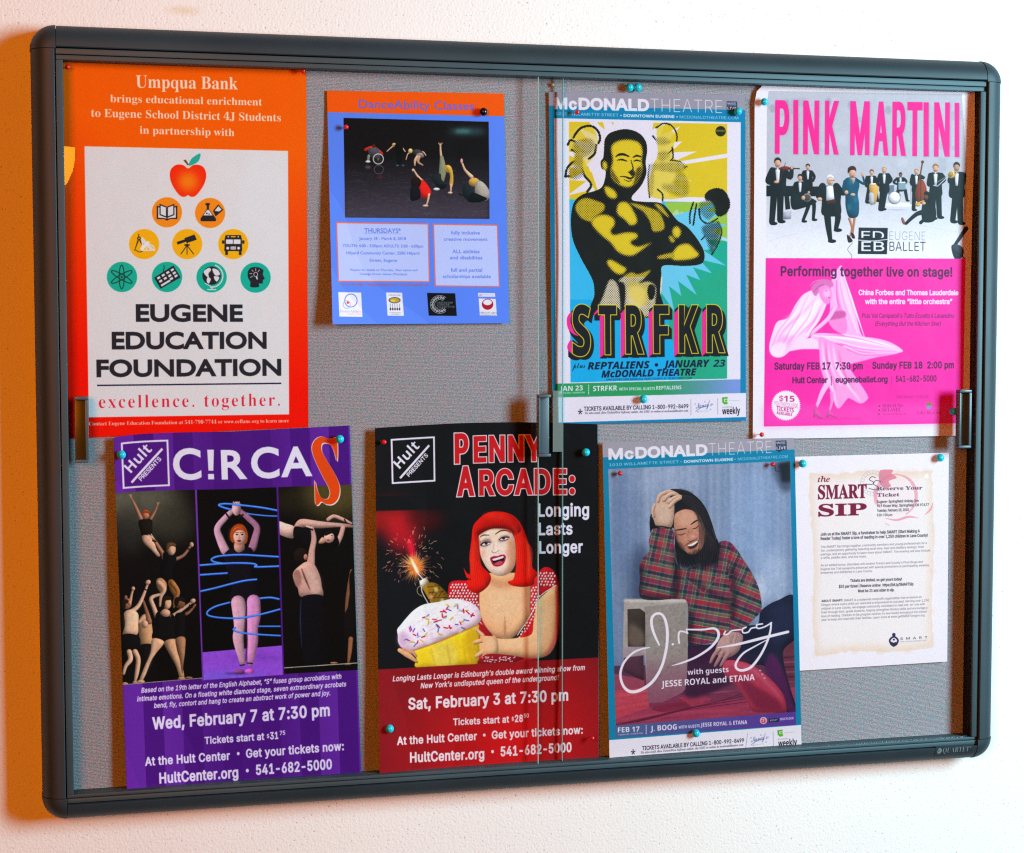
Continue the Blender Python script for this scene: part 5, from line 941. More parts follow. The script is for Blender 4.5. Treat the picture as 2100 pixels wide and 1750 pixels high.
    # hands
    for p, w_ in (([(985, 330), (960, 310), (930, 275)], 34), ([(990, 370), (940, 380), (912, 390)], 34), ([(1000, 450), (960, 480), (928, 500)], 36), ([(1020, 480), (980, 520), (958, 552)], 32)): A.line(p, [w_, w_, w_*.7], SK, smooth=True); A.line([(x, y - 5) for x, y in p], [10, 10, 8], SH, smooth=True, soft=5); A.line([(x, y + w_*.5) for x, y in p], 3, '8a4a34', smooth=True, soft=1)
    A.blob([(960, 340), (1040, 335), (1100, 350), (1110, 470), (1040, 500), (980, 480), (1000, 420)], SK); A.blob([(1000, 360), (1090, 370), (1090, 450), (1030, 460)], SH, soft=14, alpha=.7)
    A.line([(300, 450), (370, 490), (445, 548)], [34, 46, 20], SK, smooth=True); A.line([(330, 440), (410, 470), (440, 500)], [20, 26, 14], 'd89a80', smooth=True); A.line([(340, 500), (440, 555)], 4, '8a4a34', soft=1)
    A.blob([(960, 520), (1060, 480), (1320, 515), (1180, 560), (960, 575)], '8c1420')
    for i in range(46): A.ell(rg.uniform(980, 1260), rg.uniform(505, 550), 7, 4, 'e8c8cc', rot=-10)
    A.vol = 0; A.grain(.7)
    # lower red field
    A.poly([(100, 610), (1960, 508), (1980, 1400), (120, 1520)], lambda u, v: mix('8c141c', 'd81418', np.clip(1.1 - np.hypot((u - .6)*1.9, (v - .92)*3.6), 0, 1)))
    T = 'f2e2ea'
    A.text("Longing Lasts Longer is Edinburgh's double award winning show from", (243, 708), (1826, 614), 46, T, fam='inter', bold=.042, space=1.05, shear=.22); A.text("New York's undisputed queen of the underground!", (472, 766), (1612, 696), 46, T, fam='inter', bold=.042, space=1.05, shear=.22)
    A.text('Sat, February 3 at 7:30 pm', (372, 941), (1688, 866), 98, T, fam='inter', bold=.048, space=1.06)
    A.text('Tickets start at', (741, 1070), (1202, 1046), 58, T, fam='inter', bold=.048, space=1.06); A.text('$', (1222, 1030), (1242, 1029), 30, T, fam='inter', bold=.04); A.text('28', (1248, 1043), (1316, 1040), 60, T, fam='inter', bold=.048, space=1.06); A.text('50', (1322, 1006), (1364, 1004), 34, T, fam='inter', bold=.04)
    A.text('At the Hult Center', (279, 1232), (938, 1190), 70, T, fam='inter', bold=.048, space=1.06); A.ell(997, 1148, 11, 13, T); A.text('Get your tickets now:', (1058, 1182), (1808, 1138), 68, T, fam='inter', bold=.048, space=1.06)
    A.text('HultCenter.org', (386, 1376), (998, 1344), 86, T, fam='inter', bold=.048, space=1.06); A.ell(1065, 1284, 12, 14, T); A.text('541-682-5000', (1131, 1325), (1716, 1288), 82, T, fam='inter', bold=.048, space=1.06)
    A.view(1280, 1450, 2180, 2100)
    hult(A, [(227, 235), (590, 227), (595, 592), (236, 604)], '131115')
    R, O = 'd01820', 'fae8ee'
    for t, a, b, h in (('P', (754, 452), (868, 450), 238), ('ENNY', (910, 446), (1474, 428), 208), ('A', (776, 716), (914, 712), 236), ('RCADE:', (955, 712), (1742, 690), 206)):
        A.text(t, a, b, h, R, fam='inter', bold=.048, space=1.12, outline=(O, .034)); A.text(t, a, b, h, R, fam='inter', bold=.06, outline=('7a1218', .012)) if 0 else None
    for t, a, b, h in (('Longing', (1440, 880), (1860, 868), 108), ('Lasts', (1444, 1030), (1724, 1020), 102), ('Longer', (1448, 1180), (1808, 1168), 102)): A.text(t, a, b, h, 'f0e8f8', fam='inter', bold=.048, space=1.06)
    A.noise(.012, 1.1)
    return A
def art_reggae():
    A = Art(QUAD['reggae'], 560, 890, '0f86b0'); V = (2080, 1480, 2880, 2000)
    A.view(*V); rg = np.random.default_rng(9)
    A.poly([(100, 190), (1810, 150), (1810, 262), (100, 333)], 'a9a3b0')
    for p in ([(560, 230), (600, 180), (660, 200), (640, 260)], [(660, 190), (720, 170), (770, 200), (800, 230)], [(780, 180), (840, 200), (870, 250), (830, 290)], [(600, 240), (680, 220), (760, 260), (720, 310)], [(840, 170), (875, 220), (860, 260)]): A.line(p, 4, '8c8898', smooth=True, alpha=.8)
    header(A, 1)
    yb = 1500  # lower zoom frame is 1500 units further down
    pic = [(160, 436), (1763, 362), (1812, 1075 + yb), (228, 1198 + yb)]
    m = coverage([A.P(pic)], A.w, A.h); M = np.zeros((A.h, A.w)); M[m[2]:m[2]+m[0].shape[0], m[1]:m[1]+m[0].shape[1]] = m[0]; A.clip = M
    A.poly(pic, lambda u, v: mix('8a9bb8', '7488aa', np.clip(v*1.2, 0, 1)))
    for i in range(34):
        x = 160 + i*48; A.line([(x + rg.uniform(-8, 8), 380), (x + 20 + rg.uniform(-8, 8), 2400)], rg.uniform(8, 34), ('a8b6d4', '6a80ac', '5c7098', 'b4c0dc')[i % 4], soft=9, alpha=.4)
    A.ell(700, 500, 300, 160, 'b0bcd8', soft=90, alpha=.6); A.ell(1450, 900, 250, 500, '9cb4dc', soft=90, alpha=.6); A.ell(1620, 1400, 120, 260, 'c0d0ec', soft=50, alpha=.6); A.ell(1500, 1500, 60, 130, 'dce4f4', soft=30, alpha=.5); A.ell(300, 900, 90, 500, '5f78a4', soft=40, alpha=.5); A.ell(450, 1500, 120, 400, '3a4868', soft=50, alpha=.8)
    A.poly([(1600, 380), (1790, 360), (1790, 620), (1700, 640), (1640, 540)], '4c5670', soft=22); A.poly([(1660, 385), (1770, 365), (1770, 550), (1690, 550)], '20222e', soft=12); A.line([(1630, 400), (1635, 450), (1680, 460)], 7, '2c3040', soft=2)
    for y in (1100, 1320): A.line([(180, y), (420, y + 6)], 6, '5a70a0', soft=5, alpha=.4)
    # floor of boards and mattress
    A.poly([(200, 690 + yb - 20), (600, 660 + yb), (1830, 560 + yb), (1830, 1100 + yb), (200, 1210 + yb)], lambda u, v: mix('54344c', 'a84460', np.clip((v - .72)*5.5, 0, 1)))
    A.poly([(1640, 450 + yb), (1800, 440 + yb), (1810, 820 + yb), (1700, 840 + yb)], '6a3040'); 
    for k in range(6): A.line([(1650, 600 + yb + k*42), (1810, 590 + yb + k*44)], 10, 'a8505c' if k % 2 else '3a1828', soft=3)
    A.poly([(215, 875 + yb), (520, 855 + yb), (520, 1040 + yb), (225, 1140 + yb)], 'd8545e'); A.poly([(215, 740 + yb), (480, 790 + yb), (480, 860 + yb), (215, 890 + yb)], 'a84a5c')
    for k in range(7): A.line([(225, 900 + yb + k*30), (515, 875 + yb + k*24)], 5, ('c03048', 'f87880')[k % 2], soft=3, alpha=.5)
    A.poly([(225, 1140 + yb), (520, 1040 + yb), (900, 1010 + yb), (1400, 950 + yb), (1830, 850 + yb), (1830, 1090 + yb), (225, 1210 + yb)], 'ac4460'); A.poly([(560, 1030 + yb), (860, 960 + yb), (900, 1040 + yb), (700, 1090 + yb), (540, 1060 + yb)], '8c2a44'); A.poly([(780, 950 + yb), (960, 910 + yb), (1080, 960 + yb), (900, 1030 + yb)], 'b04058'); A.line([(240, 1150 + yb), (760, 1080 + yb), (1300, 1060 + yb)], 20, 'f06070', soft=10, alpha=.5)
    A.vol = .7; A.light = (.3, .8)
    for k in range(46):
        x, y = rg.uniform(220, 1500), rg.uniform(880, 1180) + yb; L_ = rg.uniform(120, 420); A.line([(x, y), (x + L_*.5, y - L_*.05), (x + L_, y - L_*.13)], [1, rg.uniform(3, 10), 1], ('f08088', '7a2440', 'c85068', '5a1c38')[k % 4], smooth=True, soft=2, alpha=.45)
    for k in range(4): A.line([(230 + k*60, 1190 + yb - k*8), (700 + k*150, 1080 + yb - k*34), (1400, 985 + yb - k*30)], [10, 5, 8], '4a1830', soft=2, alpha=.7)
    # trousers, knee
    A.blob([(1500, 1700), (1560, 1640), (1660, 1590), (1800, 1560), (1830, 1900), (1790, 1950), (1700, 2060), (1760, 2350), (1830, 2560), (1830, 2600), (1740, 2590), (1640, 2350), (1560, 2200), (1480, 2160), (1200, 2180), (900, 2160), (860, 1990), (1060, 1980), (1260, 1900), (1380, 1820), (1480, 1800)], '181a30')
    A.blob([(1560, 1700), (1740, 1620), (1800, 1750), (1760, 1900), (1620, 2000)], '262a48', soft=26, alpha=.8); A.blob([(1600, 2060), (1700, 2200), (1780, 2480), (1820, 2570), (1760, 2590), (1650, 2380), (1540, 2200)], '4c1c50', soft=10); A.blob([(870, 2000), (1200, 2050), (1400, 2160), (1200, 2350), (860, 2450), (840, 2200)], '3a1a38', soft=16)
    # shoe
    A.blob([(1180, 640 + yb), (1260, 620 + yb), (1420, 660 + yb), (1560, 760 + yb), (1690, 900 + yb), (1730, 1020 + yb), (1720, 1080 + yb), (1600, 1080 + yb), (1440, 1070 + yb), (1380, 980 + yb), (1300, 860 + yb), (1180, 740 + yb)], 'b83c50'); A.blob([(1300, 760 + yb), (1480, 860 + yb), (1640, 960 + yb), (1690, 1060 + yb), (1500, 1060 + yb), (1400, 950 + yb)], '8a2440', soft=14); A.line([(1230, 650 + yb), (1420, 700 + yb), (1600, 860 + yb), (1700, 980 + yb)], [10, 30, 26, 10], 'd8607a', smooth=True, soft=9)
    for k in range(3): A.ell(1500 + k*20, 712 + yb + k*34, 11, 8, 'e8b8b0')
    # breeze block
    A.poly([(300, 100 + yb), (330, 86 + yb), (820, 88 + yb), (858, 110 + yb), (862, 500 + yb), (852, 800 + yb), (820, 900 + yb), (640, 990 + yb), (510, 1000 + yb), (480, 560 + yb), (290, 560 + yb)], lambda u, v: mix('b0a6a0', 'a05870', np.clip((v - .68)*4.5, 0, 1)))
    A.poly([(480, 150 + yb), (860, 110 + yb), (862, 600 + yb), (840, 880 + yb), (640, 990 + yb), (510, 1000 + yb)], lambda u, v: mix('9a908a', '9c5068', np.clip((v - .68)*4.5, 0, 1))); A.line([(310, 94 + yb), (850, 96 + yb)], 26, 'd0c6be', soft=6)
    A.poly([(330, 170 + yb), (440, 165 + yb), (486, 200 + yb), (488, 500 + yb), (440, 510 + yb), (335, 500 + yb)], '3c302c'); A.blob([(350, 300 + yb), (470, 380 + yb), (470, 490 + yb), (350, 490 + yb)], '6a5a50', soft=18); A.poly([(330, 590 + yb), (470, 570 + yb), (475, 800 + yb), (420, 780 + yb), (300, 720 + yb), (300, 600 + yb)], '4a2c38'); A.poly([(290, 505 + yb), (480, 500 + yb), (480, 575 + yb), (290, 600 + yb)], 'a8949c', soft=3)
    for i in range(160):
        x, y = rg.uniform(500, 850), rg.uniform(120, 900) + yb; A.ell(x, y, rg.uniform(3, 12), rg.uniform(3, 9), ('5c5450', 'c0b4ac', '6a4c54')[i % 3], soft=3, alpha=.3)
    A.vol = 0
    # shirt, plaid
    sh = [(575, 945), (700, 955), (742, 1000), (740, 1100), (760, 1260), (820, 1320), (900, 1300), (1080, 1240), (1130, 1090), (1220, 1075), (1290, 1140), (1350, 1230), (1420, 1340), (1470, 1440), (1500, 1540), (1510, 1680), (1440, 1760), (1360, 1850), (1280, 1900), (1100, 1960), (900, 1990), (862, 1940), (860, 1620), (760, 1580), (600, 1590), (460, 1580), (430, 1500), (440, 1420), (440, 1260), (520, 1160), (520, 1060), (550, 980)]
    P = A.P(spline(sh)); m2 = coverage([P], A.w, A.h); SM = np.zeros((A.h, A.w)); SM[m2[2]:m2[2]+m2[0].shape[0], m2[1]:m2[1]+m2[0].shape[1]] = m2[0]; A.clip = M*SM
    A.blob(sh, '5c5a4a')
    def plaid(reg, ang, o):
        c, s_ = math.cos(math.radians(ang)), math.sin(math.radians(ang)); old = A.clip
        mm = coverage([A.P(spline(reg))], A.w, A.h); RM = np.zeros((A.h, A.w)); RM[mm[2]:mm[2]+mm[0].shape[0], mm[1]:mm[1]+mm[0].shape[1]] = mm[0]; A.clip = old*RM
        for k in range(-9, 9):
            for d, (ux, uy) in enumerate(((c, s_), (-s_, c))):
                ox, oy = o[0] - uy*k*112, o[1] + ux*k*112
                for off, w_, cc, al in ((0, 40, 'b0203e' if (k + d) % 2 else '8a2450', .78), (44, 26, '1e2648', .8), (-38, 20, '4c6a5c', .7), (66, 6, 'd0b878', .8), (-20, 5, 'd8b880', .7), (24, 5, 'e06050', .5)):
                    A.line([(ox - uy*off - ux*900, oy + ux*off - uy*900), (ox - uy*off + ux*900, oy + ux*off + uy*900)], w_, cc, alpha=al*(.6 if d else .9), round=False)
        A.clip = old
    plaid([(500, 930), (780, 930), (780, 1300), (780, 1620), (400, 1620), (400, 1200)], 12, (600, 1200)); plaid([(760, 1240), (1200, 1040), (1290, 1150), (1260, 1500), (1250, 1980), (850, 2000), (760, 1640)], 10, (1000, 1500)); plaid([(1230, 1060), (1540, 1400), (1540, 1760), (1260, 1920), (1240, 1600)], 22, (1400, 1400))
    for p, w_ in (([(760, 1260), (765, 1420), (750, 1560)], 60), ([(1250, 1300), (1270, 1500), (1260, 1750)], 46), ([(900, 1420), (1060, 1520), (1240, 1640)], 34), ([(440, 1300), (430, 1560)], 70), ([(880, 1700), (880, 1960)], 60), ([(500, 1560), (740, 1590)], 50)): A.line(p, w_, '14121c', soft=20, alpha=.7, smooth=len(p) > 2)
    for p, w_ in (([(640, 1050), (680, 1200), (700, 1350)], 50), ([(1010, 1330), (1030, 1450)], 60), ([(1380, 1400), (1420, 1540)], 50), ([(1000, 1750), (1200, 1720)], 50)): A.line(p, w_, 'a89070', soft=22, alpha=.3, smooth=len(p) > 2)
    A.line([(830, 1390), (1000, 1530), (1110, 1400), (1260, 1360)], 6, 'a8a080', alpha=.5, soft=2)
    A.clip = M
    A.vol = .5
    # hair
    A.blob([(700, 630), (760, 612), (860, 630), (950, 690), (1020, 780), (1070, 900), (1100, 1000), (1125, 1080), (1128, 1150), (1090, 1180), (1030, 1200), (900, 1215), (800, 1210), (752, 1150), (748, 1060), (740, 960), (690, 960), (560, 960), (535, 1000), (526, 900), (545, 820), (620, 760), (720, 760)], '191318'); A.line([(720, 640), (800, 618), (900, 650)], 12, '2a2228', soft=8)
    A.vol = 0; A.blob([(752, 1120), (900, 1180), (1130, 1090), (1140, 1200), (1090, 1290), (960, 1300), (840, 1310), (770, 1260)], '15121a', soft=24, alpha=.95)
    for i in range(34):
        u_ = i/33; x0_ = 985 + 130*u_; yb_ = 1240 + 70*math.sin(7*u_ + 1) + 30*math.sin(19*u_)
        A.line([(x0_ - 60, 900 + 90*u_), (x0_, 1060), (x0_ + 14, 1150), (x0_ + rg.uniform(-16, 30), yb_)], [10, 16, 13, 2], ('1b151b', '100c12', '241c22')[i % 3], smooth=True)
    for i in range(12): A.line([(770 + i*9, 1120), (768 + i*12, 1220), (782 + i*15 + rg.uniform(-10, 10), 1290 + rg.uniform(-20, 30))], [12, 12, 2], ('1b151b', '100c12')[i % 2], smooth=True)
    A.vol = .5
    # face
    A.blob([(752, 830), (800, 800), (850, 790), (920, 810), (970, 870), (1000, 950), (1010, 1050), (985, 1140), (940, 1190), (890, 1190), (850, 1170), (800, 1110), (760, 1040), (742, 960), (740, 880)], 'bc8068'); A.blob([(770, 840), (860, 810), (930, 850), (900, 940), (800, 930)], 'dca68a', soft=18, alpha=.9); A.ell(940, 1010, 34, 30, 'dc9c80', soft=10, alpha=.9); A.ell(815, 1062, 26, 22, 'd49478', soft=8, alpha=.8); A.blob([(850, 1000), (900, 980), (945, 1010), (930, 1060), (870, 1065)], 'c88470', soft=6); A.ell(905, 1030, 20, 14, 'e0a490', soft=7); A.blob([(960, 960), (1000, 980), (1000, 1080), (960, 1060)], '9a6050', soft=10); A.blob([(744, 960), (790, 1060), (840, 1150), (800, 1130), (756, 1040)], '70443a', soft=8); A.ell(800, 1050, 30, 30, 'c07c68', soft=10)
    A.line([(752, 975), (800, 968), (848, 960)], [7, 12, 7], '2c1a18', smooth=True); A.line([(888, 925), (925, 898), (965, 880)], [7, 13, 7], '2c1a18', smooth=True); A.line([(775, 1012), (805, 1016), (840, 1002)], [4, 8, 5], '3a2018', smooth=True); A.line([(905, 962), (935, 955), (962, 930)], [5, 8, 4], '3a2018', smooth=True)
    A.line([(860, 1062), (885, 1072), (930, 1058), (945, 1040)], [4, 8, 6, 4], '7c4a40', smooth=True); A.line([(870, 970), (860, 1020)], 6, '96604e', soft=3)
    A.blob([(858, 1112), (900, 1100), (935, 1075), (955, 1062), (950, 1100), (920, 1130), (880, 1138)], '4a1a1c'); A.line([(866, 1112), (905, 1102), (947, 1074)], [9, 19, 11], 'f6f0ea', smooth=True); A.line([(862, 1135), (900, 1144), (945, 1118)], [4, 10, 5], 'a85c58', smooth=True); A.line([(840, 1110), (870, 1088), (940, 1054)], [5, 8, 5], '4c2e28', smooth=True, soft=2)
    A.blob([(870, 1190), (930, 1180), (985, 1140), (980, 1190), (930, 1215), (880, 1210)], '1c1416', soft=5)
    for i in range(34): x = 960 + i*4.5; A.line([(900 + i*4, 700 + i*10), (x, 950 + i*4), (x - 8 + i, 1240)], [2, 4, 2], ('3c3034', '0c080c', '564448')[i % 3], smooth=True, alpha=.5, soft=1)
    for i in range(70):
        u_ = rg.uniform(0, 1); p0 = np.array([720 + 410*u_, 640 + 560*u_**1.7]); q = p0 + np.array([rg.uniform(4, 26), rg.uniform(-16, 10)]); A.line([p0 - (8, 0), q], [5, 1], '1a1418', alpha=.6)
    for i in range(26):
        u_ = i/26; A.line([(735 + 20*u_, 660 + 10*u_), (800 + 120*u_, 700 - 20*u_), (960 + 90*u_, 880 - 30*u_), (1020 + 90*u_, 1150)], [1, 3, 3, 1], ('4a3c40', '08060a', '5c4c50')[i % 3], smooth=True, alpha=.45, soft=1)
    for i in range(14): A.line([(745 + i*3, 1100 + i*6), (752 + i*6, 1200), (770 + i*10, 1300)], [2, 4, 2], ('3c3034', '0c080c')[i % 2], smooth=True, alpha=.6, soft=1)
    for i in range(40): x = 860 + rg.uniform(0, 110); A.line([(x, 1165 + rg.uniform(0, 20) - (x-860)*.35), (x + rg.uniform(-5, 5), 1200 - (x-860)*.3)], 3, '2a1a1a', alpha=.5)
    A.line([(965, 850), (1000, 930), (1016, 1010)], 3, 'b09080', smooth=True, alpha=.7); A.line([(1075, 960), (1110, 1060)], 4, 'a89898', alpha=.5, soft=1)
    # hand in the hair
    A.blob([(570, 760), (600, 690), (640, 650), (700, 690), (740, 740), (742, 820), (736, 880), (720, 940), (690, 952), (590, 942), (560, 880), (545, 840)], 'c8a08a'); A.blob([(590, 780), (680, 730), (720, 800), (700, 900), (620, 900)], 'dcbaa4', soft=20, alpha=.8)
    for p in ([(600, 720), (620, 665), (700, 632), (768, 655)], [(650, 710), (700, 660), (750, 655), (785, 668)], [(690, 730), (740, 690), (798, 676)], [(700, 770), (745, 720), (796, 690)], [(565, 850), (556, 800), (570, 750)]): A.line(p, [36, 34, 28, 22][:len(p)], 'd0a890', smooth=True); A.line([(x + 4, y + 15) for x, y in p], 4, '7a5448', smooth=True, soft=2, alpha=.8)
    A.line([(578, 938), (640, 942), (720, 958)], 9, '141014', smooth=True)
    # lower hand
    A.blob([(1180, 400 + yb), (1260, 370 + yb), (1345, 400 + yb), (1330, 500 + yb), (1290, 560 + yb), (1200, 600 + yb), (1110, 560 + yb), (1120, 480 + yb)], 'b08884'); A.blob([(1160, 440 + yb), (1240, 420 + yb), (1290, 470 + yb), (1220, 540 + yb)], 'c8a098', soft=18, alpha=.7)
    for p in ([(1140, 520 + yb), (1090, 580 + yb), (1060, 640 + yb)], [(1170, 550 + yb), (1130, 620 + yb), (1100, 670 + yb)], [(1220, 560 + yb), (1180, 620 + yb), (1150, 670 + yb)]): A.line(p, [38, 32, 20], 'b08480', smooth=True); A.line([(x + 14, y + 6) for x, y in p], 4, '6a4048', smooth=True, soft=2)
    for k in range(7): A.line([(1230 + k*15, 380 + yb), (1215 + k*14 + rg.uniform(-15, 15), 470 + yb)], 4, '6a5868', soft=2, alpha=.6)
    A.vol = 0; A.grain(1, M)
    # tint of the print towards the foot
    A.blob([(100, 2180), (900, 2140), (1900, 2060), (1900, 2750), (100, 2750)], '6a4a70', alpha=.15, soft=30)
    A.poly([(100, 2000), (1900, 1900), (1900, 2700), (100, 2750)], lambda u, v: mix('ffffff', 'e88ab4', np.clip((v - .66)*2.6, 0, .5)), mode='mul')
    # signature
    W = 'f6eefa'
    A.line([(610, 485 + yb), (570, 400 + yb), (545, 320 + yb), (545, 250 + yb), (580, 212 + yb), (630, 215 + yb), (665, 270 + yb), (682, 380 + yb), (672, 520 + yb), (630, 680 + yb), (550, 810 + yb), (440, 885 + yb), (350, 895 + yb), (290, 840 + yb), (268, 740 + yb), (300, 640 + yb), (380, 555 + yb), (460, 520 + yb), (526, 508 + yb)], [14, 22, 24, 24, 22, 22, 24, 26, 24, 24, 26, 28, 28, 24, 22, 20, 18, 14, 8], W, smooth=True)
    A.ell(730, 480 + yb, 11, 11, W)
    A.line([(786, 470 + yb), (780, 410 + yb), (792, 368 + yb), (840, 372 + yb), (862, 385 + yb), (850, 350 + yb), (880, 350 + yb), (1000, 350 + yb), (1090, 340 + yb), (1130, 370 + yb), (1125, 430 + yb), (1060, 510 + yb), (940, 590 + yb), (820, 640 + yb), (722, 668 + yb)], [16, 16, 16, 12, 10, 12, 14, 16, 20, 24, 24, 22, 20, 16, 5], W, smooth=True)
    A.line([(1195, 365 + yb), (1180, 392 + yb), (1215, 390 + yb), (1240, 365 + yb), (1280, 355 + yb), (1330, 350 + yb)], 13, W, smooth=True); A.line([(1375, 330 + yb), (1345, 345 + yb), (1350, 378 + yb), (1395, 372 + yb), (1420, 340 + yb), (1470, 330 + yb)], 14, W, smooth=True); A.line([(1520, 300 + yb), (1470, 310 + yb), (1480, 340 + yb), (1540, 325 + yb), (1600, 290 + yb)], 14, W, smooth=True)
    A.line([(1596, 290 + yb), (1590, 360 + yb), (1560, 460 + yb), (1500, 580 + yb), (1420, 680 + yb), (1340, 710 + yb), (1290, 690 + yb), (1290, 640 + yb), (1350, 560 + yb), (1450, 500 + yb), (1560, 440 + yb)], [16, 18, 20, 22, 24, 24, 22, 20, 18, 14, 8], W, smooth=True)
    A.line([(1125, 510 + yb), (1300, 480 + yb), (1500, 430 + yb), (1745, 370 + yb)], [7, 20, 26, 24], W, smooth=True)
    A.clip = None
    A.text('with guests', (860, 750 + yb), (1222, 724 + yb), 46, W, fam='sansb'); A.text('JESSE ROYAL and ETANA', (630, 858 + yb), (1452, 796 + yb), 54, W, fam='sansb')
    A.view(2080, 2080, 2880, 2000)
    A.poly([(218, 1198), (1812, 1076), (1816, 1190), (225, 1305)], lambda u, v: mix('4e6a94', '5c3a98', np.clip(u*1.2, 0, 1)))
    A.text('FEB 17', (246, 1258), (437, 1248), 44, W, fam='sansb'); A.text('7:00PM DRS / 8:00PM SHW', (247, 1286), (466, 1268), 13, 'c0c4dc', fam='sansb')
    for i in range(6): A.rect(491, 1192 + i*14, 499, 1201 + i*14, W)
    A.text('J. BOOG', (534, 1245), (765, 1230), 46, W, fam='sansb'); A.text('WITH GUESTS', (780, 1224), (968, 1210), 25, W, fam='sansb'); A.text('JESSE ROYAL & ETANA', (976, 1208), (1386, 1182), 34, W, fam='sansb')
    A.ell(1529, 1152, 31, 31, 'f0e0e8'); A.ell(1529, 1152, 25, 25, 'c82838'); A.text('TIT', (1508, 1168), (1552, 1164), 30, W, fam='sansb'); A.poly([(1575, 1138), (1662, 1132), (1664, 1162), (1577, 1168)], '101820'); A.text('RESET', (1586, 1160), (1654, 1154), 16, 'c8d8d8', fam='sansb'); A.text('SOUCYLOUD', (1674, 1150), (1794, 1140), 20, W, fam='sansb')
    A.poly([(165, 1325), (1862, 1190), (1868, 1390), (165, 1510)], 'f3edf8')
    ticket_strip(A, 1)
    A.noise(.012, 1.1)
    return A
# ------------------------------------------------------------------ helpers
def at(px, py, y):
    """photo point (source pixels) carried onto the plane at depth y"""
    d = RC @ np.array([(px*2100/3610 - 1050)/F_PX, (875 - py*2100/3610)/F_PX, -1.0])
    t = (y - CAM_P[1])/d[1]
    return Vector((CAM_P[0] + t*d[0], y, CAM_P[2] + t*d[2]))
C = sc.collection
def nodes(name):
    m = bpy.data.materials.new(name); m.use_nodes = True; nt = m.node_tree
    return m, nt, nt.nodes['Principled BSDF']
def N(nt, t, **k):
    n = nt.nodes.new(t)
    for a, b in k.items():
        if a in n.inputs: n.inputs[a].default_value = b
        else: setattr(n, a, b)
    return n
def L(nt, a, b): nt.links.new(a, b)
def ramp(nt, fac, stops):
    r = nt.nodes.new('ShaderNodeValToRGB'); L(nt, fac, r.inputs[0])
    e = r.color_ramp.elements
    while len(e) < len(stops): e.new(.5)
    for x, (p, c) in zip(e, stops): x.position = p; x.color = (*c, 1)
    return r
def mat_wall():
    m, nt, b = nodes('painted_stucco'); tc = N(nt, 'ShaderNodeTexCoord')
    n1 = N(nt, 'ShaderNodeTexNoise', Scale=330.0, Detail=2.0, Roughness=.55); L(nt, tc.outputs['Object'], n1.inputs['Vector'])
    n2 = N(nt, 'ShaderNodeTexNoise', Scale=2.2, Detail=3.0); L(nt, tc.outputs['Object'], n2.inputs['Vector'])
    v = N(nt, 'ShaderNodeTexVoronoi', Scale=260.0); L(nt, tc.outputs['Object'], v.inputs['Vector'])
    r = ramp(nt, n2.outputs['Fac'], [(.3, (.84, .79, .78)), (.7, (.88, .83, .82))])
    pit = ramp(nt, n1.outputs['Fac'], [(.27, (.52, .42, .42)), (.36, (1, 1, 1))])
    mx = N(nt, 'ShaderNodeMixRGB', blend_type='MULTIPLY', Fac=1.0); L(nt, r.outputs[0], mx.inputs[1]); L(nt, pit.outputs[0], mx.inputs[2])
    # a small rubbed stain above the board
    mp = N(nt, 'ShaderNodeMapping'); L(nt, tc.outputs['Object'], mp.inputs[0]); s = at(645, 38, 0)
    mp.vector_type = 'TEXTURE'; mp.inputs['Location'].default_value = (s.x, 0, s.z); mp.inputs['Scale'].default_value = (.026, .5, .008)
    g = N(nt, 'ShaderNodeTexGradient', gradient_type='SPHERICAL'); L(nt, mp.outputs[0], g.inputs[0])
    n3 = N(nt, 'ShaderNodeTexNoise', Scale=60.0); L(nt, tc.outputs['Object'], n3.inputs['Vector'])
    mm = N(nt, 'ShaderNodeMath', operation='MULTIPLY'); L(nt, g.outputs['Fac'], mm.inputs[0]); L(nt, n3.outputs['Fac'], mm.inputs[1])
    m3 = N(nt, 'ShaderNodeMath', operation='MULTIPLY'); L(nt, mm.outputs[0], m3.inputs[0]); m3.inputs[1].default_value = .9; m3.use_clamp = True
    st = N(nt, 'ShaderNodeMixRGB'); L(nt, m3.outputs[0], st.inputs[0]); L(nt, mx.outputs[0], st.inputs[1]); st.inputs[2].default_value = (.72, .42, .12, 1)
    L(nt, st.outputs[0], b.inputs['Base Color']); b.inputs['Roughness'].default_value = .85; b.inputs['Specular IOR Level'].default_value = .2
    h = N(nt, 'ShaderNodeMath', operation='MULTIPLY_ADD'); L(nt, v.outputs['Distance'], h.inputs[0]); h.inputs[1].default_value = -.35; L(nt, n1.outputs['Fac'], h.inputs[2])
    bp = N(nt, 'ShaderNodeBump', Strength=.5, Distance=.0011); L(nt, h.outputs[0], bp.inputs['Height']); L(nt, bp.outputs[0], b.inputs['Normal'])
    return m
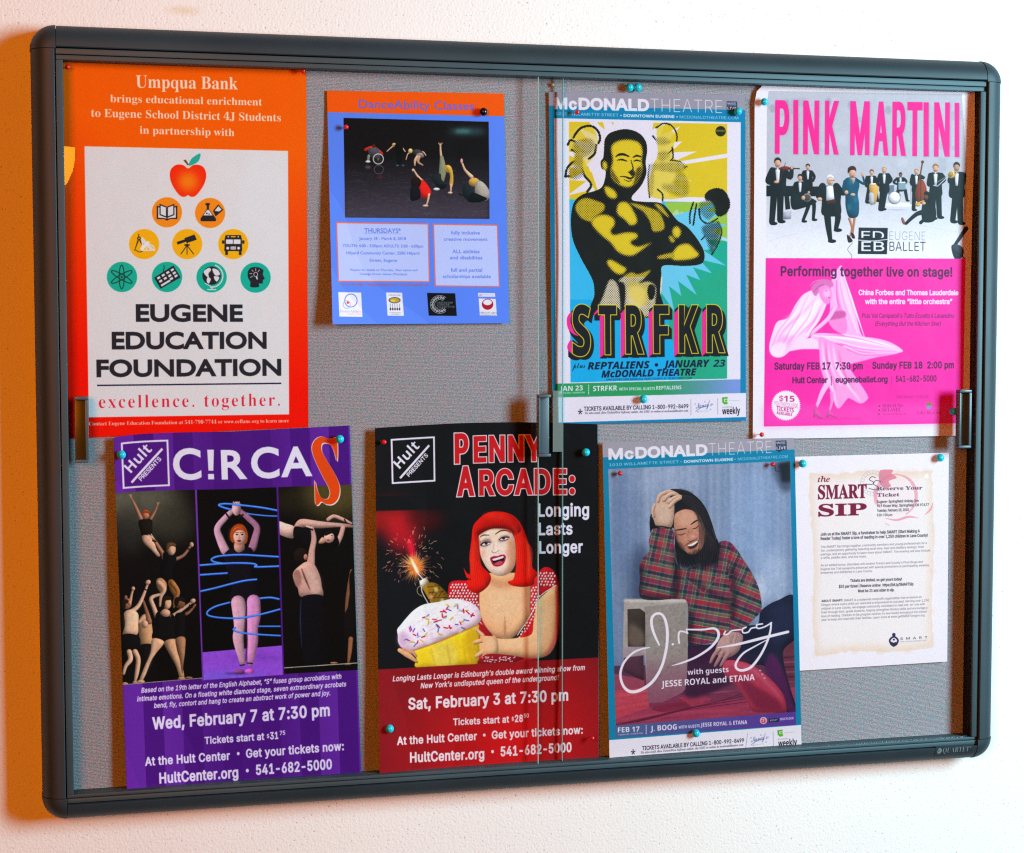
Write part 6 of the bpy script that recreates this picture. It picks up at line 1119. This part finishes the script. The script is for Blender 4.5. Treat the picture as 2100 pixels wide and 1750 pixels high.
def mat_fabric():
    m, nt, b = nodes('woven_fabric'); tc = N(nt, 'ShaderNodeTexCoord')
    mp = N(nt, 'ShaderNodeMapping'); mp.inputs['Scale'].default_value = (520, 1, 760); L(nt, tc.outputs['Object'], mp.inputs[0])
    n1 = N(nt, 'ShaderNodeTexNoise', Scale=1.0, Detail=1.0); L(nt, mp.outputs[0], n1.inputs['Vector'])
    mp2 = N(nt, 'ShaderNodeMapping'); mp2.inputs['Scale'].default_value = (300, 1, 420); mp2.inputs['Location'].default_value = (7, 3, 9); L(nt, tc.outputs['Object'], mp2.inputs[0])
    n2 = N(nt, 'ShaderNodeTexNoise', Scale=1.0, Detail=0.0); L(nt, mp2.outputs[0], n2.inputs['Vector'])
    hue = ramp(nt, n2.outputs['Color'], [(.30, (.24, .42, .46)), (.44, (.42, .385, .36)), (.56, (.40, .42, .41)), (.70, (.50, .34, .42))])
    val = ramp(nt, n1.outputs['Fac'], [(.36, (.76, .76, .76)), (.64, (1.22, 1.22, 1.22))])
    mx = N(nt, 'ShaderNodeMixRGB', blend_type='MULTIPLY', Fac=1.0); L(nt, hue.outputs[0], mx.inputs[1]); L(nt, val.outputs[0], mx.inputs[2])
    w1 = N(nt, 'ShaderNodeTexWave', wave_type='BANDS', bands_direction='Z', Scale=190.0, Distortion=3.0); w1.inputs['Detail Scale'].default_value = 3; L(nt, tc.outputs['Object'], w1.inputs['Vector'])
    ml = ramp(nt, w1.outputs['Fac'], [(0, (.86, .86, .86)), (1, (1.1, 1.1, 1.1))])
    my = N(nt, 'ShaderNodeMixRGB', blend_type='MULTIPLY', Fac=1.0); L(nt, mx.outputs[0], my.inputs[1]); L(nt, ml.outputs[0], my.inputs[2])
    mz = N(nt, 'ShaderNodeMixRGB', blend_type='MULTIPLY', Fac=1.0); L(nt, my.outputs[0], mz.inputs[1]); mz.inputs[2].default_value = (.91, .85, .96, 1)
    L(nt, mz.outputs[0], b.inputs['Base Color']); b.inputs['Roughness'].default_value = .95; b.inputs['Specular IOR Level'].default_value = .1
    h = N(nt, 'ShaderNodeMath', operation='ADD'); L(nt, w1.outputs['Fac'], h.inputs[0]); L(nt, n1.outputs['Fac'], h.inputs[1])
    bp = N(nt, 'ShaderNodeBump', Strength=.5, Distance=.0008); L(nt, h.outputs[0], bp.inputs['Height']); L(nt, bp.outputs[0], b.inputs['Normal'])
    return m
def mat_metal(name, c, rough=.42, metallic=0.0, spec=.5):
    m, nt, b = nodes(name); tc = N(nt, 'ShaderNodeTexCoord')
    n = N(nt, 'ShaderNodeTexNoise', Scale=9.0, Detail=5.0); L(nt, tc.outputs['Object'], n.inputs['Vector'])
    r = ramp(nt, n.outputs['Fac'], [(.3, tuple(x*.88 for x in c)), (.7, tuple(x*1.1 for x in c))]); L(nt, r.outputs[0], b.inputs['Base Color'])
    r2 = N(nt, 'ShaderNodeMapRange'); r2.inputs[3].default_value = rough - .06; r2.inputs[4].default_value = rough + .08; L(nt, n.outputs['Fac'], r2.inputs[0]); L(nt, r2.outputs[0], b.inputs['Roughness'])
    n2 = N(nt, 'ShaderNodeTexNoise', Scale=900.0); L(nt, tc.outputs['Object'], n2.inputs['Vector'])
    bp = N(nt, 'ShaderNodeBump', Strength=.12, Distance=.0003); L(nt, n2.outputs['Fac'], bp.inputs['Height']); L(nt, bp.outputs[0], b.inputs['Normal'])
    b.inputs['Metallic'].default_value = metallic; b.inputs['Specular IOR Level'].default_value = spec
    return m
def mat_plain(name, c, rough=.3, spec=.5):
    m, nt, b = nodes(name); b.inputs['Base Color'].default_value = (*c, 1); b.inputs['Roughness'].default_value = rough; b.inputs['Specular IOR Level'].default_value = spec
    return m
def mat_glass():
    m = bpy.data.materials.new('clear_glass'); m.use_nodes = True; nt = m.node_tree; nt.nodes.clear()
    o = N(nt, 'ShaderNodeOutputMaterial'); t = N(nt, 'ShaderNodeBsdfTransparent'); t.inputs[0].default_value = (.975, .985, .98, 1)
    g = N(nt, 'ShaderNodeBsdfGlossy'); g.inputs['Roughness'].default_value = 0.0
    f = N(nt, 'ShaderNodeFresnel'); f.inputs[0].default_value = 1.5; mx = N(nt, 'ShaderNodeMixShader')
    ge = N(nt, 'ShaderNodeNewGeometry'); inv = N(nt, 'ShaderNodeMath', operation='SUBTRACT'); inv.inputs[0].default_value = 1.7; L(nt, ge.outputs['Backfacing'], inv.inputs[1])
    bk = N(nt, 'ShaderNodeMath', operation='MULTIPLY'); L(nt, ge.outputs['Backfacing'], bk.inputs[0]); bk.inputs[1].default_value = .7
    sb = N(nt, 'ShaderNodeMath', operation='SUBTRACT'); L(nt, inv.outputs[0], sb.inputs[0]); L(nt, bk.outputs[0], sb.inputs[1])   # both faces' reflection, taken once at the outer face
    ml = N(nt, 'ShaderNodeMath', operation='MULTIPLY'); ml.use_clamp = True; L(nt, f.outputs[0], ml.inputs[0]); L(nt, sb.outputs[0], ml.inputs[1])
    L(nt, ml.outputs[0], mx.inputs[0]); L(nt, t.outputs[0], mx.inputs[1]); L(nt, g.outputs[0], mx.inputs[2]); L(nt, mx.outputs[0], o.inputs[0])
    return m
def mat_paper(name, img, gloss=.42, spec=.12, gain=(1, 1, 1)):
    m, nt, b = nodes(name); t = N(nt, 'ShaderNodeTexImage'); t.image = img; t.interpolation = 'Cubic'; t.extension = 'EXTEND'
    mul = N(nt, 'ShaderNodeMixRGB', blend_type='MULTIPLY', Fac=1.0); L(nt, t.outputs[0], mul.inputs[1]); mul.inputs[2].default_value = (*gain, 1)
    L(nt, mul.outputs[0], b.inputs['Base Color'])
    b.inputs['Roughness'].default_value = gloss; b.inputs['Specular IOR Level'].default_value = spec
    tc = N(nt, 'ShaderNodeTexCoord'); n = N(nt, 'ShaderNodeTexNoise', Scale=14.0, Detail=2.0); L(nt, tc.outputs['Object'], n.inputs['Vector'])
    bp = N(nt, 'ShaderNodeBump', Strength=.35, Distance=.004); L(nt, n.outputs['Fac'], bp.inputs['Height']); L(nt, bp.outputs[0], b.inputs['Normal'])
    return m
def mesh_obj(name, verts, faces, mat, parent=None, smooth=False, uv=None):
    me = bpy.data.meshes.new(name); me.from_pydata([tuple(v) for v in verts], [], faces); me.update()
    if uv is not None:
        l = me.uv_layers.new(name='UVMap')
        for p in me.polygons:
            for li in p.loop_indices: l.data[li].uv = uv[me.loops[li].vertex_index]
    if mat: me.materials.append(mat)
    if smooth:
        for p in me.polygons: p.use_smooth = True
    o = bpy.data.objects.new(name, me); C.objects.link(o)
    if parent: o.parent = parent
    return o
def box_geo(x0, x1, y0, y1, z0, z1):
    v = [(x, y, z) for z in (z0, z1) for y in (y0, y1) for x in (x0, x1)]
    return v, [(0, 2, 3, 1), (4, 5, 7, 6), (0, 1, 5, 4), (2, 6, 7, 3), (0, 4, 6, 2), (1, 3, 7, 5)]
def bevel(o, w, seg=2, ang=30):
    md = o.modifiers.new('bevel', 'BEVEL'); md.width = w; md.segments = seg; md.limit_method = 'ANGLE'; md.angle_limit = math.radians(ang); md.harden_normals = False
    for p in o.data.polygons: p.use_smooth = True
    return o
def boxes(name, bs, mat, parent=None, bev=0):
    V, F = [], []
    for b in bs:
        v, f = box_geo(*b); n = len(V); V += v; F += [tuple(i + n for i in q) for q in f]
    o = mesh_obj(name, V, F, mat, parent)
    if bev: bevel(o, bev)
    return o
def thing(name, label, cat, loc=(0, 0, 0), group=None):
    o = bpy.data.objects.new(name, None); o.empty_display_size = .03; C.objects.link(o); o.location = loc
    o['label'] = label; o['category'] = cat
    if group: o['group'] = group
    return o
def lathe(name, prof, mat, parent=None, seg=24, axis='y', sx=1):
    """turn (radius, distance towards the room) pairs about the y axis"""
    V, F = [], []
    for r, d in prof:
        for k in range(seg):
            a = 2*math.pi*k/seg; V.append((r*math.cos(a), -d, r*math.sin(a)) if axis == 'y' else (r*math.cos(a), r*math.sin(a), d))
    for i in range(len(prof) - 1):
        for k in range(seg):
            k2 = (k + 1) % seg; F.append((i*seg + k, i*seg + k2, (i+1)*seg + k2, (i+1)*seg + k))
    o = mesh_obj(name, V, F, mat, parent, smooth=True)
    bm = bmesh.new(); bm.from_mesh(o.data); bmesh.ops.remove_doubles(bm, verts=bm.verts, dist=1e-6); bmesh.ops.recalc_face_normals(bm, faces=bm.faces); bm.to_mesh(o.data); bm.free()
    return o

# ------------------------------------------------------------------ wall
wall = mesh_obj('wall', [(-3.5, 0, -2.5), (3.5, 0, -2.5), (3.5, 0, 2.5), (-3.5, 0, 2.5)], [(0, 1, 2, 3)], mat_wall()); wall['kind'] = 'structure'

# ------------------------------------------------------------------ the enclosed board
W2, H2 = 1.2192/2, .9144/2
RAIL, R, DEPTH, LIN_D, FAB = .0265, .0235, .046, .0425, .017
RAIL_B = .0205     # the lower rail is slimmer
M_FR = mat_metal('dark_grey_frame', (.026, .039, .050), .52, .1, .4); M_LN = mat_metal('grey_track', (.045, .075, .092), .52, .1, .4); M_BK = mat_plain('black_channel', (.006, .006, .007), .6, .2)
M_HD = mat_metal('grey_handle', (.06, .09, .11), .38); M_GL = mat_glass(); M_ED = mat_plain('glass_edge_green', (.42, .68, .64), .25); M_ED.node_tree.nodes['Principled BSDF'].inputs['Alpha'].default_value = .5; 
board = thing('notice_board', 'wide wall display case with dark grey rounded frame, sliding glass doors and grey fabric', 'notice board')
prof = [(0, .0005), (0, DEPTH - R)] + [(R - R*math.cos(a), DEPTH - R + R*math.sin(a)) for a in np.radians(np.arange(9, 91, 9))] + [(RAIL - .001, DEPTH), (RAIL, DEPTH - .001), (RAIL, .003)]
CAP = RAIL + .0015
def rail(name, side):
    """one straight extrusion; side = top, bottom, left or right"""
    half = (W2 if side in ('top', 'bottom') else H2) - CAP - .0006
    V, F = [], []
    for e in (-half, half):
        for s, d in prof:
            if side == 'bottom' and s > .0185: s = .0185 + (s - .0185)*(RAIL_B - .0185)/(RAIL - .0185)
            if side == 'top': V.append((e, -d, H2 - s))
            elif side == 'bottom': V.append((e, -d, -H2 + s))
            elif side == 'left': V.append((-W2 + s, -d, e))
            else: V.append((W2 - s, -d, e))
    n = len(prof)
    for i in range(n - 1): F.append((i, i + 1, n + i + 1, n + i))
    F.append(tuple(range(n))); F.append(tuple(range(2*n - 1, n - 1, -1)))
    o = mesh_obj(name, V, F, M_FR, board, smooth=True)
    bm = bmesh.new(); bm.from_mesh(o.data); bmesh.ops.recalc_face_normals(bm, faces=bm.faces)
    for e in bm.edges:
        if len(e.link_faces) == 2 and e.calc_face_angle(0) > .5: e.smooth = False
    bm.to_mesh(o.data); bm.free(); return o
for s in ('top', 'bottom', 'left', 'right'): rail('frame_rail', s)
def corner(sx, sz):
    """moulded corner cap: the rail profile turned through a quarter circle"""
    V, F = [], []; K_ = 12; rp = .0265
    cx, cz = sx*(W2 - CAP), sz*(H2 - CAP); n = len(prof)
    p2 = [(s - .0006, d + .0004) for s, d in prof[:-3]] + [(CAP - .0001, DEPTH + .0004)]
    n = len(p2)
    for k in range(K_ + 1):
        a = math.pi/2*k/K_
        for s, d in p2:
            r = max(CAP - s, .0001); V.append((cx + sx*r*math.cos(a), -d, cz + sz*r*math.sin(a)))
    for k in range(K_):
        for i in range(n - 1): F.append((k*n + i, k*n + i + 1, (k+1)*n + i + 1, (k+1)*n + i))
    F.append(tuple(range(n)) + (len(V),)); V.append((cx, -.0005, cz)); F.append(tuple(range(K_*n, K_*n + n)) + (len(V) - 1,))
    o = mesh_obj('corner_cap', V, F, M_FR, board, smooth=True)
    bm = bmesh.new(); bm.from_mesh(o.data); bmesh.ops.remove_doubles(bm, verts=bm.verts, dist=2e-5); bmesh.ops.recalc_face_normals(bm, faces=bm.faces)
    for e in bm.edges:
        if len(e.link_faces) == 2 and e.calc_face_angle(0) > .6: e.smooth = False
    bm.to_mesh(o.data); bm.free()
for sx in (-1, 1):
    for sz in (-1, 1): corner(sx, sz)
TB, SD = .0125, .0078       # width of the tracks at head and foot, and at the sides
ix, iz = W2 - RAIL - .0012, H2 - RAIL - .0012; ib = H2 - RAIL_B - .0012; TF = .0095
boxes('track_strip', [(-ix, ix, -LIN_D, -.0305, iz - TB*.52, iz), (-ix, ix, -LIN_D + .0022, -.0305, iz - TB, iz - TB*.52 - .0006), (-ix, ix, -.0305, -.002, iz - TB, iz)], M_LN, board, .0005)
boxes('track_strip', [(-ix, ix, -LIN_D, -.0305, -ib, -ib + TF*.55), (-ix, ix, -LIN_D + .002, -.0305, -ib + TF*.55 + .0005, -ib + TF), (-ix, ix, -.0305, -.002, -ib, -ib + TF)], M_LN, board, .0005)
for s in (-1, 1):
    a, b = sorted((s*ix, s*(ix - SD))); boxes('track_strip', [(a, b, -LIN_D, -LIN_D + .0035, -ib + TF + .0004, iz - TB - .0004)], M_LN, board, .0005)
    a, b = sorted((s*ix, s*(ix - SD + .0008))); boxes('side_channel', [(a, b, -LIN_D + .0036, -.003, -ib + TF + .0004, iz - TB - .0004)], M_BK, board)
boxes('fabric_panel', [(-ix + .001, ix - .001, -FAB, -.002, -ib + .001, iz - .001)], mat_fabric(), board)
# sliding glass doors: the left one runs behind the right one
xe_front = at(1898.5, 1000, -.034).x; xe_back = at(1983, 1000, -.028).x
def door(x0, x1, y0, y1, edge_x):
    z0, z1 = -ib + TF - .004, iz - TB + .004
    g = boxes('glass_door', [(x0, x1, y0, y1, z0, z1)], M_GL, board)
    s = .0003 if edge_x == x1 else -.0003
    a, b = sorted((edge_x + s*.2, edge_x + s*3)); boxes('polished_edge', [(a, b, y0 + .0002, y1 - .0002, z0, z1)], M_ED, g)
    return g
back_door = door(-ix + SD - .003, xe_back, -.0290, -.0252, xe_back); front_door = door(xe_front, ix - SD + .003, -.0358, -.0320, xe_front)
back_door['label'] = 'left glass door, running behind the other'; front_door['label'] = 'right glass door, running in front'
def handle(px0, px1, py0, py1, yb, open_side, parent):
    """shallow moulded finger pull: tray with raised rim, open towards one side"""
    a, b = at(px0, (py0 + py1)/2, yb - .008).x, at(px1, (py0 + py1)/2, yb - .008).x; zc = (at(px0, py0, yb).z + at(px0, py1, yb).z)/2; h = abs(at(px0, py0, yb).z - at(px0, py1, yb).z)/2
    d, t = .0105, .0022
    bs = [(a, b, yb - .0018, yb - .0002, zc - h, zc + h), (a, b, yb - d, yb - .0019, zc + h - .0035, zc + h), (a, b, yb - d, yb - .0019, zc - h, zc - h + .0035)]
    if open_side != 'left': bs.append((a, a + t, yb - d, yb - .0019, zc - h + .0036, zc + h - .0036))
    if open_side != 'right': bs.append((b - t*1.7, b, yb - d, yb - .0019, zc - h + .0036, zc + h - .0036))
    return boxes('door_pull', bs, M_HD, parent, .0005)
handle(264, 312, 1398, 1630, -.0292, 'left', back_door)
handle(1897, 1941, 1391, 1609, -.0360, 'right', front_door)
handle(3379, 3422, 1374, 1579, -.0360, 'none', front_door)
# clear adhesive strip left on the edge of the rear door
m, nt, b = nodes('clear_adhesive_strip'); b.inputs['Base Color'].default_value = (.62, .78, .76, 1); b.inputs['Roughness'].default_value = .3; b.inputs['Alpha'].default_value = .17
p0, p1 = at(1949, 1378, -.0293), at(1983, 1593, -.0293); boxes('adhesive_strip', [(p0.x, p1.x - .0003, -.0299, -.0292, p1.z, p0.z)], m, back_door, .0002)

# maker's plate on the lower rail
A = Art([(0, 0), (300, 0), (300, 60), (0, 60)], 300, 60, '3a474e')
A.comp(np.ones((60, 300)), 0, 0, '414f57'); A.ell(34, 30, 17, 17, 'aebfca'); A.ell(28, 27, 7, 7, '6c7c88'); A.text('QUARTET', (60, 42), (268, 42), 28, 'b4c2cc', fam='serifb', bold=-.02); A.ell(278, 18, 4, 4, '9aaab4'); A.text('VISUAL COMMUNICATION', (82, 56), (240, 56), 7, '5c6a74')
img = A.image('makers_plate_print')
a0 = at(3298, 2645, -DEPTH).x; a1 = at(3432, 2645, -DEPTH).x
V, F, U = [], [], []; n = 8
for i in range(n + 1):
    s = .0090 + (.0235 - .0090)*i/n
    d = DEPTH if s >= R else DEPTH - R + math.sqrt(max(R*R - (R - s)**2, 0))
    for j, x in enumerate((a0, a1)): V.append((x, -d - .0004, -H2 + s)); U.append((j, i/n))
for i in range(n): F.append((2*i, 2*i + 1, 2*i + 3, 2*i + 2))
mesh_obj('makers_plate', V, F, mat_paper('makers_plate_print', img, .4, .4, (.42, .42, .42)), board, True, U)['label'] = 'small dark plate with pale lettering at the lower right'

# ------------------------------------------------------------------ posters
def poster(key, art, label, cat, y, left=(0, 0), right=(0, 0), top=0, foot=0, gloss=.42, spec=.12, gain=(1, 1, 1), bow=None, nx=26, ny=34):
    Hm = homog([(0, 0), (1, 0), (1, 1), (0, 1)], QUAD[key]); V, F, U = [], [], []
    for j in range(ny + 1):
        t = j/ny
        for i in range(nx + 1):
            s = i/nx; p = hmap(Hm, (s, t))[0]
            if bow: p = p + np.array(bow(s, t))
            lf = (left[0]*(1 - t) + left[1]*t)*(1 - s)**2.6 + (right[0]*(1 - t) + right[1]*t)*s**2.6 + top*(1 - t)**4*(.4 + .6*s) + foot*t**4
            lf += .0013*math.sin(3.1*s + 4*t + len(key)) * math.sin(5*t + s)
            q = at(p[0], p[1], -(y + max(lf, -.0006))); V.append(q); U.append((s, 1 - t))
    for j in range(ny):
        for i in range(nx):
            a = j*(nx + 1) + i; F.append((a, a + nx + 1, a + nx + 2, a + 1))
    m = mat_paper(key + '_print', art().image(key + '_print'), gloss, spec, gain)
    o = mesh_obj(cat.replace(' ', '_'), V, F, m, None, True, U); o['label'] = label; o['category'] = cat
    return o
poster('foundation', art_foundation, 'large orange poster for an education foundation with apple and icon circles', 'poster', .0185, left=(.001, .002), gain=(0.97, 1.15, 1.28))
poster('dance', art_dance, 'blue flyer with orange head band and stage photograph of dancers', 'flyer', .0185, left=(.001, .013), right=(.002, .001), foot=.004, gain=(0.95, 1.05, 1.1))
poster('boxer', art_boxer, 'theatre poster with yellow and black halftone man above block letters', 'poster', .0185, left=(.002, .004), right=(.005, .003), gain=(0.92, 0.85, 0.9))
poster('pink', art_pink, 'magenta and white poster of an orchestra above a dancer in flowing cloth', 'poster', .0205, left=(.001, .002), right=(.002, .001), top=.004, bow=lambda s, t: (14*max(0, 1 - t/.05)**2*(1 - s)**6*3 - 0, 4*(1 - t)*0), gain=(.95, .86, .90))
poster('smart', art_smart, 'white sheet with parchment print and red wine stain, at lower right', 'flyer', .0185, left=(.002, .003), right=(.003, .004), gloss=.7, spec=.15, gain=(.97, .85, .89))
poster('circus', art_circus, 'purple poster with three acrobat photographs and an orange letter S', 'poster', .0205, left=(.004, .009), right=(.001, .003), bow=lambda s, t: (0, -14*math.sin(math.pi*min(s*2, 1)**.6)*(1 - t)**3*.6), gain=(0.97, 1.08, 1.15))
poster('cabaret', art_cabaret, 'black and red poster of a red haired woman holding a giant cupcake', 'poster', .0205, left=(.006, .011), right=(.005, .002), bow=lambda s, t: (0, -13*math.sin(math.pi*s)*(1 - t)**3), gain=(0.95, 0.95, 1.0))
poster('reggae', art_reggae, 'blue bordered poster of a long haired man in plaid shirt beside a breeze block', 'poster', .0200, left=(.003, .008), right=(.002, .003), gain=(0.9, 0.82, 0.85))

# ------------------------------------------------------------------ pins
M_TEAL = mat_plain('teal_pin_plastic', (.015, .56, .72), .2, .5); M_RED = mat_plain('red_pin_plastic', (.75, .01, .015), .22, .6); M_NAVY = mat_plain('black_pin_plastic', (.006, .005, .02), .22, .6); M_TAN = mat_plain('tan_pin_plastic', (.55, .42, .25), .35)
M_NEEDLE = mat_metal('steel_needle', (.55, .55, .55), .3, 1.0)
def ball(r, c, n=12, neck=None):
    p = [(0.0, c + r)] + [(r*math.sin(a), c + r*math.cos(a)) for a in np.linspace(0, math.pi, n)[1:-1]]
    return p + [(0.0, c - r)]
def pin(px, py, r, mat, label, colour, y=.0215, off=None, group=None):
    off = off or r*1.25
    b = at(px, py, -(y + off)); t = thing('push_pin', label, 'push pin', (b.x, -y, b.z), group)
    lathe('pin_head', ball(r, off), mat, t, 20); lathe('needle', [(0, off - r*.9), (.00055, off - r*.9), (.0005, 0), (.0003, -.003), (0, -.0035)], M_NEEDLE, t, 8)
    return t
S = 3610/2100
BIG, SML = .0052, .0030
for x, y, r, m_, lab, col_, yy in (
    (1291, 180, BIG, M_TEAL, 'teal ball pin, left one of the pair above the theatre poster', 't', .0172),
    (1307.5, 179.5, BIG, M_TEAL, 'teal ball pin, right one of the pair above the theatre poster', 't', .0172),
    (1513.5, 229, BIG, M_TEAL, 'teal ball pin at the top right corner of the theatre poster with the halftone man', 't', .0225),
    (1567.5, 209, BIG*.9, M_TEAL, 'teal ball pin at the top left of the magenta and white orchestra poster', 't', .0225),
    (1319, 819, BIG, M_TEAL, 'teal ball pin in the white ticket strip under the halftone man', 't', .0195),
    (1955, 844, BIG, M_TEAL, 'teal ball pin at the lower right of the magenta poster beside the door pull', 't', .0225),
    (1201.5, 928, BIG, M_TEAL, 'teal ball pin on the black top right corner of the cupcake poster', 't', .0225),
    (696.5, 901, BIG, M_TEAL, 'teal ball pin beside the orange letter S of the purple poster', 't', .0215),
    (249, 933, BIG, M_TEAL, 'teal ball pin at the left edge of the purple poster by the boxed logo', 't', .0235),
    (799, 1495, BIG, M_TEAL, 'teal ball pin at the lower left of the cupcake poster', 't', .0270),
    (1427, 1504, BIG, M_TEAL, 'teal ball pin in the ticket strip under the man in plaid', 't', .0210),
    (1646, 951, BIG, M_TEAL, 'teal ball pin at the top left of the parchment print sheet', 't', .0205),
    (1928, 939, BIG, M_TEAL, 'teal ball pin at the top right of the parchment print sheet', 't', .0205),
    (139, 138, SML, M_RED, 'small dark red pin in the top left corner of the orange poster', 'r', .0195),
    (621.5, 146, SML, M_RED, 'small dark red pin in the top right corner of the orange poster', 'r', .0190),
    (710, 261, SML, M_RED, 'small red pin at the left edge of the dancers photograph', 'r', .0195),
    (1183.5, 230.5, SML, M_RED, 'small red pin in the address line above the halftone man', 'r', .0195),
    (1562, 891.5, SML, M_RED, 'small red pin at the lower left corner of the orchestra poster', 'r', .0220),
    (787.5, 907, SML, M_RED, 'small red pin at the top left of the black cupcake poster', 'r', .0250),
    (1215, 1514, SML, M_RED, 'small red pin at the lower right edge of the cupcake poster', 'r', .0225),
    (1271.5, 971, SML, M_RED, 'small red pin at the upper left of the picture of the man in plaid', 'r', .0215),
    (1585, 952.5, SML, M_RED, 'small red pin at the upper right of the picture of the man in plaid', 'r', .0210),
    (991.5, 229.5, BIG*.95, M_NAVY, 'black ball pin in the orange band of the dance flyer', 'n', .0200),
    (1133.5, 174.5, .0022, M_TAN, 'tiny tan pin head in the bare fabric between the door edges', 'a', .0172)):
    pin(x*S, y*S, r, m_, lab, col_, yy, off=(r*2.6 if r == SML else r*1.3 if r > .004 else None), group={'t': 'teal ball pins holding the papers', 'r': 'small red pins holding the papers'}.get(col_))
# stray thread caught on the fabric at the lower right
c0 = [at(3200 + x*.2285, 1300 + y*.2285, -.0178) for x, y in ((905, 1440), (870, 1490), (850, 1560), (838, 1640), (848, 1740))]
V, F = [], []
for i, p in enumerate(c0):
    for k in range(5): a = k*2*math.pi/5; V.append((p.x + .00028*math.cos(a), p.y + .00028*math.sin(a), p.z))
for i in range(len(c0) - 1):
    for k in range(5): F.append((i*5 + k, i*5 + (k+1) % 5, (i+1)*5 + (k+1) % 5, (i+1)*5 + k))
o = mesh_obj('thread', V, F, mat_plain('yellow_thread', (.5, .38, .1), .7), None, True); o['label'] = 'fine yellow thread caught on the fabric below the right door pull'; o['category'] = 'thread'

# ------------------------------------------------------------------ wall lamp across the room, seen only as a reflection in the glass
def mirror(px, py, ydist):
    p = at(px*S, py*S, -.0290); d = (p - CAM_P).normalized(); d.y = -d.y; t = (ydist - p.y)/d.y
    return p + d*t
m, nt, b = nodes('lit_amber_shade'); b.inputs['Base Color'].default_value = (.9, .6, .15, 1); b.inputs['Emission Color'].default_value = (1, .46, .02, 1); b.inputs['Emission Strength'].default_value = 13
YL = -3.2; pt = mirror(118, 303, YL); pr = mirror(154, 303, YL); pb = mirror(118, 394, YL)
rad = abs(pr.x - pt.x); dep = abs(pt.z - pb.z)
lamp = thing('wall_lamp', 'lit amber bowl wall lamp reflected in the glass at the left edge', 'wall lamp', (pt.x, YL, pt.z))
prof2 = [(rad, 0), (rad*.99, -dep*.25), (rad*.86, -dep*.5), (rad*.55, -dep*.78), (rad*.2, -dep*.96), (0, -dep)]
lathe('lamp_shade', prof2, m, lamp, 28, axis='z')
boxes('lamp_arm', [(-.012, .012, -rad - .05, -rad + .004, -dep*.5 - .012, -dep*.5 + .012), (-.04, .04, -rad - .062, -rad - .05, -dep*.5 - .06, -dep*.5 + .06)], M_FR, lamp, .002)
for o in (wall,): pass
